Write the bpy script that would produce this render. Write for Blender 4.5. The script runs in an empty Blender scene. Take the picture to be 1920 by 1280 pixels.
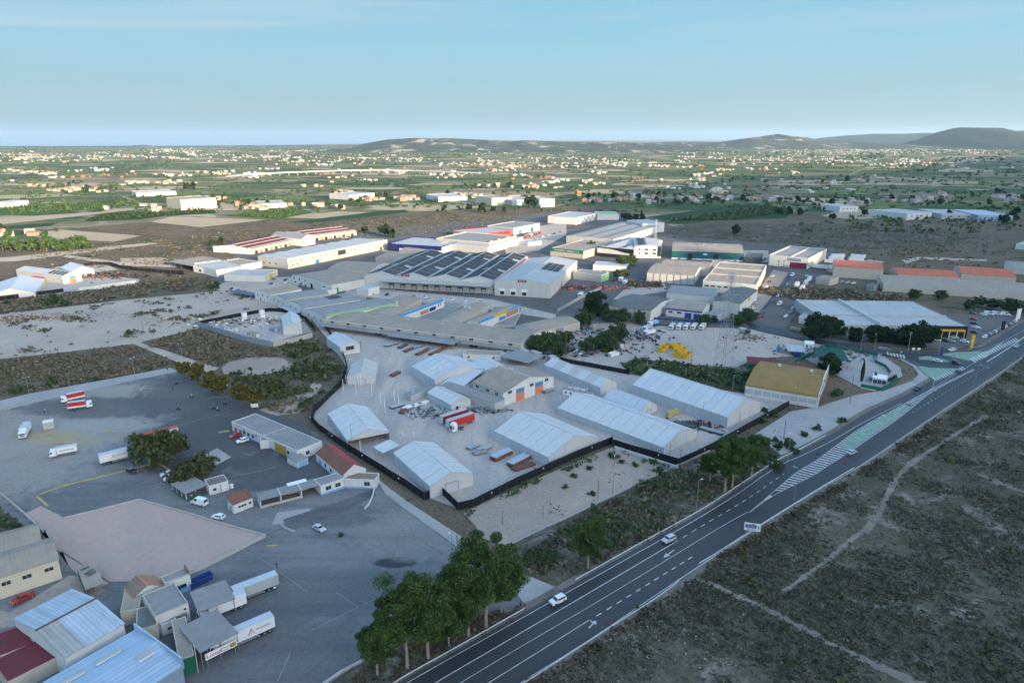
import bpy,math,random
import numpy as np
from mathutils import Vector,Matrix
R = math.radians
rnd = random.Random(7)
nrng = np.random.default_rng(11)
sc = bpy.context.scene
COL = sc.collection

# ---------------------------------------------------------------- camera, sky, sun, exposure
CAM_H,FPX,HOR = 110.0,1280.0,260.0
PITCH = math.atan((640 - HOR) / FPX)
cam_d = bpy.data.cameras.new('camera')
cam_d.sensor_width = 36.0
cam_d.lens = FPX / 1920 * 36
cam_d.clip_start,cam_d.clip_end = 1.0,200000
cam = bpy.data.objects.new('camera',cam_d)
COL.objects.link(cam)
cam.location = (0,0,CAM_H)
cam.rotation_euler = (math.pi / 2 - PITCH,0,0)
sc.camera = cam

SUN_EL = 11.5
EXPO = 2.55
EN = Vector((-0.65,0.76,0)).normalized()      # horizontal direction the sunlight travels
EU = Vector((0.76,0.65,0)).normalized()
world = bpy.data.worlds.new('World')
sc.world = world
world.use_nodes = True
wn,wl = world.node_tree.nodes,world.node_tree.links
bg = wn['Background']
sky = wn.new('ShaderNodeTexSky')
sky.sky_type = 'NISHITA'
sky.sun_disc = False
sky.sun_elevation = R(SUN_EL)
# sun_rotation is measured clockwise from +Y; the sun stands at -EN
sky.sun_rotation = math.atan2(-EN.x,-EN.y)
sky.altitude = 100
sky.air_density = 1.15
sky.dust_density = 1.7
sky.ozone_density = 3.0
bg.inputs['Strength'].default_value = 0.15
def wmath(op,a,b=None,c=None):
 n = wn.new('ShaderNodeMath'); n.operation = op
 for i,v in enumerate((a,b,c)):
  if v is None: continue
  if isinstance(v,(int,float)): n.inputs[i].default_value = v
  else: wl.new(v,n.inputs[i])
 return n.outputs[0]
def wramp(v,stops):
 n = wn.new('ShaderNodeValToRGB'); wl.new(v,n.inputs[0])
 e = n.color_ramp.elements
 while len(e) < len(stops): e.new(0.5)
 for k,(p,c) in enumerate(stops):
  e[k].position = p; e[k].color = (c,c,c,1) if isinstance(c,(int,float)) else (*c,1)
 return n.outputs[0]
tcw = wn.new('ShaderNodeTexCoord'); sxw = wn.new('ShaderNodeSeparateXYZ')
wl.new(tcw.outputs['Generated'],sxw.inputs[0])
azi = wmath('ARCTAN2',sxw.outputs[0],sxw.outputs[1])
ele = wmath('ARCSINE',sxw.outputs[2])
def wnoise(ax,ex,off,detail=6,warp=0.0):
 c = wn.new('ShaderNodeCombineXYZ')
 wl.new(wmath('MULTIPLY',azi,ax),c.inputs[0])
 tilt = wmath('ADD',ele,wmath('MULTIPLY',azi,-0.035))
 wl.new(wmath('MULTIPLY_ADD',tilt,ex,off),c.inputs[1])
 n = wn.new('ShaderNodeTexNoise'); n.inputs['Scale'].default_value = 1; n.inputs['Detail'].default_value = detail
 n.inputs['Roughness'].default_value = 0.6; n.inputs['Distortion'].default_value = warp
 wl.new(c.outputs[0],n.inputs['Vector'])
 return n.outputs[0]
CIRRUS_OFF = 3.1
cir = wramp(wnoise(1.7,22,CIRRUS_OFF,7,0.4),[(0.47,0.0),(0.66,1.0)])
cir_m = wramp(ele,[(0.075,0.0),(0.15,1.0)])
lowb = wramp(wnoise(5.0,90,7.7,6,0.3),[(0.46,0.0),(0.66,1.0)])
lowb_m = wramp(ele,[(0.012,0.0),(0.028,1.0),(0.05,0.75),(0.085,0.0)])
haze_b = wramp(ele,[(0.0,1.0),(0.055,0.75),(0.12,0.2),(0.3,0.0)])
def wmix(f,a,b):
 n = wn.new('ShaderNodeMix'); n.data_type = 'RGBA'
 if isinstance(f,(int,float)): n.inputs[0].default_value = f
 else: wl.new(f,n.inputs[0])
 for i,v in ((6,a),(7,b)):
  if isinstance(v,tuple): n.inputs[i].default_value = (*v,1)
  else: wl.new(v,n.inputs[i])
 return n.outputs[2]
SKY_OUT = sky.outputs[0]
tint = wn.new('ShaderNodeMix'); tint.data_type = 'RGBA'; tint.blend_type = 'MULTIPLY'
tint.inputs[0].default_value = 1.0
wl.new(SKY_OUT,tint.inputs[6]); tint.inputs[7].default_value = (1.05,1.0,0.94,1)
SKYTINT = tint
def lin(r,g,b_,k):
 return tuple((((v / 255 + 0.055) / 1.055) ** 2.4) * k for v in (r,g,b_))
KS = 0.90 / (0.15 * 2 ** EXPO)
hz_col = wramp(ele,[(0.0,lin(162,186,196,KS)),(0.04,lin(176,207,218,KS)),(0.11,lin(164,217,235,KS)),(0.20,lin(138,206,239,KS)),(0.5,lin(114,186,232,KS))])
sun_side = wmath('ADD',wmath('MULTIPLY',sxw.outputs[0],-EN.x),wmath('MULTIPLY',sxw.outputs[1],-EN.y))   # 1 towards the sun, -1 away from it
hz_f = wmath('MULTIPLY',wramp(ele,[(0.0,1.0),(0.2,1.0),(0.42,0.45),(0.75,0.0)]),wramp(sun_side,[(0.0,1.0),(0.9,0.1)]))
c1 = wmix(hz_f,tint.outputs[2],hz_col)
c2 = wmix(wmath('MULTIPLY',wmath('MULTIPLY',lowb,lowb_m),0.42),c1,lin(178,190,200,KS))
c3 = wmix(wmath('MULTIPLY',wmath('MULTIPLY',cir,cir_m),0.45),c2,lin(196,222,236,KS))
# the long cirrus streak, thin below and feathered above, thinning out to the right
st_t = wmath('DIVIDE',wmath('SUBTRACT',wmath('ADD',ele,0.006),wmath('ADD',wmath('MULTIPLY_ADD',azi,0.058,0.153),wmath('MULTIPLY',wnoise(4.0,6.0,1.3,5,0.5),0.010))),0.075)
st = wmath('MULTIPLY',wramp(st_t,[(0.0,0.0),(0.07,1.0),(0.2,0.45),(0.55,0.5),(1.0,0.0)]),wramp(wmath('MULTIPLY_ADD',azi,1.0,0.9),[(0.0,0.9),(0.55,0.8),(1.12,0.0)]))
st2 = wmath('MULTIPLY',st,wramp(wnoise(2.6,30,5.2,7,0.6),[(0.3,0.25),(0.65,1.0)]))
c4 = wmix(wmath('MULTIPLY',st2,0.8),c3,lin(205,226,238,KS))
wl.new(c4,bg.inputs['Color'])

sun_d = bpy.data.lights.new('sun','SUN')
sun_d.energy = 2.0
sun_d.angle = R(0.53)
sun_d.color = (1.0,0.76,0.47)
sun = bpy.data.objects.new('sun',sun_d)
COL.objects.link(sun)
ldir = (EN * math.cos(R(SUN_EL)) + Vector((0,0,-math.sin(R(SUN_EL))))).normalized()
sun.rotation_euler = ldir.to_track_quat('-Z','Y').to_euler()
sun.location = (300,-300,300)

sc.view_settings.view_transform = 'Standard'
sc.view_settings.look = 'None'
sc.view_settings.gamma = 1.0
sc.view_settings.use_curve_mapping = False
sc.view_settings.exposure = EXPO
sc.cycles.use_denoising = True
sc.cycles.max_bounces = 5
sc.cycles.diffuse_bounces = 2
sc.cycles.glossy_bounces = 2
sc.cycles.transmission_bounces = 3
sc.cycles.volume_bounces = 0
sc.cycles.transparent_max_bounces = 6
sc.cycles.caustics_reflective = sc.cycles.caustics_refractive = False

# ---------------------------------------------------------------- helpers
_c,_s = math.cos(PITCH),math.sin(PITCH)
def at(px,py,z=0.0):
 """a pixel of the photograph (1920 x 1280) to the point at height z in the world"""
 x = (px - 960) / FPX; y = -(py - 640) / FPX
 d = (x,_c + y * _s,-_s + y * _c)
 t = (z - CAM_H) / d[2]
 return Vector((t * d[0],t * d[1],z))
def at_d(px,py,dist):
 x = (px - 960) / FPX; y = -(py - 640) / FPX
 d = (x,_c + y * _s,-_s + y * _c)
 t = dist / d[1]
 return Vector((t * d[0],dist,CAM_H + t * d[2]))
def height_of(p,py):
 """height above ground point p that projects on picture row py"""
 t = math.tan(math.atan((640 - py) / FPX) - PITCH)
 return CAM_H + p.y * t

MATS = {}
def new_mat(name):
 m = bpy.data.materials.new(name); m.use_nodes = True
 MATS[name] = m
 return m,m.node_tree.nodes,m.node_tree.links,m.node_tree.nodes['Principled BSDF']
def _math(n,l,op,a,b=None,c=None):
 k = n.new('ShaderNodeMath'); k.operation = op
 for i,v in enumerate((a,b,c)):
  if v is None: continue
  if isinstance(v,(int,float)): k.inputs[i].default_value = v
  else: l.new(v,k.inputs[i])
 return k.outputs[0]
def _mix(n,l,f,a,b,blend='MIX'):
 k = n.new('ShaderNodeMix'); k.data_type = 'RGBA'; k.blend_type = blend
 if isinstance(f,(int,float)): k.inputs[0].default_value = f
 else: l.new(f,k.inputs[0])
 for i,v in ((6,a),(7,b)):
  if isinstance(v,(tuple,list)): k.inputs[i].default_value = (*v[:3],1)
  else: l.new(v,k.inputs[i])
 return k.outputs[2]
def _ramp(n,l,v,stops,interp='LINEAR'):
 k = n.new('ShaderNodeValToRGB'); l.new(v,k.inputs[0]); k.color_ramp.interpolation = interp
 e = k.color_ramp.elements
 while len(e) < len(stops): e.new(0.5)
 for i,(p,c) in enumerate(stops):
  e[i].position = p; e[i].color = (c,c,c,1) if isinstance(c,(int,float)) else (*c[:3],1)
 return k.outputs[0]
def _noise(n,l,vec,scale,detail=4,rough=0.55,dist=0.0):
 k = n.new('ShaderNodeTexNoise'); k.inputs['Scale'].default_value = scale
 k.inputs['Detail'].default_value = detail; k.inputs['Roughness'].default_value = rough
 k.inputs['Distortion'].default_value = dist
 if vec is not None: l.new(vec,k.inputs['Vector'])
 return k.outputs[0]
def _coord(n,l,space='Object',scale=(1,1,1),rot=0.0):
 if space == 'World':
  o = n.new('ShaderNodeNewGeometry').outputs['Position']
 else:
  o = n.new('ShaderNodeTexCoord').outputs[space]
 mp = n.new('ShaderNodeMapping'); mp.inputs['Scale'].default_value = scale; mp.inputs['Rotation'].default_value = (0,0,rot)
 l.new(o,mp.inputs['Vector'])
 return mp.outputs[0]

def mat(name,col,rough=0.75,var=0.12,scale=0.35,metal=0.0,dirt=None,dirt_amt=0.0,ribs=None,rib_amt=0.25,spec=0.3,coat=0.0,rib_bump=0.25):
 """paint, metal or plaster with uneven tone, optional weather stains and sheet ribs every ribs=(axis, pitch)"""
 if name in MATS: return MATS[name]
 m,n,l,b = new_mat(name)
 vec = _coord(n,l,'Object')
 inf = n.new('ShaderNodeObjectInfo')
 va = n.new('ShaderNodeVectorMath'); va.operation = 'ADD'
 l.new(vec,va.inputs[0])
 rm = n.new('ShaderNodeVectorMath'); rm.operation = 'SCALE'; rm.inputs[0].default_value = (31,17,5)
 l.new(inf.outputs['Random'],rm.inputs['Scale']); l.new(rm.outputs[0],va.inputs[1])
 vec2 = va.outputs[0]
 nz = _noise(n,l,vec2,scale,5,0.62)
 k = _ramp(n,l,nz,[(0.28,1 - var),(0.72,1 + var * 0.6)])
 c = _mix(n,l,1.0,col,k,'MULTIPLY')
 if dirt is not None:
  d = _noise(n,l,vec2,scale * 2.3,6,0.7,0.6)
  c = _mix(n,l,_math(n,l,'MULTIPLY',_ramp(n,l,d,[(0.45,0.0),(0.75,1.0)]),dirt_amt),c,dirt)
 if ribs:
  sx = n.new('ShaderNodeSeparateXYZ'); l.new(vec,sx.inputs[0])
  ph = _math(n,l,'FRACT',_math(n,l,'DIVIDE',sx.outputs['XYZ'.index(ribs[0])],ribs[1]))
  g = _ramp(n,l,ph,[(0.0,1 - rib_amt),(0.12,1.0),(0.88,1.0),(1.0,1 - rib_amt)])
  cell = n.new('ShaderNodeTexWhiteNoise'); cell.noise_dimensions = '1D'
  l.new(_math(n,l,'FLOOR',_math(n,l,'DIVIDE',sx.outputs['XYZ'.index(ribs[0])],ribs[1])),cell.inputs['W'])
  g2 = _ramp(n,l,cell.outputs['Value'],[(0.0,1 - rib_amt * 0.5),(1.0,1.0)])
  c = _mix(n,l,1.0,_mix(n,l,1.0,c,g,'MULTIPLY'),g2,'MULTIPLY')
  bp = n.new('ShaderNodeBump'); bp.inputs['Strength'].default_value = rib_bump; bp.inputs['Distance'].default_value = 0.05
  l.new(g,bp.inputs['Height']); l.new(bp.outputs[0],b.inputs['Normal'])
 l.new(c,b.inputs['Base Color'])
 b.inputs['Roughness'].default_value = rough
 b.inputs['Metallic'].default_value = metal
 b.inputs['Specular IOR Level'].default_value = spec
 if coat: b.inputs['Coat Weight'].default_value = coat; b.inputs['Coat Roughness'].default_value = 0.12
 return m
def foliage(name,cols,rough=0.7):
 m,n,l,b = new_mat(name)
 g = n.new('ShaderNodeNewGeometry')
 big = _noise(n,l,_coord(n,l,'World'),0.35,3,0.5)
 v = _math(n,l,'MULTIPLY_ADD',g.outputs['Random Per Island'],0.55,_math(n,l,'MULTIPLY_ADD',big,0.9,-0.2))
 l.new(_ramp(n,l,v,[(i / (len(cols) - 1),c) for i,c in enumerate(cols)]),b.inputs['Base Color'])
 b.inputs['Roughness'].default_value = rough; b.inputs['Specular IOR Level'].default_value = 0.15
 return m

class MB:
 """collects polygons and builds them as one mesh object"""
 def __init__(s): s.v,s.f,s.m = [],[],[]
 def poly(s,pts,m=0):
  i = len(s.v); s.v.extend(tuple(p) for p in pts); s.f.append(tuple(range(i,i + len(pts)))); s.m.append(m); return s
 def box(s,x0,x1,y0,y1,z0,z1,m=0,bottom=False):
  a,b,c,d = (x0,y0),(x1,y0),(x1,y1),(x0,y1)
  s.prism([a,b,c,d],z0,z1,m,bottom); return s
 def prism(s,pts,z0,z1,m=0,bottom=False,top=True):
  n = len(pts); ar = sum(pts[i][0] * pts[(i + 1) % n][1] - pts[(i + 1) % n][0] * pts[i][1] for i in range(n))
  if ar < 0: pts = pts[::-1]
  i = len(s.v)
  s.v.extend((p[0],p[1],z0) for p in pts); s.v.extend((p[0],p[1],z1) for p in pts)
  for k in range(n):
   j = (k + 1) % n
   s.f.append((i + k,i + j,i + n + j,i + n + k)); s.m.append(m)
  if top: s.f.append(tuple(i + n + k for k in range(n))); s.m.append(m)
  if bottom: s.f.append(tuple(i + k for k in range(n))[::-1]); s.m.append(m)
  return s
 def bar(s,p,q,w,h=None,m=0):
  """square bar from p to q"""
  p,q = Vector(p),Vector(q); h = w if h is None else h
  d = q - p
  if d.length < 1e-6: return s
  d.normalize()
  u = d.cross(Vector((0,0,1)))
  u = Vector((1,0,0)) if u.length < 1e-3 else u.normalized()
  w2 = d.cross(u).normalized()
  i = len(s.v)
  for c in (p,q):
   for (a,b) in ((-1,-1),(1,-1),(1,1),(-1,1)):
    s.v.append(tuple(c + u * (a * w / 2) + w2 * (b * h / 2)))
  for f in ((0,1,5,4),(1,2,6,5),(2,3,7,6),(3,0,4,7),(3,2,1,0),(4,5,6,7)):
   s.f.append(tuple(i + k for k in f)); s.m.append(m)
  return s
 def tube(s,p,q,r0,r1=None,n=7,m=0,caps=True):
  p,q = Vector(p),Vector(q); r1 = r0 if r1 is None else r1
  d = (q - p).normalized()
  u = d.cross(Vector((0,0,1)))
  u = Vector((1,0,0)) if u.length < 1e-3 else u.normalized()
  w = d.cross(u)
  i = len(s.v)
  for c,r in ((p,r0),(q,r1)):
   for k in range(n):
    a = 2 * math.pi * k / n
    s.v.append(tuple(c + u * (r * math.cos(a)) + w * (r * math.sin(a))))
  for k in range(n):
   j = (k + 1) % n
   s.f.append((i + k,i + n + k,i + n + j,i + j)); s.m.append(m)
  if caps:
   s.f.append(tuple(i + k for k in range(n))); s.m.append(m)
   s.f.append(tuple(i + n + k for k in range(n))[::-1]); s.m.append(m)
  return s
 def mesh(s,name,mats):
  me = bpy.data.meshes.new(name)
  me.from_pydata(s.v,[],s.f)
  for k in (mats if isinstance(mats,(list,tuple)) else [mats]): me.materials.append(k)
  if any(s.m): me.polygons.foreach_set('material_index',s.m)
  me.update()
  return me
 def build(s,name,mats,parent=None,loc=None,rotz=0.0):
  return put(name,s.mesh(name,mats),parent,loc,rotz)
def put(name,me,parent=None,loc=None,rotz=0.0):
 o = bpy.data.objects.new(name,me); COL.objects.link(o)
 if parent is not None: o.parent = parent
 if loc is not None: o.location = loc
 if rotz: o.rotation_euler = (0,0,rotz)
 return o
def tag(o,label=None,cat=None,group=None,kind=None):
 if label: o['label'] = label
 if cat: o['category'] = cat
 if group: o['group'] = group
 if kind: o['kind'] = kind
 return o
def thing(name,label,cat,loc=(0,0,0),rotz=0.0,group=None):
 o = put(name,None,None,loc,rotz)
 o.empty_display_size = 0.5
 return tag(o,label,cat,group)
def copy_tree(o,parent=None):
 c = o.copy(); COL.objects.link(c)
 if parent is not None: c.parent = parent
 for ch in list(o.children): copy_tree(ch,c)
 return c
def np_mesh(name,verts,faces,material):
 """verts (N,3), faces (M,k) arrays to a mesh"""
 me = bpy.data.meshes.new(name)
 M,k = faces.shape
 me.vertices.add(len(verts)); me.vertices.foreach_set('co',verts.astype(np.float32).ravel())
 me.loops.add(M * k); me.loops.foreach_set('vertex_index',faces.astype(np.int32).ravel())
 me.polygons.add(M)
 me.polygons.foreach_set('loop_start',np.arange(0,M * k,k,dtype=np.int32))
 me.polygons.foreach_set('loop_total',np.full(M,k,dtype=np.int32))
 me.materials.append(material)
 me.update(calc_edges=True)
 return me
def leaf_quads(centres,normals_up,size,jitter,rng=nrng):
 """one small bent quad per centre, randomly turned"""
 N = len(centres)
 d = rng.normal(size=(N,3)); d[:,2] = d[:,2] * 0.6 + normals_up
 d /= np.linalg.norm(d,axis=1,keepdims=True)
 a = np.cross(d,rng.normal(size=(N,3))); a /= np.linalg.norm(a,axis=1,keepdims=True)
 b = np.cross(d,a)
 sz = (size * (1 + jitter * (rng.random(N) * 2 - 1)))[:,None]
 v = np.stack([centres - a * sz - b * sz * .6,centres + a * sz - b * sz * .6 ,centres + a * sz * .8 + b * sz * .7,centres - a * sz * .8 + b * sz * .7],1).reshape(-1,3)
 f = np.arange(4 * N).reshape(N,4)
 return v,f
def in_poly(x,y,poly):
 r = np.zeros(len(x),bool); n = len(poly); j = n - 1
 for i in range(n):
  xi,yi,xj,yj = poly[i][0],poly[i][1],poly[j][0],poly[j][1]
  c = ((yi > y) != (yj > y)) & (x < (xj - xi) * (y - yi) / (yj - yi + 1e-12) + xi)
  r ^= c; j = i
 return r
def pts_at(pix,z=0.0): return [at(px,py,z) for px,py in pix]
def smooth(pts,n=6):
 """Catmull-Rom through points"""
 out = []
 P = [pts[0]] + list(pts) + [pts[-1]]
 for i in range(1,len(P) - 2):
  p0,p1,p2,p3 = P[i - 1],P[i],P[i + 1],P[i + 2]
  for k in range(n):
   t = k / n
   out.append(0.5 * ((2 * p1) + (p2 - p0) * t + (2 * p0 - 5 * p1 + 4 * p2 - p3) * t * t + (3 * p1 - p0 - 3 * p2 + p3) * t ** 3))
 out.append(P[-2])
 return out
class Path:
 """polyline with arclength lookup"""
 def __init__(s,pts):
  s.p = [Vector(p) for p in pts]; s.d = [0.0]
  for a,b in zip(s.p,s.p[1:]): s.d.append(s.d[-1] + (b - a).length)
  s.L = s.d[-1]
 def at(s,t):
  t = min(max(t,0),s.L)
  for i in range(len(s.d) - 1):
   if t <= s.d[i + 1] or i == len(s.d) - 2:
    k = (t - s.d[i]) / max(s.d[i + 1] - s.d[i],1e-9)
    return s.p[i].lerp(s.p[i + 1],k)
 def dir(s,t):
  a,b = s.at(t - 0.5),s.at(t + 0.5)
  return (b - a).normalized()
def strip_line(mb,pts,w,z,m=0,dash=None):
 """painted line of width w along pts; dash=(on, off)"""
 P = Path(pts)
 segs = []
 if dash:
  t = 0
  while t < P.L: segs.append((t,min(t + dash[0],P.L))); t += sum(dash)
 else:
  n = max(1,int(P.L / 8)); segs = [(P.L * i / n,P.L * (i + 1) / n) for i in range(n)]
 for a,b in segs:
  A,B = P.at(a),P.at(b); da,db = (P.dir(a),P.dir(b)) if not dash else (P.dir((a + b) / 2),) * 2
  na,nb = Vector((-da.y,da.x,0)) * w / 2,Vector((-db.y,db.x,0)) * w / 2
  mb.poly([(A - na).xy.to_3d() + Vector((0,0,z)),(B - nb).xy.to_3d() + Vector((0,0,z)),(B + nb).xy.to_3d() + Vector((0,0,z)),(A + na).xy.to_3d() + Vector((0,0,z))],m)
_layer = [0.0]
def ground_patch(name,pix,material,z=None,world_pts=False):
 """one flat sheet of ground, each a few millimetres above the one before"""
 if z is None:
  _layer[0] += 0.006; z = _layer[0]
 pts = [Vector((p[0],p[1],z)) if world_pts else at(p[0],p[1],0) for p in pix]
 mb = MB()
 ar = sum(pts[i].x * pts[(i + 1) % len(pts)].y - pts[(i + 1) % len(pts)].x * pts[i].y for i in range(len(pts)))
 if ar < 0: pts = pts[::-1]
 mb.poly([(p.x,p.y,z) for p in pts])
 o = mb.build(name,material)
 o['kind'] = 'structure'
 return o
# ---------------------------------------------------------------- ground materials
def ground_mat(name,base,alt,spot=None,spot_cut=0.62,pale=None,pale_cut=0.62,s_big=0.02,s_fine=0.9,streak=None,rough=1.0,spec=0.06,fine=0.22,spot_scale=0.22,cracks=0.0,blobs=()):
 m,n,l,b = new_mat(name)
 v = _coord(n,l,'World')
 c = _mix(n,l,_ramp(n,l,_noise(n,l,v,s_big,5,0.6,0.5),[(0.35,0.0),(0.65,1.0)]),base,alt)
 if streak:
  ang,amt,col,sx_,sy_ = streak
  vs = _coord(n,l,'World',(sx_,sy_,1),ang)
  st = _ramp(n,l,_noise(n,l,vs,1.0,5,0.65,0.4),[(0.46,0.0),(0.68,1.0)])
  c = _mix(n,l,_math(n,l,'MULTIPLY',st,amt),c,col)
 if pale is not None:
  p = _ramp(n,l,_noise(n,l,v,s_big * 3.1,8,0.68,0.8),[(pale_cut,0.0),(pale_cut + 0.17,1.0)])
  c = _mix(n,l,p,c,pale)
 if spot is not None:
  a = _noise(n,l,v,spot_scale,6,0.7,1.0)
  bmask = _noise(n,l,v,0.03,3,0.5)
  q = _math(n,l,'ADD',a,_math(n,l,'MULTIPLY',_math(n,l,'SUBTRACT',bmask,0.5),0.55))
  c = _mix(n,l,_ramp(n,l,q,[(spot_cut,0.0),(spot_cut + 0.05,1.0)]),c,spot)
 for (px,py,rx,ry,col,amt) in blobs:
  q = at(px,py); mp = n.new('ShaderNodeMapping'); mp.vector_type = 'TEXTURE'; mp.inputs['Location'].default_value = (q.x,q.y,0); mp.inputs['Scale'].default_value = (rx,ry,1e6); l.new(v,mp.inputs['Vector'])
  ln = n.new('ShaderNodeVectorMath'); ln.operation = 'LENGTH'; l.new(mp.outputs[0],ln.inputs[0])
  dd = _math(n,l,'ADD',ln.outputs['Value'],_math(n,l,'MULTIPLY',_math(n,l,'SUBTRACT',_noise(n,l,v,0.09,6,0.65,0.8),0.5),1.6))
  c = _mix(n,l,_math(n,l,'MULTIPLY',_ramp(n,l,dd,[(0.75,1.0),(1.1,0.0)]),amt),c,col)
 if cracks:
  vo = n.new('ShaderNodeTexVoronoi'); vo.feature = 'DISTANCE_TO_EDGE'; vo.inputs['Scale'].default_value = 0.22
  vd = n.new('ShaderNodeVectorMath'); vd.operation = 'ADD'
  nz = n.new('ShaderNodeTexNoise'); nz.inputs['Scale'].default_value = 0.5; l.new(v,nz.inputs['Vector'])
  l.new(v,vd.inputs[0]); sc2 = n.new('ShaderNodeVectorMath'); sc2.operation = 'SCALE'; sc2.inputs['Scale'].default_value = 2.5
  l.new(nz.outputs['Color'],sc2.inputs[0]); l.new(sc2.outputs[0],vd.inputs[1]); l.new(vd.outputs[0],vo.inputs['Vector'])
  cr = _ramp(n,l,vo.outputs['Distance'],[(0.0,1.0),(0.02,0.0)])
  c = _mix(n,l,_math(n,l,'MULTIPLY',cr,cracks),c,(0.02,0.02,0.022))
 f = _ramp(n,l,_noise(n,l,v,s_fine,4,0.7),[(0.3,1 - fine),(0.7,1 + fine * 0.7)])
 l.new(_mix(n,l,1.0,c,f,'MULTIPLY'),b.inputs['Base Color'])
 b.inputs['Roughness'].default_value = rough; b.inputs['Specular IOR Level'].default_value = spec
 return m
G_SCRUB = ground_mat('dry_scrub_soil',(0.165,0.125,0.088),(0.115,0.095,0.064),spot=(0.05,0.052,0.032),spot_cut=0.58,pale=(0.27,0.235,0.19),pale_cut=0.66,s_big=0.012,fine=0.4)
G_FIELD = ground_mat('roadside_scrub_soil',(0.118,0.10,0.072),(0.082,0.075,0.052),spot=(0.04,0.04,0.026),spot_cut=0.58,pale=(0.30,0.265,0.23),pale_cut=0.545,s_big=0.022,fine=0.45,spot_scale=0.35)
G_DIRT = ground_mat('pale_dirt',(0.47,0.375,0.30),(0.38,0.305,0.245),spot=(0.12,0.108,0.08),spot_cut=0.70,s_big=0.03,fine=0.16,spot_scale=0.13,streak=(0.5,0.3,(0.30,0.27,0.24),0.25,0.03))
G_LOT = ground_mat('bare_earth_lot',(0.38,0.30,0.245),(0.30,0.24,0.195),spot=(0.09,0.09,0.06),spot_cut=0.72,s_big=0.04,fine=0.2,spot_scale=0.3)
G_DUMP = ground_mat('worn_gravel_yard',(0.42,0.355,0.30),(0.34,0.295,0.26),spot=(0.12,0.11,0.09),spot_cut=0.74,s_big=0.035,fine=0.18,streak=(1.0,0.5,(0.42,0.37,0.32),0.3,0.03))
G_CONC = ground_mat('stained_concrete_yard',(0.47,0.395,0.335),(0.37,0.33,0.295),pale=(0.48,0.37,0.25),pale_cut=0.57,s_big=0.022,fine=0.14,streak=(0.75,0.75,(0.27,0.275,0.285),0.16,0.02),cracks=0.2)
G_YARD = ground_mat('weathered_yard_asphalt',(0.21,0.205,0.198),(0.15,0.15,0.15),pale=(0.27,0.255,0.235),pale_cut=0.62,s_big=0.025,fine=0.13,streak=(0.35,0.8,(0.11,0.112,0.117),0.018,0.16),cracks=0.25,
     blobs=[(60,800,60,34,(0.31,0.28,0.245),.75),(30,860,34,40,(0.30,0.27,0.24),.7),(160,735,90,10,(0.32,0.29,0.25),.7),(440,800,40,46,(0.085,0.085,0.088),.85),(350,730,22,34,(0.10,0.10,0.102),.8),(540,880,26,20,(0.08,0.08,0.083),.8),(200,765,44,14,(0.11,0.112,0.116),.8),
                           (190,800,26,9,(0.30,0.285,0.26),.7),(740,1056,6,2.6,(0.05,0.05,0.052),.9),(650,970,14,7,(0.10,0.10,0.10),.6),(90,815,16,4,(0.36,0.28,0.16),.7),(120,828,16,4,(0.36,0.28,0.16),.6),(560,1100,60,8,(0.12,0.12,0.123),.5),(450,1230,34,16,(0.115,0.115,0.12),.6),(800,1000,26,14,(0.235,0.225,0.21),.6)])
G_YARD2 = ground_mat('dark_yard_asphalt',(0.12,0.12,0.122),(0.085,0.086,0.09),pale=(0.17,0.165,0.16),pale_cut=0.62,s_big=0.03,fine=0.12,streak=(0.3,0.5,(0.19,0.185,0.18),0.03,0.2))
G_ROAD = ground_mat('road_asphalt',(0.038,0.042,0.047),(0.032,0.036,0.041),s_big=0.03,fine=0.08,streak=(-0.86,0.45,(0.036,0.036,0.038),0.012,0.45),cracks=0.0,rough=0.6,spec=0.35)
G_ROAD2 = ground_mat('old_cracked_asphalt',(0.048,0.05,0.052),(0.041,0.043,0.047),s_big=0.03,fine=0.1,streak=(-0.86,0.35,(0.047,0.046,0.046),0.012,0.45),cracks=0.75,rough=0.6,spec=0.35)
G_LANE = ground_mat('fresh_dark_asphalt',(0.030,0.03,0.032),(0.026,0.026,0.028),s_big=0.04,fine=0.07,rough=0.55,spec=0.35)
G_STREET = ground_mat('street_asphalt',(0.145,0.135,0.125),(0.105,0.10,0.098),s_big=0.03,fine=0.1)
G_PAVE = ground_mat('pale_pavement',(0.36,0.335,0.31),(0.29,0.28,0.27),s_big=0.08,fine=0.12)
G_RED = ground_mat('reddish_screed',(0.44,0.305,0.255),(0.37,0.275,0.24),s_big=0.03,fine=0.09,streak=(0.6,0.4,(0.36,0.31,0.28),0.05,0.22))
G_SHOULDER = ground_mat('gravel_shoulder',(0.19,0.165,0.135),(0.15,0.135,0.115),spot=(0.07,0.066,0.045),spot_cut=0.62,s_big=0.08,fine=0.3,spot_scale=0.5)
G_TAN = ground_mat('ploughed_tan_field',(0.40,0.315,0.215),(0.33,0.265,0.18),s_big=0.01,fine=0.06)
G_GREEN = ground_mat('green_crop_field',(0.07,0.115,0.035),(0.05,0.09,0.03),s_big=0.02,fine=0.25,s_fine=0.4)
G_GREEN2 = ground_mat('dark_green_crop',(0.035,0.075,0.035),(0.03,0.058,0.03),s_big=0.02,fine=0.3,s_fine=0.4)
G_BROWN = ground_mat('fallow_brown_field',(0.16,0.12,0.08),(0.12,0.095,0.062),spot=(0.06,0.055,0.033),spot_cut=0.56,s_big=0.008,fine=0.35,spot_scale=0.12)
PAINT = mat('road_paint',(0.50,0.50,0.49),0.75,0.4,0.6)
PAINT_G = mat('green_road_paint',(0.19,0.29,0.225),0.85,0.3,0.4)
PAINT_Y = mat('faded_yellow_paint',(0.42,0.30,0.12),0.85,0.4,0.5)
PAINT_F = mat('faded_road_paint',(0.27,0.27,0.265),0.8,0.35,0.5)

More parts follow.
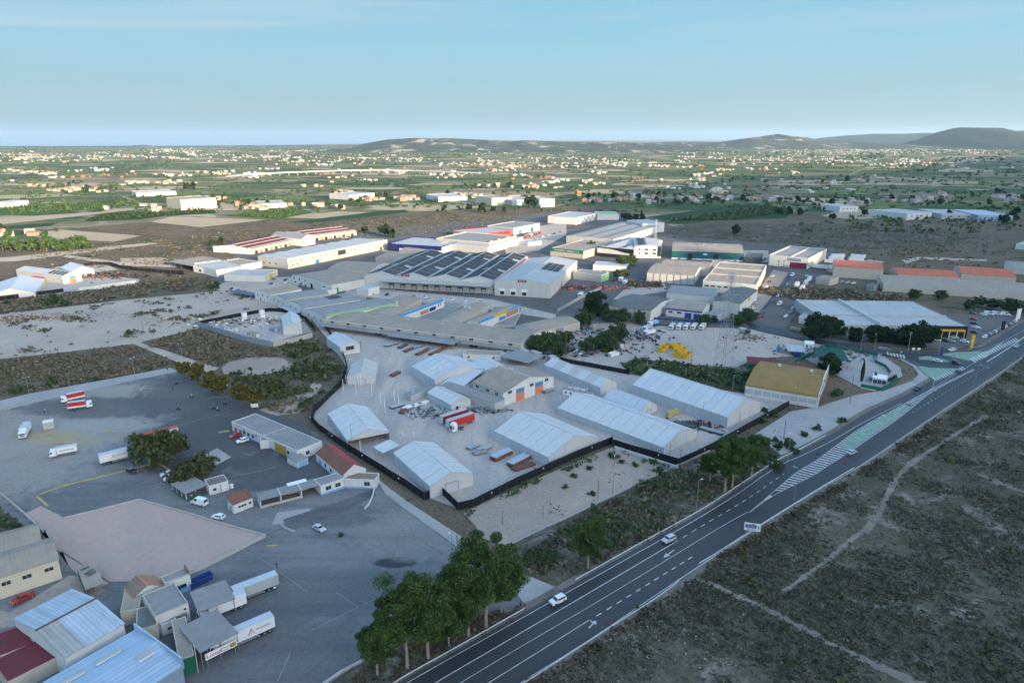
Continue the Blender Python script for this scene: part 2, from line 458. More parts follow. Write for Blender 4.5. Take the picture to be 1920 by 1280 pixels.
def farmland():
 m,n,l,b = new_mat('farmland')
 v = _coord(n,l,'World',(1 / 150.0,1 / 95.0,1),0.42)
 def vor(scale,seedoff):
  vo = n.new('ShaderNodeTexVoronoi'); vo.distance = 'CHEBYCHEV'; vo.inputs['Scale'].default_value = scale
  vo.inputs['Randomness'].default_value = 0.85
  av = n.new('ShaderNodeVectorMath'); av.operation = 'ADD'; av.inputs[1].default_value = (seedoff,seedoff * 2,0)
  l.new(v,av.inputs[0]); l.new(av.outputs[0],vo.inputs['Vector'])
  return vo
 a = vor(1.0,3.7)
 s1 = n.new('ShaderNodeSeparateColor'); l.new(a.outputs['Color'],s1.inputs[0])
 big = _noise(n,l,_coord(n,l,'World'),0.0006,3,0.5)
 pick = _math(n,l,'ADD',s1.outputs[0],_math(n,l,'MULTIPLY',_math(n,l,'SUBTRACT',big,0.5),0.6))
 col = _ramp(n,l,pick,[(0.0,(0.045,0.075,0.03)),(0.14,(0.075,0.105,0.036)),(0.26,(0.115,0.14,0.045)),(0.38,(0.075,0.085,0.04)),
                             (0.48,(0.13,0.125,0.055)),(0.58,(0.26,0.2,0.125)),(0.68,(0.10,0.11,0.045)),(0.77,(0.18,0.15,0.095)),(0.88,(0.36,0.28,0.18))],'CONSTANT')
 f = _ramp(n,l,_noise(n,l,_coord(n,l,'World'),0.045,6,0.7),[(0.3,0.7),(0.7,1.25)])
 col = _mix(n,l,1.0,col,f,'MULTIPLY')
 tr = _ramp(n,l,_noise(n,l,_coord(n,l,'World',(1,1,1)),0.014,8,0.75,0.5),[(0.60,0.0),(0.66,1.0)])
 col = _mix(n,l,_math(n,l,'MULTIPLY',tr,0.85),col,(0.024,0.04,0.02))
 # earth tracks between the plots
 e = n.new('ShaderNodeTexVoronoi'); e.feature = 'DISTANCE_TO_EDGE'; e.inputs['Scale'].default_value = 0.55; l.new(v,e.inputs['Vector'])
 col = _mix(n,l,_ramp(n,l,e.outputs['Distance'],[(0.0,0.55),(0.035,0.0)]),col,(0.30,0.26,0.19))
 l.new(col,b.inputs['Base Color']); b.inputs['Roughness'].default_value = 0.95; b.inputs['Specular IOR Level'].default_value = 0.1
 return m
G_FARM = farmland()

# ---------------------------------------------------------------- the ground
FARX = 60000
ground_patch('ground',[(-FARX,-9000),(FARX,-9000),(FARX,FARX),(-FARX,FARX)],G_SCRUB,0.0,True)
near = [at(-1500,462),at(-300,462),at(0,452),at(300,447),at(420,430),at(620,418),at(760,404),at(900,392),at(1130,384),at(1220,410),at(1260,424),at(1480,396),at(1700,402),at(1960,404),at(2600,404)]
ground_patch('farmland',[(p.x,p.y) for p in near] + [(FARX,30000),(FARX,59000),(-FARX,59000),(-FARX,2000)],G_FARM,0.02,True)
SEA = new_mat('sea_water')
SEA[3].inputs['Base Color'].default_value = (0.26,0.34,0.40,1); SEA[3].inputs['Roughness'].default_value = 0.45
sea_near = [at_d(-1200,300,10500),at_d(300,300,11000),at_d(520,300,12500),at_d(680,300,15500)]
ground_patch('sea',[(p.x,p.y) for p in sea_near] + [(-9000,59500),(-59500,59500),(-59500,10500)],SEA[0],0.3,True)
_layer[0] = 0.03
for nm,pix,m in [
 ('brown_field',[(60,452),(120,430),(300,414),(560,412),(780,398),(930,392),(1020,396),(1010,408),(860,440),(700,445),(560,448),(300,470),(120,472)],G_BROWN),
 ('tan_field',[(282,416),(322,406),(500,412),(375,426)],G_TAN),
 ('tan_field',[(-60,412),(75,404),(190,397),(215,391),(300,388),(150,405),(0,421),(-60,424)],G_TAN),
 ('tan_field',[(118,431),(265,442),(215,453),(75,446),(48,436)],G_TAN),
 ('tan_field',[(225,484),(300,483),(350,490),(255,500),(230,497)],G_TAN),
 ('tan_field',[(355,388),(470,383),(560,386),(450,394),(360,396)],G_TAN),
 ('tan_field',[(600,412),(660,400),(720,396),(650,410)],G_TAN),
 ('orchard_field',[(-60,388),(0,384),(250,377),(262,384),(190,391),(80,400),(-60,408)],G_GREEN),
 ('green_field',[(155,416),(190,404),(400,395),(408,400),(300,406),(262,412)],G_GREEN2),
 ('green_field',[(420,405),(462,398),(572,394),(588,399),(520,411)],G_GREEN),
 ('green_field',[(540,417),(710,396),(760,393),(766,398),(580,419)],G_GREEN2),
 ('green_field',[(0,425),(60,420),(110,417),(95,424),(10,431)],G_GREEN2),
 ('green_field',[(1205,408),(1410,381),(1447,385),(1247,413)],G_GREEN2),
 ('green_field',[(1252,415),(1442,388),(1484,396),(1474,409),(1380,413)],G_GREEN2),
 ('dark_field',[(1236,446),(1262,424),(1400,420),(1600,424),(1800,432),(1800,455),(1600,470),(1430,462),(1330,450)],G_FIELD),
 ('stubble_field',[(1540,405),(1580,392),(1690,392),(1700,405),(1600,412)],G_TAN),
 ('dirt_lot',[(-90,606),(0,590),(240,562),(430,544),(500,553),(560,572),(500,580),(372,604),(374,616),(250,645),(45,669),(0,673),(-90,684)],G_DIRT),
 ('dirt_track',[(250,645),(262,642),(355,672),(410,690),(395,700),(345,690),(330,678)],G_DIRT),
 ('dirt_track',[(-60,486),(20,482),(130,470),(280,455),(300,457),(140,476),(30,490),(-60,493)],G_DIRT),
 ('dirt_track',[(118,482),(125,478),(230,492),(330,498),(330,502),(220,497)],G_DIRT),
 ('dirt_track',[(1690,488),(1720,482),(1850,486),(1850,490),(1725,487),(1700,494)],G_DIRT),
 ('dirt_mound_ground',[(415,690),(430,678),(475,668),(530,672),(560,690),(500,702),(440,706),(420,702)],G_LOT),
 ('dirt_track',[(478,770),(520,760),(575,730),(592,714),(604,722),(585,752),(560,775),(500,782)],G_LOT),
 ('estate_ground',[(400,540),(395,525),(450,470),(640,430),(720,432),(1000,400),(1140,395),(1240,412),(1250,440),(1420,455),(1560,462),(1580,490),(1540,520),(1500,560),(1420,610),(1180,610),(1010,660),(640,600),(480,560)],G_STREET),
 ('concrete_apron',[(655,536),(925,562),(1042,590),(1042,599),(905,579),(645,553)],G_CONC),
 ('haulage_yard',[(945,462),(985,440),(1012,424),(1062,416),(1062,440),(1010,470),(950,478)],G_DUMP),
 ('worn_ground',[(1120,548),(1178,528),(1246,532),(1250,546),(1140,564)],G_DUMP),
 ('forecourt',[(1450,506),(1478,512),(1440,566),(1412,598),(1392,596),(1420,548)],G_LOT),  # beige forecourt, with the street's warm sunlight put into its colour
 ('worn_ground',[(398,541),(420,530),(500,520),(548,520),(560,536),(515,546),(440,553)],G_DIRT),
 ('worn_ground',[(1335,468),(1440,470),(1446,492),(1335,492)],G_DUMP),
 ('worn_ground',[(1530,500),(1640,486),(1660,492),(1560,512)],G_DUMP),
 ('worn_ground',[(640,448),(720,448),(730,470),(760,472),(740,480),(640,440)],G_DUMP),
 ('light_yard',[(50,520),(110,500),(200,497),(222,506),(170,512),(262,524),(260,530),(120,553),(-20,562),(-60,540)],G_CONC),
 ('compound_yard',[(575,590),(640,615),(720,628),(960,650),(1080,678),(1180,702),(1230,712),(1420,742),(1480,758),(1330,842),(1276,866),(1152,824),(1080,856),(967,908),(862,955),(800,933),(760,908),(640,834),(586,792),(592,770),(620,744),(650,718),(650,690),(622,645)],G_CONC),
 ('small_yard',[(375,608),(505,583),(560,590),(585,622),(512,642),(440,628)],G_CONC),
 ('bare_lot',[(868,962),(968,916),(1080,866),(1150,838),(1262,874),(1240,886),(1100,955),(950,1024),(905,1010),(890,985)],G_LOT),
 ('skip_yard',[(1000,660),(1100,640),(1180,612),(1290,612),(1410,618),(1470,632),(1550,650),(1500,668),(1420,672),(1380,690),(1300,686),(1200,676),(1165,684),(1180,700),(1080,676)],G_DUMP),
 ('tree_lot',[(1010,660),(1060,610),(1180,604),(1200,612),(1150,645),(1080,672)],G_LOT),
 ('gravel_lane',[(1410,818),(1482,772),(1532,764),(1600,742),(1660,732),(1712,714),(1722,702),(1712,688),(1668,664),(1640,656),(1650,650),(1700,662),(1738,688),(1744,712),(1712,738),(1640,780),(1585,818),(1530,850),(1480,884),(1440,872)],G_PAVE),
 ('recycling_yard',[(1500,668),(1540,652),(1650,664),(1688,690),(1692,706),(1640,734),(1618,730),(1560,700)],G_PAVE),
 ('weedy_plot',[(1352,535),(1385,545),(1520,538),(1700,558),(1700,570),(1520,572),(1500,560),(1520,540)],G_BROWN),
 ('dealer_yard',[(1530,640),(1540,600),(1800,590),(1905,590),(1925,598),(1860,640),(1790,656),(1700,652)],G_STREET),
]:
 ground_patch(nm,pix,m)
for nm,pix,m in [
 ('yard_asphalt',[(-160,800),(0,752),(60,738),(200,712),(318,690),(338,698),(420,740),(500,775),(560,790),(620,830),(700,888),(760,945),(862,1028),(905,1050),(985,1078),(1048,1104),(985,1137),(900,1150),(830,1170),(690,1235),(610,1290),(560,1340),(-300,1340)],G_YARD),
 ('yard_edge',[(-160,800),(0,752),(60,738),(200,712),(318,690),(335,697),(240,716),(120,742),(0,772),(-160,815)],G_PAVE),
 ('concrete_patch',[(380,855),(408,841),(434,858),(405,873)],G_PAVE),
 ('concrete_patch',[(520,962),(580,954),(586,962),(545,980),(510,985)],G_PAVE),
 ('dark_asphalt',[(530,975),(640,940),(700,918),(705,930),(640,962),(560,992),(540,995)],G_YARD2),
 ('service_lane',[(700,888),(716,905),(762,940),(870,1010),(888,1022),(870,1034),(800,985),(722,925)],G_PAVE),
 ('concrete_patch',[(960,1072),(985,1078),(1048,1104),(985,1135),(965,1110),(955,1085)],G_PAVE),
 ('side_ground',[(-40,990),(-40,935),(20,968),(85,1010),(115,1060),(60,1050)],G_SCRUB),
 ('side_ground',[(-60,1190),(-60,1130),(20,1150),(130,1080),(160,1085),(200,1110),(60,1170)],G_LOT),
]:
 ground_patch(nm,pix,m)

# main road
LEFT = smooth(pts_at([(560,1395),(660,1335),(760,1276),(870,1215),(985,1149),(1075,1097),(1200,1027),(1320,960),(1415,897),(1462,866),(1500,848),(1540,827),(1580,803),(1623,776),(1665,756),(1705,738),(1790,688),(1860,640),(1935,596),(2010,560)]),5)
RIGHT = smooth(pts_at([(800,1410),(890,1350),(985,1283),(1115,1198),(1230,1124),(1305,1066),(1345,1038),(1440,977),(1530,921),(1620,868),(1760,773),(1860,706),(1940,650),(2030,592)]),5)
def between(A,B,u0,u1,z,material,name,n=70):
 PA,PB = Path(A),Path(B); mb = MB(); prev = None
 for i in range(n + 1):
  a,b = PA.at(PA.L * i / n),PB.at(PB.L * i / n)
  p,q = a.lerp(b,u0),a.lerp(b,u1)
  p.z = q.z = z
  if prev: mb.poly([prev[0],prev[1],q,p])
  prev = (p,q)
 o = mb.build(name,material); o['kind'] = 'structure'; return o
_layer[0] = 0.55
ROADZ = 0.55
def offs(pts,d):
 P = Path(pts); out = []
 for i,p in enumerate(pts):
  t = P.dir(P.d[i]); out.append(p + Vector((t.y,-t.x,0)) * d)
 return out
between(offs(LEFT,-2.2),offs(RIGHT,2.6),0,1,0.48,G_SHOULDER,'road_shoulder')
between(LEFT,RIGHT,0,1,0.52,G_ROAD2,'road')
J = ground_patch('junction_road',[(1400,607),(1470,617),(1500,630),(1560,642),(1640,653),(1720,661),(1800,661),(1860,648),(1940,603),(1960,640),(1840,706),(1760,752),(1690,770),(1722,738),(1745,714),(1733,693),(1690,673),(1600,656),(1520,641),(1440,626),(1405,617)],G_ROAD,0.535)
ground_patch('street',[(1190,597),(1300,603),(1410,607),(1442,570),(1472,530),(1492,512),(1532,512),(1522,560),(1492,590),(1472,620),(1410,618),(1290,612),(1190,607)],G_STREET,0.42)
ground_patch('street',[(1050,606),(1080,576),(1132,541),(1172,511),(1192,496),(1232,491),(1216,516),(1166,547),(1120,590),(1100,606)],G_STREET,0.42)
mk = MB(); mg = MB()
Zm = 0.545
def line(pix,w=0.18,dash=None,mb=None,z=Zm):
 strip_line(mk if mb is None else mb,smooth(pts_at(pix),4),w,z,0,dash)
# fresh dark lane between the outer edge line and the centre line
between(smooth(pts_at([(640,1358),(760,1285),(960,1172),(1080,1104),(1190,1042),(1290,985),(1360,940)]),4),smooth(pts_at([(700,1355),(820,1281),(960,1199),(1135,1096),(1262,1021),(1330,983),(1380,953)]),4),0.04,0.96,0.53,G_LANE,'dark_lane',40)
between(smooth(pts_at([(1290,985),(1360,940),(1450,878),(1550,832),(1650,777),(1720,742),(1800,690),(1880,640)]),4),smooth(pts_at([(1330,990),(1410,975),(1500,930),(1600,868),(1700,800),(1780,738),(1880,672),(1960,612)]),4),-0.02,1.02,0.527,G_ROAD,'dark_lane',40)
line([(640,1358),(760,1285),(960,1172),(1080,1104),(1190,1042),(1290,985),(1380,930),(1455,878),(1510,853),(1560,828),(1620,793),(1690,758)],0.2)
line([(700,1355),(820,1281),(960,1199),(1135,1096),(1262,1021)],0.24)
line([(1262,1021),(1330,980),(1400,938),(1470,890)],0.22,(2.2,2.2))
line([(700,1385),(800,1322),(960,1225),(1155,1110),(1350,991),(1402,962)],0.16)
line([(760,1385),(860,1318),(960,1256),(1105,1165)],0.2)
line([(1118,1158),(1200,1107),(1300,1045)],0.3,(1.8,1.8))
line([(830,1385),(975,1284),(1100,1206),(1255,1101),(1440,979),(1530,923),(1620,871),(1760,777),(1860,711),(1940,655)],0.22)
line([(1710,775),(1760,745),(1820,708),(1880,668)],0.2,(1.5,2.5))
line([(1680,774),(1740,734),(1790,704),(1830,680)],0.15)
line([(1850,680),(1900,648),(1930,625)],0.5)
# painted island in the middle: hatched ends, green centre
ML = smooth(pts_at([(1404,963),(1442,931),(1495,886),(1527,868),(1590,820),(1630,794),(1677,781 - 12),(1715,747),(1750,730),(1825,693)]),4)
MR = smooth(pts_at([(1406,963),(1450,931),(1522,895),(1557,872),(1594,849),(1635,820),(1680,790),(1720,758),(1753,733),(1827,695)]),4)
PL,PR = Path(ML),Path(MR)
def isl(t,u,z=Zm):
 a,b = PL.at(PL.L * t),PR.at(PR.L * t); p = a.lerp(b,u); p.z = z; return p
gp = MB()
ts = [0.33 + 0.30 * i / 20 for i in range(21)]
for a,b in zip(ts,ts[1:]): gp.poly([isl(a,0.12,0.541),isl(a,0.80,0.541),isl(b,0.80,0.541),isl(b,0.12,0.541)][::1])
g_isl = gp.build('green_island_paint',PAINT_G); g_isl['kind'] = 'structure'
strip_line(mk,ML,0.16,Zm); strip_line(mk,MR,0.16,Zm)
mk.poly([isl(0.0,0),isl(0.0,1),isl(0.07,1),isl(0.07,0)])
nb = 100
for i in range(9,nb):
 t = i / nb
 if (isl(t,0) - isl(t,1)).length < 0.9:
  if i % 2: continue
 lo,hi = (0.0,1.0)
 dt = 0.42 / nb
 if 0.33 <= t <= 0.63:
  mk.poly([isl(t,0.0),isl(t,0.14),isl(t + dt,0.14),isl(t + dt,0.0)])
  mk.poly([isl(t,0.78),isl(t + 0.01,1.0),isl(t + 0.01 + dt,1.0),isl(t + dt,0.78)])
 else:
  mk.poly([isl(t,0.0),isl(min(t + 0.006,1),1.0),isl(min(t + 0.006 + dt,1),1.0),isl(t + dt,0.0)])
# junction islands: green triangles with hatched borders
def tri_island(pix,z=0.541):
 mb = MB(); mb.poly([(p.x,p.y,z) for p in pts_at(pix)][::-1]); o = mb.build('green_island_paint',PAINT_G); o['kind'] = 'structure'
tri_island([(1762,666),(1790,662),(1850,660),(1884,640),(1848,672),(1818,678),(1790,672)])
tri_island([(1719,688),(1745,691),(1800,693),(1807,689),(1752,714),(1738,706)])
tri_island([(1722,671),(1740,669),(1770,675),(1785,681),(1745,677),(1724,676)])
for P0,P1,Q0,Q1,k in (((1748,712),(1756,716),(1806,688),(1812,693),13),((1818,674),(1828,681),(1905,634),(1912,639),20)):
 A0,A1,B0,B1 = at(*P0),at(*P1),at(*Q0),at(*Q1)
 for i in range(k):
  t,t2 = i / k,(i + 0.45) / k
  q = [A0.lerp(B0,t),A0.lerp(B0,t2),A1.lerp(B1,t2),A1.lerp(B1,t)]
  for p in q: p.z = Zm
  mk.poly(q)
for (x,y) in [(1662,661),(1668,662.5),(1674,664),(1680,665),(1686,666),(1692,667)]:
 mk.poly([(p.x,p.y,Zm) for p in pts_at([(x,y),(x + 3,y),(x + 5,y + 6),(x + 2,y + 6)])][::-1])
line([(1640,654),(1720,663),(1800,664),(1862,650),(1935,612)],0.18)
line([(1745,733),(1752,716),(1745,700),(1720,684),(1690,672)],0.15)
# arrows
def arrow(tip,tail,w,turn=0):
 a,b = at(*tip),at(*tail); d = (a - b).normalized(); nrm = Vector((-d.y,d.x,0))
 L = (a - b).length
 def P(s_,o): p = b + d * (s_ * L) + nrm * o; p.z = Zm; return p
 mk.poly([P(0,-w * .2),P(0,w * .2),P(.62,w * .2),P(.62,-w * .2)])
 if turn:
  mk.poly([P(.62,-w * .2),P(.62,w * .2),P(.8,w * .2 + turn),P(.68,w * .2 + turn)] if turn > 0 else [P(.62,-w * .2),P(.62,w * .2),P(.68,turn),P(.8,turn)][::-1])
 mk.poly([P(.6,-w),P(.6,w),P(1,0)])
arrow((1244,1048),(1264,1033),0.7); arrow((1118,1166),(1104,1180),0.8,1.0)
arrow((1660,778),(1648,786),0.9); arrow((1486,876),(1496,880),0.6); arrow((1855,692),(1848,690),0.8)
o = mk.build('road_markings',PAINT); o['kind'] = 'structure'
# yard paint: faded yellow lane edge and white bay lines
yk = MB()
for pix,w in [([(70,930),(78,922),(150,905),(260,878),(290,870)],1.3),([(0,770),(20,768)],1.2),([(410,812),(430,809)],1.4),([(290,866),(315,880),(330,892)],0.9),
               ([(70,932),(76,940),(90,950)],0.8),([(70,820),(82,816),(105,815)],1.5),([(95,832),(115,832),(135,830)],1.5),([(190,812),(205,809)],1.5),([(120,1010 - 80),(121,931)],0.3),([(500,1025),(515,1018),(520,1024)],1.2)]:
 strip_line(yk,pts_at(pix),w,0.40)
yk.build('yellow_yard_marking',PAINT_Y)['kind'] = 'structure'
wk = MB()
for pix,w in [([(580,1185),(672,1140)],0.16),([(672,1140),(630,1112)],0.14),([(680,1136),(730,1112)],0.14),([(760,992),(836,1044)],0.16),([(803,1020),(834,1042)],0.3),
               ([(480,1043),(520,1070),(575,1112)],0.14),([(500,1140),(535,1130),(540,1112),(528,1102)],0.14),([(185,822),(255,798)],0.2),([(160,986),(240,966)],0.25),([(520,1280),(545,1225)],0.15),
               ([(700,1100),(745,1122)],0.14),([(340,1075),(440,1062)],0.13),([(250,905),(300,890)],0.13),([(300,910),(345,900)],0.12)]:
 strip_line(wk,pts_at(pix),w,0.405)
wk.build('white_yard_marking',PAINT_F)['kind'] = 'structure'

# worn earth paths through the roadside scrub
PATHS = []
def earth_path(pix,w0,material,z):
 PATHS.append(pts_at(pix)); P = Path(smooth(pts_at(pix),5)); mb = MB(); n = int(P.L / 1.1); prev = None
 for i in range(n + 1):
  t = P.L * i / n; c = P.at(t); d = P.dir(t); nn = Vector((-d.y,d.x,0)); w = w0 * (0.55 + 0.9 * rnd.random())
  a,b = c + nn * w / 2,c - nn * w / 2; a.z = b.z = z
  if prev: mb.poly([prev[1],b,a,prev[0]])
  prev = (a,b)
 o = mb.build('earth_path',material); o['kind'] = 'structure'
G_PATH = ground_mat('trodden_path',(0.24,0.20,0.165),(0.17,0.148,0.122),spot=(0.10,0.097,0.07),spot_cut=0.58,s_big=0.12,fine=0.25,spot_scale=0.8)
# right-hand scrub ground
ground_patch('scrub_field',[(985,1290),(1120,1202),(1235,1128),(1350,1042),(1445,981),(1535,925),(1625,872),(1765,777),(1865,710),(1945,654),(2300,654),(2600,900),(2400,1400),(900,1400)],G_FIELD,0.44)
ground_patch('verge',[(905,1055),(950,1026),(1100,957),(1262,880),(1420,820),(1470,860),(1320,962),(1200,1030),(1075,1099),(1048,1104),(985,1078)],G_FIELD,0.44)
ground_patch('verge',[(600,1300),(690,1238),(830,1172),(900,1150),(985,1137),(985,1151),(870,1217),(760,1278),(650,1345)],G_FIELD,0.44)
ground_patch('weed_plot',[(1165,684),(1200,674),(1300,686),(1400,690),(1420,675),(1440,690),(1400,730),(1420,742),(1230,712),(1180,702)],G_FIELD,0.44)
earth_path([(1290,1080),(1340,1100),(1450,1150),(1560,1210),(1700,1275),(1800,1320)],2.4,G_PATH,0.452)
earth_path([(1620,1000),(1650,960),(1680,900),(1720,862),(1800,810),(1850,780)],2.0,G_PATH,0.452)
earth_path([(1470,1110),(1540,1060),(1600,1010),(1616,1000)],1.3,G_PATH,0.449)

# ---------------------------------------------------------------- hills
def hill_mat(name,a,b_,scar,cut):
 m,n,l,b = new_mat(name)
 v = _coord(n,l,'World')
 c = _mix(n,l,_ramp(n,l,_noise(n,l,v,0.004,6,0.6),[(0.35,0.0),(0.65,1.0)]),a,b_)
 vz = _coord(n,l,'World',(1,.35,3))
 c = _mix(n,l,_ramp(n,l,_noise(n,l,vz,0.006,7,0.65,0.6),[(cut,0.0),(cut + 0.08,1.0)]),c,scar)
 l.new(c,b.inputs['Base Color']); b.inputs['Roughness'].default_value = 0.95; b.inputs['Specular IOR Level'].default_value = 0.1
 return m
H_SCRUB = hill_mat('hill_scrub',(0.04,0.055,0.035),(0.085,0.085,0.055),(0.40,0.32,0.23),0.56)
H_DARK = hill_mat('hill_dark',(0.022,0.034,0.022),(0.045,0.055,0.032),(0.2,0.165,0.12),0.64)
from mathutils import noise as mnoise
def hill(name,prof,dist,depth,material,rough=0.3,rows=22):
 """prof: (px, py) of the skyline; the hill stands with its crest at dist"""
 xs = np.linspace(prof[0][0],prof[-1][0],max(24,int((prof[-1][0] - prof[0][0]) / 7)))
 ys = np.interp(xs,[p[0] for p in prof],[p[1] for p in prof])
 mb = MB(); W_ = len(xs); grid = []
 for r in range(-6,rows + 1):
  for k,(px,py) in enumerate(zip(xs,ys)):
   top = at_d(px,py,dist)
   if r >= 0: s_ = 1 - r / rows; y = dist - depth * r / rows
   else: s_ = 1 + r / 6 * 0.97; y = dist - r / 6 * depth
   h = max(top.z,1.0) * (s_ ** 1.25 if r >= 0 else s_)
   if 0 < abs(r): h *= 1 + rough * 2.4 * mnoise.noise(Vector((top.x / 260,y / 900,3.1))) * (1 - abs(s_ - 0.5) * 0.8) * (1 if r > 0 else .5)
   if r > 0: h = min(h,max(top.z,1.0) * (0.99 - 0.02 * r))
   grid.append((top.x * (y / dist) if r < 0 else top.x,y,max(h,-1.0) if r < rows else -1.0))
 mb.v = grid
 R_ = rows + 7
 for r in range(R_ - 1):
  for k in range(W_ - 1):
   a = r * W_ + k
   mb.f.append((a,a + W_,a + W_ + 1,a + 1)); mb.m.append(0)
 o = mb.build(name,material); o['kind'] = 'structure'
 for p in o.data.polygons: p.use_smooth = True
 return o
hill('table_hill',[(640,284),(660,276),(690,268),(725,262),(770,259),(850,259.5),(900,262),(960,265),(980,263.5),(1000,264),(1060,266),(1130,266),(1200,268),(1300,276)],7600,1700,H_SCRUB)
hill('low_ridge',[(1150,275),(1200,268.5),(1260,266),(1330,266),(1400,268),(1460,272)],10500,1200,H_SCRUB)
hill('rocky_hill',[(1280,278),(1340,268),(1385,261),(1420,257),(1440,254),(1462,251),(1478,257),(1492,255),(1510,257),(1540,263),(1600,266),(1680,270),(1740,276)],9000,1500,H_SCRUB,0.25)
hill('far_range',[(1480,268),(1545,258),(1590,254),(1640,251),(1690,251),(1740,249),(1800,254),(1900,262)],15000,2000,H_DARK)
hill('broad_mountain',[(1660,276),(1720,262),(1750,250),(1785,241),(1800,239),(1840,239.5),(1880,240),(1910,247),(1940,249),(1990,256),(2080,262),(2200,275)],9200,2000,H_DARK,0.2)
hill('far_range',[(1860,260),(1895,246),(1960,242),(2100,246),(2300,262)],14500,1500,H_DARK)
hill('coast_ridge',[(-200,276),(-60,275),(0,276),(60,277),(110,276),(160,274),(210,275),(250,273),(272,271.5),(290,274),(330,275),(390,276),(430,279)],10200,900,H_SCRUB)
hill('coast_ridge',[(440,278),(490,275),(520,273.5),(560,275),(600,275),(650,274),(700,272),(760,276)],10800,900,H_SCRUB)

# the sierra is added unseen behind the viewer, crest shaped to cast the shade
TU = [(-5000,560),(-800,600),(0,620),(90,630),(235,588),(345,600),(366,560),(382,395),(415,400),(455,262),(500,262),(530,300),(545,450),(562,440),(576,290),(625,315),(680,690),(760,760),(842,800),(940,960),(1320,1010),(1812,1180),(2447,960),(3000,1050),(4081,1300),(7000,1300)]
def ridge():
 us = np.concatenate([np.linspace(-5000,-400,24),np.linspace(-350,1000,110),np.linspace(1050,7000,40)])
 T = np.interp(us,[a for a,b in TU],[b for a,b in TU])
 n0 = -800.0
 rows = [(-2600,0.0),(-2200,.25),(-1800,.5),(-1400,.78),(-950,.95),(n0,1.0),(-740,.90),(-700,.66),(-560,.42),(-430,.22),(-320,.08),(-230,0.0)]
 g = []; mb = MB()
 for (nn,s_) in rows:
  for u,t in zip(us,T):
   crest = (t - n0) * math.tan(R(SUN_EL))
   h = crest * s_
   if 0 < s_ < 1:
    h *= 1 + 0.13 * mnoise.noise(Vector((u / 160,nn / 200,1.7)))
    h = min(h,crest - (abs(nn - n0)) * 0.12)
   if s_ == 0: h = -2
   p = EU * float(u) + EN * float(nn)
   g.append((p.x,p.y,h))
 mb.v = g; W_ = len(us)
 for r in range(len(rows) - 1):
  for k in range(W_ - 1):
   a = r * W_ + k; mb.f.append((a,a + 1,a + W_ + 1,a + W_)); mb.m.append(0)
 o = mb.build('shade_ridge',H_SCRUB); o['kind'] = 'structure'
ridge()

# ---------------------------------------------------------------- haze
hz,hn,hl,hb = new_mat('haze_air')
hn.remove(hb)
pv = hn.new('ShaderNodeVolumePrincipled')
pv.inputs['Color'].default_value = (0.58,0.80,1.0,1)
pv.inputs['Density'].default_value = 2.6e-5
pv.inputs['Anisotropy'].default_value = 0.2
hl.new(pv.outputs[0],hn['Material Output'].inputs['Volume'])
mb = MB(); mb.box(-61000,61000,-9500,61000,-4.0,640.0,0,True)
o = mb.build('haze',hz); o['kind'] = 'stuff'
# ---------------------------------------------------------------- building materials
WHITE = mat('white_render',(0.58,0.57,0.54),0.85,0.10,0.3,dirt=(0.38,0.34,0.29),dirt_amt=0.35)
CREAM = mat('cream_render',(0.56,0.49,0.37),0.85,0.08,0.25,dirt=(0.4,0.34,0.25),dirt_amt=0.3)
BEIGE = mat('beige_block_wall',(0.46,0.41,0.34),0.9,0.12,0.3,dirt=(0.28,0.25,0.2),dirt_amt=0.4)
GREYW = mat('grey_panel_wall',(0.42,0.42,0.41),0.8,0.08,0.25,ribs=('X',1.2),rib_amt=0.12)
CLAD = mat('pale_grey_cladding',(0.52,0.51,0.48),0.6,0.06,0.2,ribs=('X',1.0),rib_amt=0.16)
CLADY = mat('pale_grey_cladding_side',(0.52,0.51,0.48),0.6,0.06,0.2,ribs=('Y',1.0),rib_amt=0.16)
R_BEIGE = mat('beige_sheet_roof',(0.32,0.262,0.205),0.75,0.16,0.12,dirt=(0.19,0.165,0.14),dirt_amt=0.6,ribs=('X',1.1),rib_amt=0.14)
R_BEIGEY = mat('beige_sheet_roof_cross',(0.32,0.262,0.205),0.75,0.16,0.12,dirt=(0.19,0.165,0.14),dirt_amt=0.6,ribs=('Y',1.1),rib_amt=0.14)
R_GREY = mat('grey_sheet_roof',(0.25,0.25,0.245),0.75,0.14,0.1,dirt=(0.16,0.155,0.145),dirt_amt=0.5,ribs=('X',1.1),rib_amt=0.14)
R_GREYY = mat('grey_sheet_roof_cross',(0.25,0.25,0.245),0.75,0.14,0.1,dirt=(0.16,0.155,0.145),dirt_amt=0.5,ribs=('Y',1.1),rib_amt=0.14)
R_DARK = mat('dark_fibre_cement_roof',(0.13,0.135,0.13),0.9,0.2,0.12,dirt=(0.22,0.21,0.18),dirt_amt=0.4,ribs=('X',1.2),rib_amt=0.2)
R_FLAT = mat('grey_flat_roof',(0.24,0.235,0.225),0.9,0.14,0.15,dirt=(0.15,0.15,0.145),dirt_amt=0.6)
R_WHITE = mat('white_sheet_roof',(0.40,0.405,0.405),0.6,0.1,0.1,dirt=(0.27,0.255,0.23),dirt_amt=0.5,ribs=('X',1.0),rib_amt=0.2)
R_WHITEY = mat('white_sheet_roof_cross',(0.40,0.405,0.405),0.6,0.1,0.1,dirt=(0.27,0.255,0.23),dirt_amt=0.5,ribs=('Y',1.0),rib_amt=0.2)
R_BLUE = mat('pale_blue_sheet_roof',(0.35,0.45,0.55),0.45,0.1,0.15,dirt=(0.34,0.38,0.42),dirt_amt=0.3,ribs=('X',1.05),rib_amt=0.3)
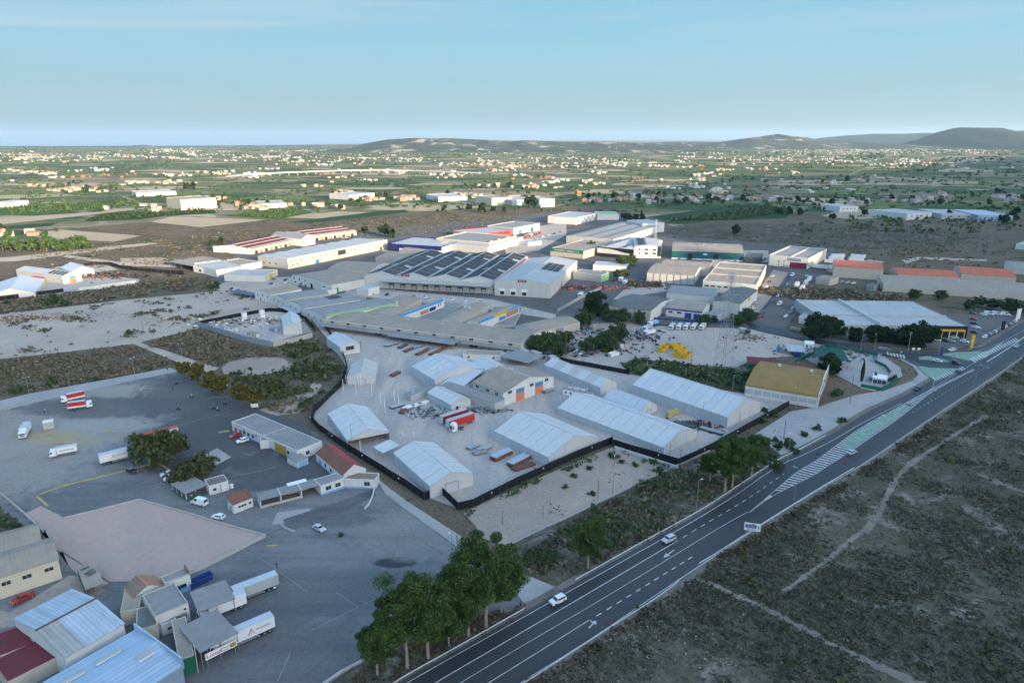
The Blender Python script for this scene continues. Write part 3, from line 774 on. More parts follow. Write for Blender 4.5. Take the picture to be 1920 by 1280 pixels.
R_BLUEW = mat('blue_white_sheet_roof',(0.40,0.46,0.52),0.5,0.12,0.25,dirt=(0.36,0.37,0.37),dirt_amt=0.5,ribs=('Y',0.9),rib_amt=0.32)
R_OLD = mat('old_grey_sheet_roof',(0.36,0.35,0.32),0.7,0.16,0.3,dirt=(0.24,0.22,0.18),dirt_amt=0.5,ribs=('Y',0.9),rib_amt=0.3)
R_RED = mat('bright_red_roof',(0.42,0.045,0.05),0.8,0.14,0.3,dirt=(0.25,0.06,0.05),dirt_amt=0.4,ribs=('Y',0.8),rib_amt=0.15)
R_BROWN = mat('red_brown_roof',(0.20,0.085,0.06),0.85,0.18,0.3,dirt=(0.16,0.12,0.085),dirt_amt=0.7,ribs=('Y',0.8),rib_amt=0.15)
R_MAROON = mat('maroon_roof',(0.14,0.028,0.036),0.85,0.14,0.3,dirt=(0.09,0.03,0.03),dirt_amt=0.6)
R_TERRA = mat('terracotta_roof',(0.40,0.20,0.115),0.85,0.15,0.4,dirt=(0.28,0.17,0.11),dirt_amt=0.5,ribs=('Y',0.5),rib_amt=0.22)
R_TAN = mat('brown_tile_roof',(0.24,0.175,0.13),0.9,0.18,0.4,ribs=('X',0.9),rib_amt=0.25)
R_OCHRE = mat('ochre_lichen_roof',(0.27,0.165,0.055),0.95,0.2,0.16,dirt=(0.20,0.155,0.07),dirt_amt=0.6,ribs=('X',1.0),rib_amt=0.1)
R_ORANGE = mat('orange_red_sheet_roof',(0.50,0.13,0.06),0.7,0.1,0.15,dirt=(0.36,0.1,0.06),dirt_amt=0.4,ribs=('X',1.2),rib_amt=0.22)
TENT = mat('white_tent_membrane',(0.50,0.50,0.49),0.5,0.05,0.25,dirt=(0.36,0.33,0.28),dirt_amt=0.45)
TENT2 = mat('greyed_tent_membrane',(0.43,0.405,0.37),0.55,0.06,0.3,dirt=(0.42,0.38,0.33),dirt_amt=0.35)
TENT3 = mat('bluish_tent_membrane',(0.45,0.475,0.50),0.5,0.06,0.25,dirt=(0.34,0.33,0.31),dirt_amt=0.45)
STEEL = mat('galvanised_steel',(0.36,0.38,0.40),0.45,0.1,0.8,metal=0.6)
ALU = mat('aluminium_frame',(0.40,0.42,0.44),0.5,0.06)
DARKSTEEL = mat('dark_steel',(0.09,0.095,0.10),0.5,0.1,0.8,metal=0.4)
RUST = mat('rusted_steel',(0.17,0.08,0.055),0.85,0.3,1.2,dirt=(0.10,0.06,0.05),dirt_amt=0.6)
GLASS = mat('window_glass',(0.025,0.032,0.04),0.12,0.1,1.0,spec=0.6)
FRAME = mat('window_frame',(0.50,0.50,0.50),0.6,0.05)
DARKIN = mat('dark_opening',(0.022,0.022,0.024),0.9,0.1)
GREYDOOR = mat('grey_door',(0.24,0.25,0.26),0.6,0.08,ribs=('Z',0.4),rib_amt=0.2)
BLUED = mat('blue_paint',(0.025,0.055,0.20),0.55,0.1)
BLUEL = mat('light_blue_paint',(0.17,0.38,0.58),0.7,0.1,0.6,dirt=(0.3,0.36,0.4),dirt_amt=0.3)
SKYB = mat('sky_blue_paint',(0.03,0.26,0.55),0.6,0.06)
ORANGE = mat('orange_door',(0.56,0.19,0.10),0.6,0.1,0.5)
TEALD = mat('teal_blue_paint',(0.05,0.20,0.33),0.6,0.1)
YELLOW = mat('yellow_paint',(0.58,0.34,0.02),0.6,0.1,0.5)
OCHRE = mat('ochre_paint',(0.38,0.23,0.05),0.75,0.15,0.5)
GREEN = mat('green_paint',(0.012,0.13,0.072),0.7,0.12)
DKGREEN = mat('dark_green_sheet',(0.006,0.06,0.052),0.7,0.1)
GREENB = mat('bright_green_paint',(0.03,0.30,0.07),0.65,0.08)
GREENL = mat('pale_green_paint',(0.22,0.42,0.22),0.7,0.08)
TEAL = mat('teal_cladding',(0.015,0.10,0.115),0.5,0.08,0.3,ribs=('X',1.0),rib_amt=0.18)
TEAL_LIT = mat('teal_cladding_lit_side',(0.10,0.27,0.24),0.5,0.08,0.3,ribs=('Y',1.0),rib_amt=0.18)  # paler copy of the cladding, the light on the side put into its colour
RED = mat('red_paint',(0.50,0.03,0.025),0.5,0.08)
MAROON = mat('maroon_paint',(0.20,0.02,0.04),0.6,0.1)
PINK = mat('magenta_paint',(0.50,0.03,0.13),0.6,0.1)
NAVY = mat('navy_paint',(0.012,0.018,0.10),0.55,0.1)
BLACKP = mat('black_paint',(0.015,0.015,0.017),0.5,0.1)
WHITEP = mat('white_paint',(0.72,0.72,0.71),0.5,0.06)
PV = mat('solar_panel',(0.045,0.047,0.05),0.5,0.25,0.8,spec=0.12)
CONCW = mat('concrete_block',(0.40,0.38,0.35),0.9,0.14,0.4,dirt=(0.24,0.23,0.21),dirt_amt=0.5)
PIPEW = mat('vent_metal',(0.45,0.44,0.43),0.5,0.1)

def shade_of(m):
 """the sheet ribs run down the slope: pick the material ribbed along the ridge axis"""
 return m
_wcache = {}
class Bld:
 def __init__(s,name,label,cat,A,B,C,h,zref='eave',gy=None,group=None):
  if gy is not None: h = max(2.0,height_of(at(A[0],gy),A[1]))
  z = h if zref == 'eave' else float(zref)
  a,b,c = at(A[0],A[1],z),at(B[0],B[1],z),at(C[0],C[1],z)
  for p in (a,b,c): p.z = 0
  ex = (b - a); L = ex.length; ex.normalize()
  ey = Vector((-ex.y,ex.x,0)); w = (c - a).dot(ey)
  s.flip = w < 0
  if s.flip: a,ex,w = b,-ex,-w
  s.h,s.L,s.W = h,L,w
  s.o = a; s.rot = math.atan2(ex.y,ex.x)
  s.root = thing(name,label,cat,(a.x,a.y,0),s.rot,group)
  s.ex = ex; s.ey = Vector((-ex.y,ex.x,0))
 def X(s,u): return s.L * (1 - u) if s.flip else s.L * u
 def part(s,mb,name,mats,parent=None): return mb.build(name,mats,parent or s.root)
 def rise_to(s,apex):
  """rise of the ridge so that it shows at picture point apex above the front wall's middle"""
  p = s.o + s.ex * (s.L / 2)
  return max(0.4,height_of(p,apex[1]) - s.h)
 def walls(s,material,side=None,rise=0.0,axis='y',gables=1,top=0.0,kind='gable',back=True):
  mb = MB(); L,W,h = s.L,s.W,s.h + top
  m1 = 1 if side else 0
  def quad(p,q,m):
   mb.poly([(p[0],p[1],-0.3),(q[0],q[1],-0.3),(q[0],q[1],h),(p[0],p[1],h)],m)
  if axis == 'y' and rise > 0:
   prof = []
   for g in range(gables):
    x0,x1 = L * g / gables,L * (g + 1) / gables
    if kind == 'barrel': prof += [(x0 + (x1 - x0) * k / 8,h + rise * math.sin(math.pi * k / 8)) for k in range(9)]
    else: prof += [(x0,h),((x0 + x1) / 2,h + rise),(x1,h)]
   mb.poly([(0,0,-0.3),(L,0,-0.3)] + [(x,0,z) for x,z in prof[::-1]],0)
   mb.poly([(L,W,-0.3),(0,W,-0.3)] + [(x,W,z) for x,z in prof],0)
   quad((0,W),(0,0),m1); quad((L,0),(L,W),m1)
  elif axis == 'x' and rise > 0:
   if kind == 'barrel': prof = [(W * k / 8,h + rise * math.sin(math.pi * k / 8)) for k in range(9)]
   else: prof = [(0,h),(W / 2,h + rise),(W,h)]
   mb.poly([(L,0,-0.3),(L,W,-0.3)] + [(L,y,z) for y,z in prof[::-1]],m1)
   mb.poly([(0,W,-0.3),(0,0,-0.3)] + [(0,y,z) for y,z in prof],m1)
   quad((0,0),(L,0),0); quad((L,W),(0,W),0)
  else:
   quad((0,0),(L,0),0); quad((L,W),(0,W),0); quad((0,W),(0,0),m1); quad((L,0),(L,W),m1)
  return s.part(mb,'wall',[material] + ([side] if side else []))
 def gable_roof(s,mats,rise,axis='y',ov=0.35,panels=0,th=0.14,name='roof',kind='gable',gables=1,mats2=None,lift=0.06):
  """sloping roof; panels > 0 splits every slope into that many panels, each an object"""
  L,W,h = s.L,s.W,s.h + lift
  ms = mats if isinstance(mats,list) else [mats]
  m2 = (mats2 if isinstance(mats2,list) else [mats2]) if mats2 else ms
  out = []
  for g in range(gables):
   if axis == 'y': span,run,off = L / gables,W,L * g / gables
   else: span,run,off = W / gables,L,W * g / gables
   o1 = ov if gables == 1 else 0.0
   if kind == 'barrel': pr = [(span * k / 10,rise * math.sin(math.pi * k / 10)) for k in range(11)]
   else:
    k = rise / (span / 2)
    pr = [(-o1,-o1 * k),(span / 2,rise),(span + o1,-o1 * k)]
   n = max(1,panels)
   for i in range(n):
    r0 = -ov + (run + 2 * ov) * i / n + (0.015 if panels and i else 0); r1 = -ov + (run + 2 * ov) * (i + 1) / n - (0.015 if panels and i < n - 1 else 0)
    halves = [(pr,ms)] if kind == 'barrel' else ([(pr[:2],ms),(pr[1:],m2)] if (panels or mats2) else [(pr,ms)])
    for hv,(pp,mm) in enumerate(halves):
     mb = MB()
     for (p,q) in zip(pp,pp[1:]):
      def V(t,r,dz):
       x,y = (off + t,r) if axis == 'y' else (r,off + t)
       return (x,y,dz)
      a,b,c,d = V(p[0],r0,h + p[1]),V(q[0],r0,h + q[1]),V(q[0],r1,h + q[1]),V(p[0],r1,h + p[1])
      lo = [(v[0],v[1],v[2] - th) for v in (a,b,c,d)]
      top = [(v[0],v[1],v[2]) for v in (a,b,c,d)]
      if axis == 'x': top,lo = top[::-1],lo[::-1]
      mb.poly(top); mb.poly(lo[::-1])
      for e in range(4): mb.poly([lo[e],lo[(e + 1) % 4],top[(e + 1) % 4],top[e]])
     m = mm[(i * 7 + hv * 3 + i // 2) % len(mm)]
     out.append(s.part(mb,'roof_panel' if panels else name,m))
  return out
 def flat_roof(s,material,parapet=0.4,pm=None,th=0.22,slope=0.0):
  mb = MB(); L,W = s.L,s.W; z = s.h - 0.02
  mb.poly([(th,th,z),(L - th,th,z),(L - th,W - th,z + slope),(th,W - th,z + slope)])
  s.part(mb,'roof',material)
  if parapet > 0:
   pb = MB()
   for (x0,x1,y0,y1) in ((0,L,0,th),(0,L,W - th,W),(0,th,th + .002,W - th - .002),(L - th,L,th + .002,W - th - .002)):
    pb.box(x0,x1,y0,y1,s.h - 0.001,s.h + parapet)
   s.part(pb,'parapet',pm or WHITE)
 def mono_roof(s,material,h0,h1,ov=0.3,th=0.16,name='roof',along='y'):
  """single slope from h0 at the front to h1 at the back (or along x)"""
  L,W = s.L,s.W; mb = MB()
  if along == 'y': zs = (h0,h0,h1,h1)
  else: zs = (h1,h0,h0,h1) if s.flip else (h0,h1,h1,h0)
  c = [(-ov,-ov),(L + ov,-ov),(L + ov,W + ov),(-ov,W + ov)]
  top = [(x,y,z) for (x,y),z in zip(c,zs)]; lo = [(x,y,z - th) for x,y,z in top]
  mb.poly(top); mb.poly(lo[::-1])
  for e in range(4): mb.poly([lo[e],lo[(e + 1) % 4],top[(e + 1) % 4],top[e]])
  return s.part(mb,name,material)
 def on(s,side,u,z,w,hgt,d,material,name,label=None,parent=None,inset=0.0):
  """a plate of size w x hgt x d standing proud of a wall; u runs 0..1 from the A corner (front/back) or from front to back (sides)"""
  mb = MB()
  if side in ('F','K'):
   x = s.X(u); y0,y1 = (-d,0.03) if side == 'F' else (s.W - 0.03,s.W + d)
   mb.box(x - w / 2,x + w / 2,y0,y1,z,z + hgt,0,True)
  else:
   atA = (side == 'SA') != s.flip
   x0,x1 = (-d,0.03) if atA else (s.L - 0.03,s.L + d)
   y = s.W * u
   mb.box(x0,x1,y - w / 2,y + w / 2,z,z + hgt,0,True)
  o = s.part(mb,name,material,parent)
  if label: o['label'] = label
  return o
 def window(s,side,u,z,w,hgt,fm=None,gm=None):
  f = s.on(side,u,z - 0.08,w + 0.16,hgt + 0.16,0.05,fm or FRAME,'window')
  s.on(side,u,z,w,hgt,0.075,gm or GLASS,'pane',None,f)
  if w > 1.3: s.on(side,u,z,0.07,hgt,0.095,fm or FRAME,'mullion',None,f)
  return f
 def windows(s,side,us,z,w,hgt,fm=None,gm=None):
  for u in us: s.window(side,u,z,w,hgt,fm,gm)
 def door(s,side,u,w,hgt,material,z=0.0):
  d = s.on(side,u,z,w,hgt,0.06,material,'door')
  s.on(side,u,z + 1.0,min(0.4,w * .2),0.12,0.1,DARKSTEEL,'handle',None,d)
  return d
 def roof_z(s,x,y,rise,axis='y',gables=1):
  span = (s.L if axis == 'y' else s.W) / gables; t = (x if axis == 'y' else y) % span
  return s.h + rise * (1 - abs(t - span / 2) / (span / 2))
def text_part(txt,size,material,parent,loc,rot,name='lettering',extrude=0.02,sx=1.0):
 cu = bpy.data.curves.new(name,'FONT'); cu.body = txt; cu.size = size; cu.extrude = extrude
 cu.align_x = 'CENTER'; cu.align_y = 'CENTER'; cu.resolution_u = 2
 cu.materials.append(material)
 tmp = bpy.data.objects.new(name,cu)
 me = bpy.data.meshes.new_from_object(tmp); bpy.data.objects.remove(tmp)
 o = put(name,me,parent,loc); o.rotation_euler = rot; o.scale = (sx,1,1)
 return o
def wall_text(b,side,u,z,txt,size,material,d=0.08,sx=1.0,parent=None):
 """lettering on a wall, reading left to right from outside"""
 if side == 'F': loc,r = (b.X(u),-d,z),(math.pi / 2,0,0)
 elif side == 'K': loc,r = (b.X(u),b.W + d,z),(math.pi / 2,0,math.pi)
 else:
  atA = (side == 'SA') != b.flip
  loc,r = ((-d if atA else b.L + d),b.W * u,z),(math.pi / 2,0,-math.pi / 2 if atA else math.pi / 2)
 return text_part(txt,size,material,parent or b.root,loc,r,'lettering',0.015,sx)
def roof_vent(b,x,y,z,r=0.4,hh=0.7):
 mb = MB(); mb.tube((x,y,z - 0.3),(x,y,z + hh),r * 0.7,r * 0.7,8); mb.tube((x,y,z + hh),(x,y,z + hh + 0.25),r * 1.15,r * 0.5,8)
 b.part(mb,'roof_vent',PIPEW)
def ridge_cap(b,rise,axis='y',m=None):
 mb = MB(); z = b.h + rise + 0.09
 if axis == 'y': mb.box(b.L / 2 - 0.3,b.L / 2 + 0.3,-0.3,b.W + 0.3,z - 0.12,z + 0.03)
 else: mb.box(-0.3,b.L + 0.3,b.W / 2 - 0.3,b.W / 2 + 0.3,z - 0.12,z + 0.03)
 b.part(mb,'ridge_cap',m or PIPEW)

# ---------------------------------------------------------------- marquee tents of the depot
GT = 'white marquee tents of the depot'
def tent(label,A,B,C,h,apex,panels,mats=None,front='plain',name='marquee_tent'):
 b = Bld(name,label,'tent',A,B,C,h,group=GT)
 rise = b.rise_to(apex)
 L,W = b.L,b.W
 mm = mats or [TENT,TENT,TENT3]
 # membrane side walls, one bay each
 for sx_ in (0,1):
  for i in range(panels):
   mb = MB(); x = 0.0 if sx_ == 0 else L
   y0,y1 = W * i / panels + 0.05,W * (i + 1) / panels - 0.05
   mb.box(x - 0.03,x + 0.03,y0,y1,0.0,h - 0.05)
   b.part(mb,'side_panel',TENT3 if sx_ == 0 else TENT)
 for y,nm in ((0.0,'gable_wall'),(W,'gable_wall')):
  if front == 'open' and y == 0.0:
   mb = MB(); mb.poly([(0,-0.03,h - 0.4),(L,-0.03,h - 0.4),(L,-0.03,h),(L / 2,-0.03,h + rise),(0,-0.03,h)]); mb.poly([(0,0.03,h - 0.4),(0,0.03,h),(L / 2,0.03,h + rise),(L,0.03,h),(L,0.03,h - 0.4)])
   b.part(mb,'gable_wall',TENT)
   continue
  mb = MB()
  for yy,rev in ((y - 0.03,False),(y + 0.03,True)):
   p = [(0,yy,0),(L,yy,0),(L,yy,h),(L / 2,yy,h + rise),(0,yy,h)]
   mb.poly(p[::-1] if rev else p)
  b.part(mb,nm,TENT)
 b.gable_roof(mm,rise,'y',0.15,panels,0.06)
 # aluminium frame: rafters, eave rails, ridge, posts
 fr = MB()
 for i in range(panels + 1):
  y = W * i / panels + (0.0 if 0 < i < panels else (-0.12 if i == 0 else 0.12))
  fr.bar((0,y,h + 0.1),(L / 2,y,h + rise + 0.1),0.16,0.10); fr.bar((L / 2,y,h + rise + 0.1),(L,y,h + 0.1),0.16,0.10)
  for x in (-0.05,L + 0.05): fr.bar((x,y,0),(x,y,h + 0.05),0.18)
 for x in (-0.07,L + 0.07): fr.bar((x,0,h),(x,W,h),0.14)
 fr.bar((L / 2,-.1,h + rise + 0.07),(L / 2,W + .1,h + rise + 0.07),0.2)
 b.part(fr,'frame',ALU)
 if front in ('door','gate'):
  wd,hd = (1.1,2.2) if front == 'door' else (L * 0.3,h * 0.8)
  u = 0.3 if front == 'door' else 0.5
  x = b.X(u) if front == 'door' else L / 2
  mb = MB(); mb.box(x - wd / 2,x + wd / 2,-0.09,-0.04,0,hd,0)
  d = b.part(mb,'door',BLACKP if front == 'door' else TENT3)
  fb = MB()
  for xx in (x - wd / 2,x + wd / 2): fb.bar((xx,-0.1,0),(xx,-0.1,hd),0.1)
  fb.bar((x - wd / 2,-0.1,hd),(x + wd / 2,-0.1,hd),0.1)
  fb.build('door_frame',DARKSTEEL,d)
 else:
  for k in (0.33,0.67):
   if front == 'open': continue
   fb = MB(); fb.bar((L * k,-0.06,0),(L * k,-0.06,h + rise * 0.66),0.07); b.part(fb,'gable_post',ALU)
 return b
T1 = tent('white marquee with its gable open over a dark interior, beside the driving school lane',(651,825),(730,809),(589,780),3.8,(695,804),6,front='open')
T2 = tent('long white marquee with a gate in its gable, in the depot corner beside the lane',(806,911),(887,887),(708,857),4.5,(847,885),6,front='gate')
T3 = tent('widest white marquee with a blank gable, stacked planks lying along its flank',(1028,857),(1122,819),(901,817),4.0,(1076,816),6)
T4 = tent('small white marquee with a narrow black doorway, right behind the red trailers',(846,759),(882,749),(781,741),3.5,(864,746),5,front='door')
T5 = tent('white marquee with a corrugated container tucked under its eave, next to the beige hall',(815,712),(908,692),(767,688),5.0,(862,686),5,[TENT3,TENT])
T7 = tent('short bluish marquee just behind the beige roofed hall',(907,697),(952,688),(871,683),4.0,(934,684),3,[TENT3])
T8 = tent('long low marquee behind the white site cabins, greyed panels near its far end',(1125,726),(1157,717),(986,692),4.0,(1142,710),7,[TENT,TENT2,TENT3])
T9 = tent('narrow white marquee with one framed gate, between the two longest marquees',(1201,771),(1232,759),(1120,750),3.0,(1217,751),5,[TENT3],front='gate')
T10 = tent('largest white marquee, standing next to the derelict ochre roofed building',(1364,782),(1427,754),(1146,735),5.0,(1397,746),12,[TENT3,TENT,TENT3])
T11 = tent('long white marquee with beige roof panels, ending at the fence corner above the lot',(1244,839),(1307,807),(1020,774),3.0,(1275,804),10,[TENT,TENT3,TENT,TENT3,TENT2])
T12 = tent('white marquee with a big grey window in its gable, by the market hall',(638,651),(674,645),(619,632),4.8,(660,640),3,[TENT3])
T12.window('F',0.5,2.6,4.6,2.0,STEEL)
T12.on('F',0.5,-0.0,T12.L * 0.96,0.9,0.1,WHITE,'base_wall')
T13 = tent('white marquee with greyed slope and dark framed gate, standing among white poles',(651,708),(703,706),(667,682),3.5,(676,697),3,[TENT2],front='gate')
b = Bld('lean_to_tent','pale blue lean-to awning joining a marquee to the beige hall','tent',(824,722),(862,729),(876,697),4.0)
b.walls(TENT3); b.mono_roof(TENT3,4.05,6.0,0.1)
b = Bld('tent_wing','small white awning wing beside the lowest long marquee','tent',(700,838),(718,849),(733,829),3.2)
b.mono_roof(TENT,3.3,4.2,0.1); fr = MB()
for x in (0.1,b.L - 0.1):
 for y in (0.1,b.W - 0.1): fr.bar((x,y,0),(x,y,3.3),0.14)
b.part(fr,'frame',STEEL)

# beige hall with two orange doors
b = Bld('hall','white hall with beige roof and two orange and blue doors amid the marquees','warehouse',(943,737),(1038,705),(876,719),6.2)
rise = b.rise_to((990,705.5)); b.walls(WHITE,CLADY,rise); b.gable_roof(R_BEIGEY,rise,'y',0.3); ridge_cap(b,rise)
for u in (0.325,0.70):
 d = b.on('F',u,0,5.0,4.0,0.08,ORANGE,'door'); b.on('F',u,4.0,5.0,1.9,0.08,TEALD,'transom',None,d); b.on('F',u,1.0,0.5,0.2,0.12,DARKSTEEL,'handle',None,d)
b.windows('F',(0.13,0.55,0.85),5.0,2.2,1.3); b.windows('SA',(0.2,0.5,0.85),4.4,2.0,1.0)
for k in (0.35,0.45): roof_vent(b,b.L * 0.5,b.W * (1 - k),b.h + rise,0.5)
b = Bld('side_shed','flat grey lean-to with ribbed wall along the left flank of the beige hall','shed',(928,756),(822,724),(944,747),4.0)
b.walls(GREYW,GREYW); b.mono_roof(R_FLAT,4.1,4.5,0.1)

# site cabins and containers
def cabin(label,A,ang_to,L=6.0,W=2.5,hh=2.7,name='site_cabin',cat='cabin',m=None,group='white site cabins',ribs=False,roofm=None):
 a = at(*A); d = (at(*ang_to) - a).normalized()
 r = thing(name,label,cat,(a.x,a.y,0),math.atan2(d.y,d.x),group)
 mb = MB(); mb.box(0,L,0,W,0.12,hh)
 if ribs:
  k = int(L / 0.5)
  for i in range(k):
   x = (i + 0.5) * L / k
   for y in (-0.05,W + 0.05): mb.box(x - 0.12,x + 0.12,min(y,y * .2 if y < 0 else W - .0),max(y,0.0 if y < 0 else y),0.25,hh - 0.15)
 mb.build('body',m or WHITEP,r)
 mb = MB(); mb.box(-0.06,L + 0.06,-0.06,W + 0.06,hh + 0.002,hh + 0.1); mb.build('roof',roofm or R_FLAT,r)
 mb = MB()
 for x in (0,L):
  for y in (0,W): mb.box(x - 0.09,x + 0.09,y - 0.09,y + 0.09,0,hh - 0.01)
 mb.build('corner_post',DARKSTEEL,r)
 mb = MB(); mb.box(L - 0.03,L + 0.05,0.2,W - 0.2,0.2,hh - 0.2); mb.build('door',TENT3,r)
 for x in (L * 0.3,L * 0.7):
  mb = MB(); mb.box(x - 0.5,x + 0.5,-0.07,-0.01,1.1,2.0); w = mb.build('window',FRAME,r)
  mb = MB(); mb.box(x - 0.42,x + 0.42,-0.09,-0.06,1.18,1.92); mb.build('pane',GLASS,w)
 return r
cabin('white site cabin with two windows, left of a joined pair',(1054,740),(1085,746))
cabin('white site cabin at the right end of a joined pair',(1081,745),(1115,751),7.0)
cabin('white site cabin behind the joined pair of cabins',(1064,733),(1095,739),9.0)
b = Bld('container','grey corrugated container with a pale lid, leaning against a marquee','container',(757,737),(770,742),(806,719),2.8)
b.walls(GREYW,GREYW); b.flat_roof(R_FLAT,0.1,STEEL); b.on('F',0.5,0.2,b.L * .8,2.2,0.05,R_WHITE,'door')
for i,(A,B_) in enumerate([((972,664),(987,671)),((992,668),(1011,675)),((1026,677),(1046,687))]):
 r = cabin(['grey container with an orange end, leftmost of three by the market hall','pair width grey container with orange end, second of three by the market hall','grey and orange container nearest the black fence corner'][i],A,B_,6.5,3.2,3.0,'container','container',mat('container_grey',(0.26,0.28,0.30),0.6,0.1),'grey and orange containers by the market hall',True,R_WHITE)
 mb = MB(); mb.box(6.56,6.62,0.1,3.1,0.2,2.9); mb.build('end_door',OCHRE,r)

def ordinal(n):
 base = 'first second third fourth fifth sixth seventh eighth ninth tenth eleventh twelfth thirteenth fourteenth fifteenth sixteenth seventeenth eighteenth nineteenth twentieth'.split()
 if n <= 20: return base[n - 1]
 if n % 10 == 0: return {30: 'thirtieth',40: 'fortieth'}[n]
 return {2: 'twenty-',3: 'thirty-',4: 'forty-'}[n // 10] + base[n % 10 - 1]
# ---------------------------------------------------------------- black mesh fence of the depot
FENCE = mat('black_fence_mesh',(0.012,0.011,0.013),0.9,0.2,0.6)
LAMP = mat('white_lamp_globe',(0.75,0.74,0.70),0.4,0.05)
def fence(name,label,pix,hh,material,pm,step=4.0,thick=0.05,group=None,lamps=0,z0=0.05,straight=True,cat='fence',post_extra=0.15,post_w=0.09):
 pts = pts_at(pix)
 c = pts[0]
 r = thing(name,label,cat,(c.x,c.y,0),0,group)
 k = 0
 for a,b in zip(pts,pts[1:]):
  d = b - a; n = max(1,round(d.length / step)); ang = math.atan2(d.y,d.x)
  for i in range(n):
   p,q = a.lerp(b,i / n),a.lerp(b,(i + 1) / n)
   dz = 0.06 * math.sin(k * 1.7)
   mb = MB(); l = (q - p).length
   mb.box(0.03,l - 0.03,-thick / 2,thick / 2,z0,hh + dz)
   mb.build('fence_panel',material,r,p - c,ang)
   mb = MB(); mb.bar((0,0,0),(0,0,hh + post_extra),post_w)
   po = mb.build('fence_post',pm,r,p - c,ang)
   if lamps and k % lamps == 0:
    lb = MB(); lb.tube((0,-0.05,hh * .72),(0,-0.35,hh * .72),0.03,0.03,5); lb.tube((0,-0.35,hh * .72 - .16),(0,-0.35,hh * .72 + .2),0.2,0.16,8); lb.build('lamp',LAMP,po)
   k += 1
 return r
fence('depot_fence','tall black mesh fence running round the marquee depot along lane and bare lot',[(594,598),(616,624),(641,660),(651,690),(640,722),(616,748),(588,776),(584,790),(600,808),(642,838),(702,876),(762,914),(796,938),(806,934),(826,924),(859,957),(888,950),(967,910),(1080,859),(1149,831)],2.9,FENCE,DARKSTEEL,4.0,lamps=6)
fence('depot_fence','black mesh fence above a white graffiti wall, along the longest tents to the road side',[(1147,829),(1147,836),(1272,873),(1330,846),(1400,806),(1479,762)],2.9,FENCE,DARKSTEEL,4.0,lamps=6)
fence('depot_fence','black mesh fence behind the back marquees, between the depot and the skip yard',[(1040,676),(1062,681),(1112,690),(1180,703)],2.6,FENCE,DARKSTEEL,4.0)
def low_wall(name,label,pix,hh,th,material,group=None,cat='wall',z0=-0.1,cap=None):
 pts = pts_at(pix); c = pts[0]
 r = thing(name,label,cat,(c.x,c.y,0),0,group)
 for a,b in zip(pts,pts[1:]):
  d = b - a; ang = math.atan2(d.y,d.x); n = max(1,round(d.length / 9))
  for i in range(n):
   p,q = a.lerp(b,i / n),a.lerp(b,(i + 1) / n); l = (q - p).length
   mb = MB(); mb.box(0.01,l - 0.01,-th / 2,th / 2,z0,hh); o = mb.build('wall_section',material,r,p - c,ang)
   if cap:
    mb = MB(); mb.box(0,l,-th / 2 - 0.05,th / 2 + 0.05,hh,hh + 0.08); mb.build('coping',cap,o)
 return r
gw = low_wall('graffiti_wall','low white wall with dark graffiti below the black fence corner',[(1152,842),(1271,880)],1.4,0.25,WHITE)
gp_ = pts_at([(1152,842),(1271,880)]); gd = (gp_[1] - gp_[0]); ga = math.atan2(gd.y,gd.x)
gm = MB()
for i in range(26):
 x = gd.length * (0.18 + 0.55 * i / 26);
 if rnd.random() < 0.25: continue
 hgt = rnd.uniform(0.3,0.8); z = rnd.uniform(0.15,0.45)
 gm.bar((x,-0.14,z),(x + rnd.uniform(-.25,.25),-0.14,z + hgt),0.07,0.02); gm.bar((x,-0.14,z + hgt * rnd.random()),(x + 0.4,-0.14,z + hgt * rnd.random()),0.06,0.02)
go = gm.build('graffiti',BLACKP,gw,(0,0,0),ga); go['kind'] = 'stuff'
low_wall('boundary_wall','long low concrete wall between the bare lot and the roadside scrub',[(948,1028),(1020,992),(1100,955),(1180,915),(1265,876),(1330,846)],0.7,0.3,CONCW)
low_wall('boundary_wall','low pale wall at the left edge of the truck yard',[(-20,915),(4,930),(45,965),(82,1000)],1.2,0.35,CONCW)
low_wall('lane_wall','low concrete wall with wire fence between the lane and the empty parking ground',[(722,928),(760,956),(800,986),(842,1014),(864,1032)],0.5,0.3,CONCW)
low_wall('yard_kerb_wall','pale kerb wall along the bottom of the parking ground beside the pines',[(585,1300),(640,1262),(682,1240)],0.8,0.5,CONCW)
low_wall('curved_wall','short curved white wall at the exit beside the blue trimmed office',[(684,956),(692,948),(700,930),(702,917)],1.0,0.3,WHITE)
low_wall('ramp_wall','small stepped wall beside the parked silver saloon',[(524,984),(534,992),(552,1000)],0.9,0.3,CONCW)
fence('wire_fence','thin wire fence on grey posts beside the concrete lane',[(722,928),(800,986),(864,1032)],0.62,CONCW,STEEL,3.5,0.06,z0=0.5,post_extra=1.1,post_w=0.07)

# raised practice ground with its retaining kerbs
tp = pts_at([(120,972),(262,937),(497,1005),(372,1068),(292,1092),(205,1092),(160,1062),(108,1030),(86,1000)])
mb = MB(); mb.prism([(p.x,p.y) for p in tp],0.0,0.43); o = mb.build('terrace',G_RED); o['kind'] = 'structure'
def wall_z(name,label,pix,z0,z1,th,material):
 pts = pts_at(pix,0.6)
 for p in pts: p.z = 0
 c = pts[0]; r = thing(name,label,'wall',(c.x,c.y,0))
 for a,b in zip(pts,pts[1:]):
  d = b - a; mb = MB(); mb.box(0.005,d.length - 0.005,-th / 2,th / 2,z0,z1); mb.build('wall_section',material,r,a - c,math.atan2(d.y,d.x))
wall_z('retaining_wall','pale retaining wall along the lower right side of the reddish practice ground',[(498,1004),(440,1034),(372,1068),(330,1082)],-0.1,1.25,0.35,CONCW)
wall_z('retaining_wall','thin white topped kerb wall round the upper corner of the reddish practice ground',[(120,971),(190,954),(262,936),(340,958),(420,982),(497,1003)],-0.1,0.95,0.3,CONCW)

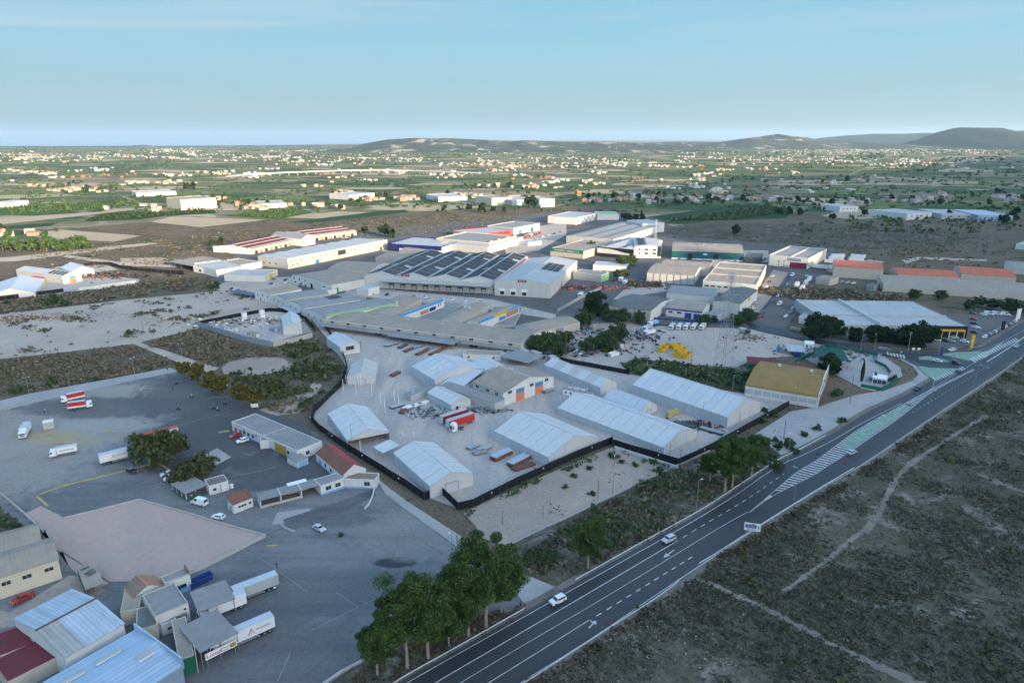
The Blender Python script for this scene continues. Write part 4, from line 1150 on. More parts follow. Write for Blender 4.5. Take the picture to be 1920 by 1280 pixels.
# ---------------------------------------------------------------- driving school
b = Bld('school_building','long flat roofed white and pale blue school building with a yellow gate','building',(434,791),(557,846),(612,831),4.0)
b.walls(WHITE); b.flat_roof(R_FLAT,0.25,WHITE)
b.on('F',0.5,-0.2,b.L * 0.98,1.0,0.05,BLUEL,'painted_base')
for u,m in ((0.06,PINK),(0.14,TEALD),(0.93,TEALD)): b.door('F',u,1.4,2.4,m)
b.windows('F',(0.2,0.27,0.34),1.4,1.5,1.2,BLUEL); b.windows('F',(0.87,),1.4,1.5,1.2,BLUEL)
b.on('F',0.76,0,7.0,3.7,0.12,OCHRE,'gate')
for u in (0.21,0.40):
 ring = MB(); x = b.X(u)
 for k in range(14):
  a0,a1 = 2 * math.pi * k / 14,2 * math.pi * (k + 1) / 14
  ring.bar((x + .55 * math.cos(a0),-0.12,3.0 + .55 * math.sin(a0)),(x + .55 * math.cos(a1),-0.12,3.0 + .55 * math.sin(a1)),0.16,0.05)
 b.part(ring,'traffic_sign',RED)
b.windows('SB',(0.4,),1.4,1.4,1.2,BLUEL)
mb = MB(); mb.box(b.L * .5,b.L * .502,0,b.W,b.h + 0.0,b.h + .15); b.part(mb,'roof_joint',WHITE)
b = Bld('porch','white block annex with grey flat roof in front of the school building','annex',(487,827),(516,824),(488,819),3.4)
b.walls(WHITE); b.flat_roof(R_FLAT,0.15,WHITE)
b = Bld('red_roof_house','low white house with red and brown sheet roof beside the black fence','house',(644,893),(685,880),(581,852),3.6)
rise = b.rise_to((672,874)); b.walls(WHITE,None,rise)
b.gable_roof([R_BROWN] if not b.flip else [R_BROWN],rise,'y',0.05,mats2=[R_RED])
pb = MB(); L = b.L
for y in (-0.25,): pb.poly([(-.1,y,b.h - 1),(L + .1,y,b.h - 1),(L + .1,y,b.h + .5),(L / 2,y,b.h + rise + .6),(-.1,y,b.h + .5)]); pb.poly([(-.1,y + .24,b.h - 1),(-.1,y + .24,b.h + .5),(L / 2,y + .24,b.h + rise + .6),(L + .1,y + .24,b.h + .5),(L + .1,y + .24,b.h - 1)])
pb.bar((-.1,-.13,b.h + .5),(L / 2,-.13,b.h + rise + .6),0.25,0.06); pb.bar((L / 2,-.13,b.h + rise + .6),(L + .1,-.13,b.h + .5),0.25,0.06)
b.part(pb,'parapet',WHITE)
b.windows('SA',(0.25,0.45,0.65),1.3,1.2,1.1,BLUEL); b.on('SA',0.5,-.1,b.W * .95,0.9,0.05,BLUEL,'painted_base'); b.door('SA',0.85,1.1,2.2,TEALD)
b = Bld('blue_gate_hut','small hut with a bright blue front between school and red roofed house','shed',(557,866),(577,858),(560,848),2.6)
b.walls(WHITE); b.mono_roof(R_FLAT,2.7,3.2,0.2); b.on('F',0.5,0,b.L * .8,2.3,0.06,BLUEL,'door')
b = Bld('office','white office with blue painted base and two barred windows','building',(601,911),(645,897),(586,900),3.6)
b.walls(WHITE); b.flat_roof(R_FLAT,0.12,WHITE); b.on('F',0.5,-0.1,b.L + .1,1.0,0.05,BLUEL,'painted_base'); b.windows('F',(0.32,0.72),1.5,1.8,1.3)
b = Bld('office','white office wing with blue base bending along the lane, one window','building',(646,898),(704,900),(650,885),3.4)
b.walls(WHITE); b.flat_roof(R_TAN,0.2,WHITE); b.on('F',0.5,-0.1,b.L + .05,0.9,0.05,BLUEL,'painted_base'); b.windows('F',(0.72,),1.4,1.8,1.3)
b = Bld('carport','open car shelter of three grey roofed bays with white dividing walls','shelter',(487,938),(602,909),(477,926),3.0)
for i in range(3):
 mb = MB(); x0,x1 = b.L * i / 3 + (0.15 if i else -.2),b.L * (i + 1) / 3 - 0.15
 if b.flip: x0,x1 = b.L - x1,b.L - x0
 mb.box(x0,x1,-0.2,b.W + 0.2,b.h - 0.02 + i * 0.06,b.h + 0.14 + i * 0.06,0,True); b.part(mb,'roof',R_FLAT)
mb = MB(); mb.box(0,b.L,b.W - .2,b.W,0,b.h - .05); b.part(mb,'back_wall',WHITE)
for i in range(4):
 x = min(max(b.X(i / 3),.15),b.L - .15); mb = MB(); mb.box(x - .14,x + .14,0,b.W - .21,0,b.h + 0.3 if 0 < i < 3 else b.h - .05); b.part(mb,'dividing_wall',WHITE)
mb = MB(); mb.box(.16,b.L * .66,0.0,0.2,0,1.0); b.part(mb,'front_wall',BEIGE)
b = Bld('white_shelter','thin white canopy strip behind the car shelter roofs','shelter',(540,911),(575,902),(543,906),3.2)
b.walls(WHITE); b.mono_roof(WHITEP,3.3,3.5,0.1)
b = Bld('kiosk','small white kiosk with red-brown sloping roof and a row of tiny windows','kiosk',(437,946),(473,932),(427,937),3.4)
b.walls(WHITE); b.mono_roof(R_BROWN,3.5,5.0,0.2); b.windows('F',(0.3,0.45,0.6,0.85),1.7,0.6,0.5,DARKSTEEL); b.door('SA',0.5,1.0,2.1,GREYDOOR)
mb = MB(); mb.poly([(0,0,3.4),(b.L,0,3.4),(b.L,b.W,4.9),(0,b.W,4.9)]);
b = Bld('cafe_terrace','terrace shelter with grey roof on white posts over a low green wall','shelter',(321,907),(348,925),(375,901),3.0)
b.mono_roof(R_FLAT,3.0,3.3,0.2)
mb = MB(); mb.box(0,b.L,0,0.15,0,0.9); b.part(mb,'low_wall',GREEN)
mb = MB(); mb.box(b.L - .15 if not b.flip else 0,b.L if not b.flip else .15,.16,b.W,0,0.9); b.part(mb,'low_wall',GREEN)
for i in range(4):
 for y in (0.08,b.W - 0.1):
  mb = MB(); x = 0.1 + (b.L - 0.2) * i / 3; mb.bar((x,y,0.9 if y < 1 else 0),(x,y,2.95),0.13); b.part(mb,'post',WHITEP)
for i in range(5):
 mb = MB(); x,y = b.L * (0.2 + 0.15 * i),b.W * (0.35 + 0.3 * (i % 2)); mb.tube((x,y,0),(x,y,0.72),0.05,0.05,5); mb.tube((x,y,0.72),(x,y,0.76),0.45,0.45,9); b.part(mb,'table',WHITEP)
b = Bld('cafe','small white cafe block with a dark striped roof beside the terrace','building',(391,912),(428,902),(376,901),3.4)
b.walls(WHITE); b.flat_roof(R_BEIGE,0.15,WHITE); b.windows('F',(0.28,),1.5,1.0,0.8); b.door('F',0.7,1.0,2.1,WHITEP)
for i in range(6):
 mb = MB(); x = b.L * (0.08 + 0.155 * i); mb.box(x,x + b.L * 0.09,0.4,b.W - .4,b.h + .0,b.h + 0.12); b.part(mb,'roof_strip',R_DARK)
mb = MB(); mb.tube((b.L + 1.0 if not b.flip else -1.0,1,0),(b.L + 1.0 if not b.flip else -1.0,1,1.5),.6,.6,10); b.part(mb,'water_tank',WHITEP)

# ---------------------------------------------------------------- buildings in the lower left corner
b = Bld('cream_warehouse','cream walled warehouse with beige gabled roof and three small barred windows','warehouse',(109,1047),(-70,1104),(76,1013),6.2)
b.walls(CREAM,None,1.9,'x'); b.gable_roof(R_BEIGE,1.9,'x',0.25)
for u in (0.12,0.36,0.58,0.8): b.window('F',u,3.6,1.9,1.0,CREAM)
for u in (0.02,0.24,0.47,0.7): b.on('F',u,0,0.4,6.0,0.10,CREAM,'pilaster')
b = Bld('cream_warehouse','second gabled bay behind the cream warehouse, mostly out of view','warehouse',(76,1013),(-70,1054),(48,986),6.2)
b.walls(CREAM,None,1.9,'x'); b.gable_roof(R_BEIGE,1.9,'x',0.2)
def canopy(label,pix3,h,material,posts=True,name='canopy',cat='canopy',rise=0.3,back=None,post_m=None,th=0.2):
 b = Bld(name,label,cat,*pix3,h)
 b.mono_roof(material,h,h + rise,0.1,th)
 for x in (0.2,b.L / 2,b.L - 0.2):
  for y in ((0.2,b.W - 0.2) if posts else ()):
   mb = MB(); mb.bar((x,y,0),(x,y,h - 0.1),0.14); b.part(mb,'post',post_m or STEEL)
 if back:
  mb = MB(); mb.box(0,b.L,b.W - 0.1,b.W - 0.02,0,h - 0.05); b.part(mb,'back_wall',back)
 return b
b = canopy('pale flat canopy with scrap on its roof, by the cream warehouse',((160,1104),(194,1092),(125,1071)),3.2,R_BEIGE,back=GREEN)
for (x,y,a) in ((.35,.8,.3),(.5,.55,1.2),(.6,.45,.9)):
 mb = MB(); mb.bar((b.L * x - 1,b.W * y,b.h + .5),(b.L * x + 1,b.W * y + a,b.h + .45),0.5,0.15); b.part(mb,'scrap_piece',DARKSTEEL)
mb = MB(); mb.box(-0.1,0.0,0,b.W,0,b.h - .1) if not b.flip else mb.box(b.L,b.L + .1,0,b.W,0,b.h - .1); b.part(mb,'side_wall',GREEN)
b = Bld('blue_white_hall','hall with faded blue and white ribbed roof, white end wall','warehouse',(122,1232),(26,1159),(250,1180),6.0)
rise = 1.9; b.walls(WHITE,None,rise); b.gable_roof([R_BLUEW,R_BLUEW],rise,'y',0.2,3,mats2=[R_BLUEW,R_OLD]); ridge_cap(b,rise,'y',RUST)
for nm,q in (('maroon roof of the small yard shed touching the red pickup track',[(0,1186),(31,1176),(58,1206),(0,1228)]),('lower maroon roof between the ribbed hall and the pale blue hall',[(85,1203),(118,1236),(14,1277),(-12,1240)])):
 b = Bld('maroon_shed',nm,'shed',q[2],q[3],q[1] if nm[0] == 'm' else q[0],3.8)
 b.walls(BEIGE); b.flat_roof(R_MAROON,0.12,MAROON)
b = Bld('blue_hall','large hall with pale blue ribbed roof filling the lower left corner','warehouse',(342,1247),(252,1181),(40,1345),6.0)
rise = 1.5; b.walls(R_BLUE,None,rise); b.gable_roof([R_BLUE],rise,'y',0.1,0,mats2=[R_BLUE])
mb = MB(); mb.box(0,b.L,-0.35,0,5.0,b.h + rise + 0.25); b.part(mb,'parapet',R_BLUE)
for x,y,w,l in ((.26,.32,0.9,5),(.26,.62,0.9,5.2),(.60,.14,1.4,3.2),(.7,.55,2.0,3.0)):
 X,Y = b.L * (1 - x if not b.flip else x),b.W * y; z = b.roof_z(X,Y,rise); mb = MB(); mb.box(X - w / 2,X + w / 2,Y - l / 2,Y + l / 2,z - .3,z + 0.55); v = b.part(mb,'roof_light',WHITEP)
 mb = MB(); mb.box(X - w * .7,X + w * .7,Y - l * .52,Y + l * .52,z + .552,z + .62); mb.build('lid',R_WHITE,b.root)
b = Bld('strip_roof_shed','narrow beige flat roofed strip beside the terracotta roof','shed',(261,1140),(225,1148),(226,1106),4.0); b.walls(BEIGE); b.flat_roof(R_BEIGE,0.1,BEIGE)
b = Bld('dark_roof_shed','dark grey flat roofed shed between the offices and ribbed hall','shed',(295,1171),(255,1182),(260,1140),4.0); b.walls(BEIGE); b.flat_roof(R_DARK,0.1,BEIGE)
b = Bld('side_roof_shed','long beige ribbed roof with a dark green end wall next to the utility pole','shed',(364,1228),(335,1238),(297,1171),4.4); b.walls(GREEN,BEIGE); b.flat_roof(R_BEIGEY,0.06,BEIGE)
b = Bld('terracotta_house','small house with terracotta and brown gabled roof behind the grey office','house',(247,1123),(307,1095),(226,1106),3.8)
b.walls(WHITE,None,2.0); b.gable_roof([R_TAN],2.0,'y',0.2,mats2=[R_TERRA]); ridge_cap(b,2.0,'y',R_TERRA)
b = Bld('grey_roof_office','white office block with grey flat roof and one shuttered window','building',(291,1157),(353,1131),(248,1124),5.0)
b.walls(WHITE); b.flat_roof(R_FLAT,0.3,BEIGE); b.window('F',0.7,1.6,3.0,1.4,GREYDOOR,GREYDOOR); b.on('F',0.88,3.9,.5,.3,.3,BLACKP,'wall_lamp')
b = Bld('grey_roof_office','upper white office with recessed grey roof and brown edged wall, by the blue skip','building',(309,1094),(356,1076),(291,1086),4.6)
b.walls(WHITE); b.flat_roof(R_FLAT,0.3,BEIGE); b.window('F',0.55,1.4,3.0,1.2,BLUEL); b.on('F',0.75,0.1,2.2,1.5,0.3,BLUEL,'air_unit')
mb = MB(); mb.box(-0.02,0.3,-0.01,b.W,b.h,b.h + 1.2) if b.flip else mb.box(b.L - .3,b.L + .02,-.01,b.W,b.h,b.h + 1.2); b.part(mb,'raised_wall',R_TAN)
b = Bld('meter_hut','little white hut with a recessed roof in front of the grey office','hut',(302,1173),(330,1162),(296,1166),3.0); b.walls(WHITE); b.flat_roof(R_FLAT,0.35,WHITE); b.window('F',0.6,1.4,1.4,.5)
canopy('flat grey canopy with a white box lorry parked beneath',((372,1146),(440,1121),(340,1117)),4.6,R_FLAT)
b = canopy('flat grey canopy over the front of a white semi-trailer, banner on its edge',((375,1222),(446,1185),(330,1181)),5.0,R_FLAT)
# banner on two posts and the learner sign above it
A,B_ = at(388,1253),at(446,1224); d = (B_ - A); L = d.length
r = thing('banner','long white banner on posts with magenta lettering and an orange block','sign',(A.x,A.y,0),math.atan2(d.y,d.x))
mb = MB(); mb.box(0,L,-0.06,0.06,2.1,3.7,0,True); mb.build('board',WHITEP,r)
for x in (0.4,L - 0.4): mb = MB(); mb.bar((x,0.12,0),(x,0.12,3.6),0.14); mb.build('post',STEEL,r)
text_part('Lonap',1.35,PINK,r,(L * .28,-0.08,2.9),(math.pi / 2,0,0)); text_part('I',1.35,NAVY,r,(L * .06,-0.08,2.9),(math.pi / 2,0,0),sx=.6)
for z,t in ((3.2,'autoescuela'),(2.55,'camiones')): text_part(t,0.42,DARKSTEEL,r,(L * .62,-0.08,z),(math.pi / 2,0,0))
mb = MB(); mb.box(L * .78,L * .97,-0.09,-0.05,2.4,3.4,0,True); mb.build('orange_block',OCHRE,r)
p = at(436,1212); r = thing('learner_sign','dark blue square sign with a white letter L under the canopy edge','sign',(p.x,p.y,0),math.atan2(d.y,d.x))
mb = MB(); mb.box(-.7,.7,-.06,0,3.4,4.8,0,True); mb.build('board',NAVY,r); mb = MB(); mb.bar((0,.1,0),(0,.1,4.8),.12); mb.build('post',STEEL,r); text_part('L',1.3,WHITEP,r,(0,-.08,4.1),(math.pi / 2,0,0))
# ---------------------------------------------------------------- market hall in front of the estate
ground_patch('reddish_ground',[(45,965),(78,950),(120,972),(86,1000),(110,1035),(160,1065),(205,1095),(180,1108),(130,1064),(116,1040),(108,1015),(82,1000)],G_RED,0.41)
GW = 'gabled warehouses left of the market hall'
for i,(A,B,C,m) in enumerate([((477,546),(507,553),(521,532),R_BEIGEY),((508,555),(537,566),(585,541),R_GREYY),((538,566),(571,581),(632,547),R_GREYY),((571,581),(609,598),(684,553),R_GREYY)]):
 b = Bld('gabled_warehouse',['first white gabled warehouse from the left, its roof beige','second white gabled warehouse, grey roof with a cream edge strip','third white gabled warehouse, blue panels on its grey roof and an awning below','fourth white gabled warehouse, joining the long market hall, with a green sign wall'][i],'warehouse',A,B,C,6.0,group=GW)
 rise = 2.0; b.walls(WHITE,None,rise,kind='barrel' if i else 'gable'); b.gable_roof(m,rise,'y',0.0,kind='barrel' if i else 'gable')
 for u in (0.2,0.5,0.8): b.window('F',u,3.6,1.0,1.1,DARKSTEEL)
 b.door('F',0.35,1.6,2.4,GREYDOOR)
 if i in (1,2):
  mb = MB(); x = b.X(1) ; mb.box(min(x,x + (-1.1 if not b.flip else 1.1)),max(x,x + (-1.1 if not b.flip else 1.1)),0,b.W,b.h + .3,b.h + .55); b.part(mb,'edge_strip',CREAM)
 if i == 2:
  for k in range(2):
   for j in range(4):
    mb = MB(); x0 = b.L * (.35 + .16 * k); y0 = b.W * (.55 + .06 * j); z = b.h + 2.05; mb.box(x0,x0 + b.L * .14,y0,y0 + b.W * .05,z,z + .12); b.part(mb,'solar_panel',PV)
  aw = MB(); x0,x1 = (b.L * .05,b.L * .8); aw.poly([(x0,-4.5,3.0),(x1,-4.5,3.0),(x1,0,3.5),(x0,0,3.5)]); aw.poly([(x0,-4.5,2.9),(x0,0,3.4),(x1,0,3.4),(x1,-4.5,2.9)]); b.part(aw,'awning',R_BLUEW)
  for k in range(3): mb = MB(); x = x0 + (x1 - x0) * k / 2; mb.bar((x,-4.3,0),(x,-4.3,2.9),.12); b.part(mb,'awning_post',STEEL)
 if i == 3:
  mb = MB(); x = b.X(1); mb.box(x - .15,x + .15,1,b.W,b.h - .5,b.h + 2.4); sw = b.part(mb,'sign_wall',WHITE)
  mb = MB(); s_ = 1 if not b.flip else -1; mb.box(min(x + .16 * s_,x + .26 * s_),max(x + .16 * s_,x + .26 * s_),1,b.W,b.h + 1.0,b.h + 2.42); mb.build('green_band',GREENL,sw)
  mb = MB(); mb.box(x - .2,x + .2,b.W - .5,b.W + .3,b.h,b.h + 3.4); b.part(mb,'pillar',WHITE)
b = Bld('market_hall','long market hall with beige barrel roof along the depot, rows of roofs behind it','building',(606,598),(978,644),(1000,621),5.8)
rise = 1.8; b.walls(BEIGE,WHITE,rise,'x',kind='barrel'); b.gable_roof(R_BEIGE,rise,'x',0.15,kind='barrel')
b.windows('F',[0.05 + 0.09 * k for k in range(11)],4.0,2.4,1.1)
mb = MB(); mb.box(0,b.L,-0.14,0.0,5.2,5.75); b.part(mb,'fascia',WHITE)
for (u0,u1,dep,z0,z1) in ((0.0,0.39,5.0,3.0,3.4),(0.39,0.72,8.5,3.2,3.8),(0.73,0.99,4.0,3.0,3.4)):
 x0,x1 = sorted((b.X(u0),b.X(u1))); mb = MB()
 mb.poly([(x0,-dep,z0),(x1,-dep,z0),(x1,-.15,z1),(x0,-.15,z1)]); mb.poly([(x0,-dep,z0 - .15),(x0,-.15,z1 - .15),(x1,-.15,z1 - .15),(x1,-dep,z0 - .15)]); mb.poly([(x0,-dep,z0 - .15),(x1,-dep,z0 - .15),(x1,-dep,z0),(x0,-dep,z0)])
 b.part(mb,'awning',R_GREY)
 n = max(2,int((x1 - x0) / 8))
 for k in range(n + 1): mb = MB(); x = x0 + .2 + (x1 - x0 - .4) * k / n; mb.bar((x,-dep + .2,0),(x,-dep + .2,z0 - .1),.16); b.part(mb,'awning_post',STEEL)
for u in (0.3,0.44,0.5,0.56,0.62,0.68,0.78): b.on('F',u,0,5.0,2.8,0.04,DARKIN,'opening')
for u in (.18,.4,.58,.8): x = b.X(u); roof_vent(b,x,b.W * .5,b.h + rise,.7,.3)
# barrel roofed market rows behind
rows = [('beige barrel roofed market row left of the blue sign wall',(677,588),(730,592),(752,557),None),('beige market row carrying the sky blue and white sign wall',(738,593),(752,595),(802,563),'blue'),
  ('middle beige market row with a roof air unit',(818,601),(856,605),(889,570),'unit'),('beige market row with the yellow and blue sign wall',(874,603),(900,607),(942,573),'yellow'),
  ('last market row with a white banner on its outer wall by the trees',(966,610),(1001,622),(1012,581),'banner')]
for lab,A,B,C,ex_ in rows:
 b = Bld('market_row',lab,'building',A,B,C,5.4,group='market rows behind the long hall')
 rise = 1.5; b.walls(WHITE,BEIGE,rise,kind='barrel'); b.gable_roof(R_BEIGEY,rise,'y',0.15,kind='barrel')
 s_ = 1 if not b.flip else -1; x = b.X(1)
 if ex_ in ('blue','yellow'):
  y1 = b.W * 1.02; mb = MB(); mb.box(min(x,x + .3 * s_),max(x,x + .3 * s_),0.5,y1,0,b.h + 2.0); sw = b.part(mb,'sign_wall',WHITE)
  def band(a,c,z0,z1,m,nm='paint_band',d=.36):
   mb = MB(); mb.box(min(x + .3 * s_,x + d * s_),max(x + .3 * s_,x + d * s_),y1 * a + .5 * (1 - a),y1 * c,z0,z1); mb.build(nm,m,sw)
  if ex_ == 'blue':
   band(0,1,b.h + .5,b.h + 2.02,SKYB); band(.42,.62,b.h - 3.2,b.h - .8,R_TERRA); band(.64,.80,b.h - 3.0,b.h - .8,NAVY)
   for k in (.86,.91): band(k,k + .02,b.h - 1.6,b.h + .2,DARKIN,'window')
  else:
   band(0,.33,b.h + .4,b.h + 2.02,SKYB); band(.33,.68,b.h + .2,b.h + 2.02,YELLOW); band(.68,1,b.h + .6,b.h + 2.02,SKYB); band(.45,.62,b.h - 3.2,b.h - 1,TEALD); band(.64,.97,b.h - 3.0,b.h + .3,R_TERRA)
  mb = MB(); mb.box(min(x - .1,x + .5 * s_),max(x,x + .5 * s_),y1,y1 + .8,0,b.h + 2.6); b.part(mb,'pillar',SKYB if ex_ == 'yellow' else WHITE)
 if ex_ == 'unit':
  for k in (0,1): mb = MB(); mb.box(b.L * .35 + k * 2.4,b.L * .35 + k * 2.4 + 1.9,b.W * .6,b.W * .6 + 1.6,b.h + rise - .1,b.h + rise + 1.3); b.part(mb,'air_unit',PIPEW)
 if ex_ == 'banner':
  o = b.on('SB',0.22,2.2,b.W * .3,1.6,0.12,WHITEP,'banner'); b.on('SB',0.55,0,b.W * .16,4.4,0.06,GREYDOOR,'door')
  wall_text(b,'SB',0.22,3.0,'MERCADO',1.0,TEALD,0.15)
for lab,pix in (('low grey flat roof between the gabled warehouses and the beige market rows',((612,590),(676,588),(690,556))),('low grey flat roof between the blue sign wall and the middle market row',((756,596),(816,601),(836,566))),('low grey flat roof right of the yellow and blue sign wall',((905,608),(964,610),(972,576)))):
 b = Bld('market_flat_roof',lab,'building',*pix,1.6); b.walls(BEIGE); b.flat_roof(R_FLAT,.15,BEIGE)
b = Bld('gate_house','white walled lean-to office with pale flat roof at the foot of the market hall','building',(868,664),(940,667),(860,655),3.0)
b.walls(WHITE); b.flat_roof(R_BEIGE,0.2,WHITE); b.window('F',.15,1.2,1,1); b.window('F',.8,1.2,1,1)
b = canopy('grey flat canopy with a van under it, beside the last market row',((938,668),(990,680),(955,653)),3.6,R_GREY)

# ---------------------------------------------------------------- logistics warehouse with solar roofs
b = Bld('logistics_warehouse','huge low warehouse of four gables covered with rows of solar panels','warehouse',(682,516),(927,528),(1072,484),9.5)
rise = 3.2; n = 4; b.walls(CLAD,CLADY,rise,'y',n); b.gable_roof(R_WHITEY,rise,'y',0,gables=n,lift=.05)
span = b.L / n
for g in range(n):
 for hv in (0,1):
  for j in range(9):
   for r_ in range(2):
    t0 = span * (g + (0.05 + .22 * r_ if hv == 0 else 0.53 + .21 * r_)); t1 = t0 + span * .205
    y0 = b.W * (0.03 + 0.107 * j); y1 = y0 + b.W * (0.101)
    if j in (2,6) and r_ == 1: y1 -= b.W * .05
    z0,z1 = b.roof_z(t0,0,rise,'y',n) + .22,b.roof_z(t1,0,rise,'y',n) + .22
    pm = MB(); k_ = 6
    for q in range(k_):
     a0,a1 = y0 + (y1 - y0) * q / k_,y0 + (y1 - y0) * (q + .66) / k_
     pm.poly([(t0,a0,z0),(t1,a0,z1),(t1,a1,z1),(t0,a1,z0)]); pm.poly([(t0,a0,z0 - .06),(t0,a1,z0 - .06),(t1,a1,z1 - .06),(t1,a0,z1 - .06)])
    o = b.part(pm,'solar_array',PV); o['kind'] = 'stuff'
mb = MB()
for g in range(1,n): mb.box(span * g - .5,span * g + .5,-.1,b.W + .1,b.h + .05,b.h + .3)
o = b.part(mb,'valley_gutter',R_GREYY); o['kind'] = 'stuff'
x0,x1 = sorted((b.X(0.16),b.X(0.99))); mb = MB(); mb.poly([(x0,-7,7.0),(x1,-7,7.0),(x1,-.05,7.6),(x0,-.05,7.6)]); mb.poly([(x0,-7,6.7),(x0,-.05,7.3),(x1,-.05,7.3),(x1,-7,6.7)]); mb.poly([(x0,-7,6.7),(x1,-7,6.7),(x1,-7,7.0),(x0,-7,7.0)]); b.part(mb,'dock_canopy',R_WHITE)
for k in range(10):
 x = x0 + 2 + (x1 - x0 - 4) * k / 9; mb = MB(); mb.bar((x,-6.7,0),(x,-6.7,6.8),.3); b.part(mb,'canopy_post',STEEL)
 mb = MB(); mb.box(x + 2.0,x + 6.0,-.1,0,.9,4.2); d = b.part(mb,'dock_door',DARKIN); mb = MB(); mb.box(x + 2.5,x + 5.5,-.14,-.1,1.0,3.2); mb.build('shutter',PIPEW,d)
for u in (0.33,):
 o = b.on('F',u,b.h + .6,6.5,1.7,.15,MAROON,'sign'); wall_text(b,'F',u,b.h + 1.45,'Bon D',1.5,WHITEP,.2)
b = Bld('white_warehouse','tall cream and white warehouse with a small solar patch and red sign on its gable','warehouse',(927,527),(1032,533),(1075,488),10.5)
rise = 2.8; b.walls(CLAD,CLADY,rise); b.gable_roof(R_WHITEY,rise,'y',0.1); ridge_cap(b,rise)
o = b.on('F',.5,b.h + .2,6.5,1.7,.15,MAROON,'sign'); wall_text(b,'F',.5,b.h + 1.05,'Bon D',1.5,WHITEP,.2)
for u in (.14,.34,.54): d = b.on('F',u,.9,4.2,4.6,.12,WHITEP,'dock_door'); b.on('F',u,1.1,3.4,2.4,.16,DARKIN,'shutter',None,d)
b.door('SB',.38,3.6,4.0,RED); b.door('SB',.93,3.4,4.0,RED)
for j in range(5):
 for r_ in range(3):
  t0 = b.L * (.58 + .11 * r_); t1 = t0 + b.L * .10; y0 = b.W * (.42 + .06 * j); y1 = y0 + b.W * .053
  if b.flip: t0,t1 = b.L - t1,b.L - t0
  z0,z1 = b.roof_z(t0,0,rise) + .2,b.roof_z(t1,0,rise) + .2; pm = MB(); pm.poly([(t0,y0,z0),(t1,y0,z1),(t1,y1,z1),(t0,y1,z0)]); pm.poly([(t0,y0,z0 - .06),(t0,y1,z0 - .06),(t1,y1,z1 - .06),(t1,y0,z1 - .06)]); b.part(pm,'solar_panel',PV)
mb = MB(); mb.box(*sorted((b.X(0) ,b.X(0) + (.5 if not b.flip else -.5))),0,b.W,b.h + .0,b.h + .5); b.part(mb,'red_gutter',ORANGE)
low_wall('street_wall','high concrete boundary wall along the street right of the tall white warehouse',[(1045,586),(1090,560),(1128,542)],2.4,.3,CONCW)

# ---------------------------------------------------------------- the rest of the estate
def simple(name,label,cat,A,B,C,h,wall,side=None,roof=None,kind='flat',rise=1.5,axis='y',wins=None,parapet=.4,gables=1,doors=(),gy=None):
 b = Bld(name,label,cat,A,B,C,h,gy=gy)
 if kind == 'flat': b.walls(wall,side); b.flat_roof(roof or R_FLAT,parapet,wall)
 else: b.walls(wall,side,rise,axis,gables,kind=kind); b.gable_roof(roof or R_BEIGE,rise,axis,.15 if gables == 1 else 0,gables=gables,kind=kind)
 for w in (wins or []): b.windows(*w)
 for (sd,u,w,hh,m) in doors: b.door(sd,u,w,hh,m)
 return b
b = simple('cream_factory','long cream fronted factory with two rows of windows and a dark glazed centre','factory',(539,487),(726,451),(463,484),8.5,CREAM,GREYW,R_WHITEY,'gable',.8,'y',gables=8)
b.windows('F',[.03,.07,.11,.22,.26,.30,.34,.40,.43,.57,.60,.63,.67,.70,.73,.79,.82,.85,.88,.91,.94,.97],5.8,1.5,1.3,BEIGE); b.windows('F',[.04,.08,.86,.89,.95,.98],2.6,1.5,1.3,BEIGE); b.windows('SA',[.4,.6,.8,.93],3.0,2,1.4)
mb = MB(); x0,x1 = sorted((b.X(.46),b.X(.54))); mb.box(x0,x1,-.12,0,3.4,8.0); g = b.part(mb,'glazing',DARKSTEEL)
for i in range(4):
 for j in range(3): mb = MB(); w = (x1 - x0) / 4; mb.box(x0 + w * i + .15,x0 + w * (i + 1) - .15,-.16,-.12,3.6 + 1.45 * j,4.8 + 1.45 * j); mb.build('pane',GLASS,g)
for u,m in ((.2,WHITEP),(.26,TEALD),(.33,WHITEP),(.78,WHITEP),(.92,GREEN)): b.door('F',u,4.5,3.6,m)
mb = MB(); mb.box(0,b.L,-.08,.2,b.h - .3,b.h + 1.0); b.part(mb,'parapet',CREAM)
simple('annex','white flat roofed annex with cream front in front of the cream factory','building',(496,517),(520,506),(457,501),5.0,CREAM,WHITE,R_WHITE,doors=(('F',.5,5,3.2,YELLOW),))
simple('green_white_store','white store with green trim, green roller door and barrel roof','store',(547,516),(622,534),(652,512),6.5,WHITE,CLADY,R_BEIGEY,'barrel',1.6,wins=[('F',(.06,.2,.34),4.2,1.4,1.2,GREEN),('F',(.08,.24),1.2,1.8,1.2,GREEN)],doors=(('F',.5,3,3.6,DARKIN),('F',.82,4.2,4,GREENB),('SB',.1,4,3.6,GREENB)))
simple('blue_trim_garage','white garage with sky blue trim and beige forecourt roof at the left end','garage',(362,499),(405,506),(455,486),5.0,WHITE,WHITE,R_BEIGE,wins=[('F',(.3,.7),1.2,3,2,BLUEL)],doors=(('SB',.5,6,3,BLUEL),))
canopy('beige forecourt canopy beside the blue trimmed garage',((316,490),(362,499),(400,484)),5.0,R_BEIGE)
simple('blue_band_showroom','white showroom with a sky blue band and round tower','showroom',(405,507),(457,500),(440,485),6.0,WHITE,WHITE,R_WHITE,doors=(('F',.5,20,1.6,SKYB),))
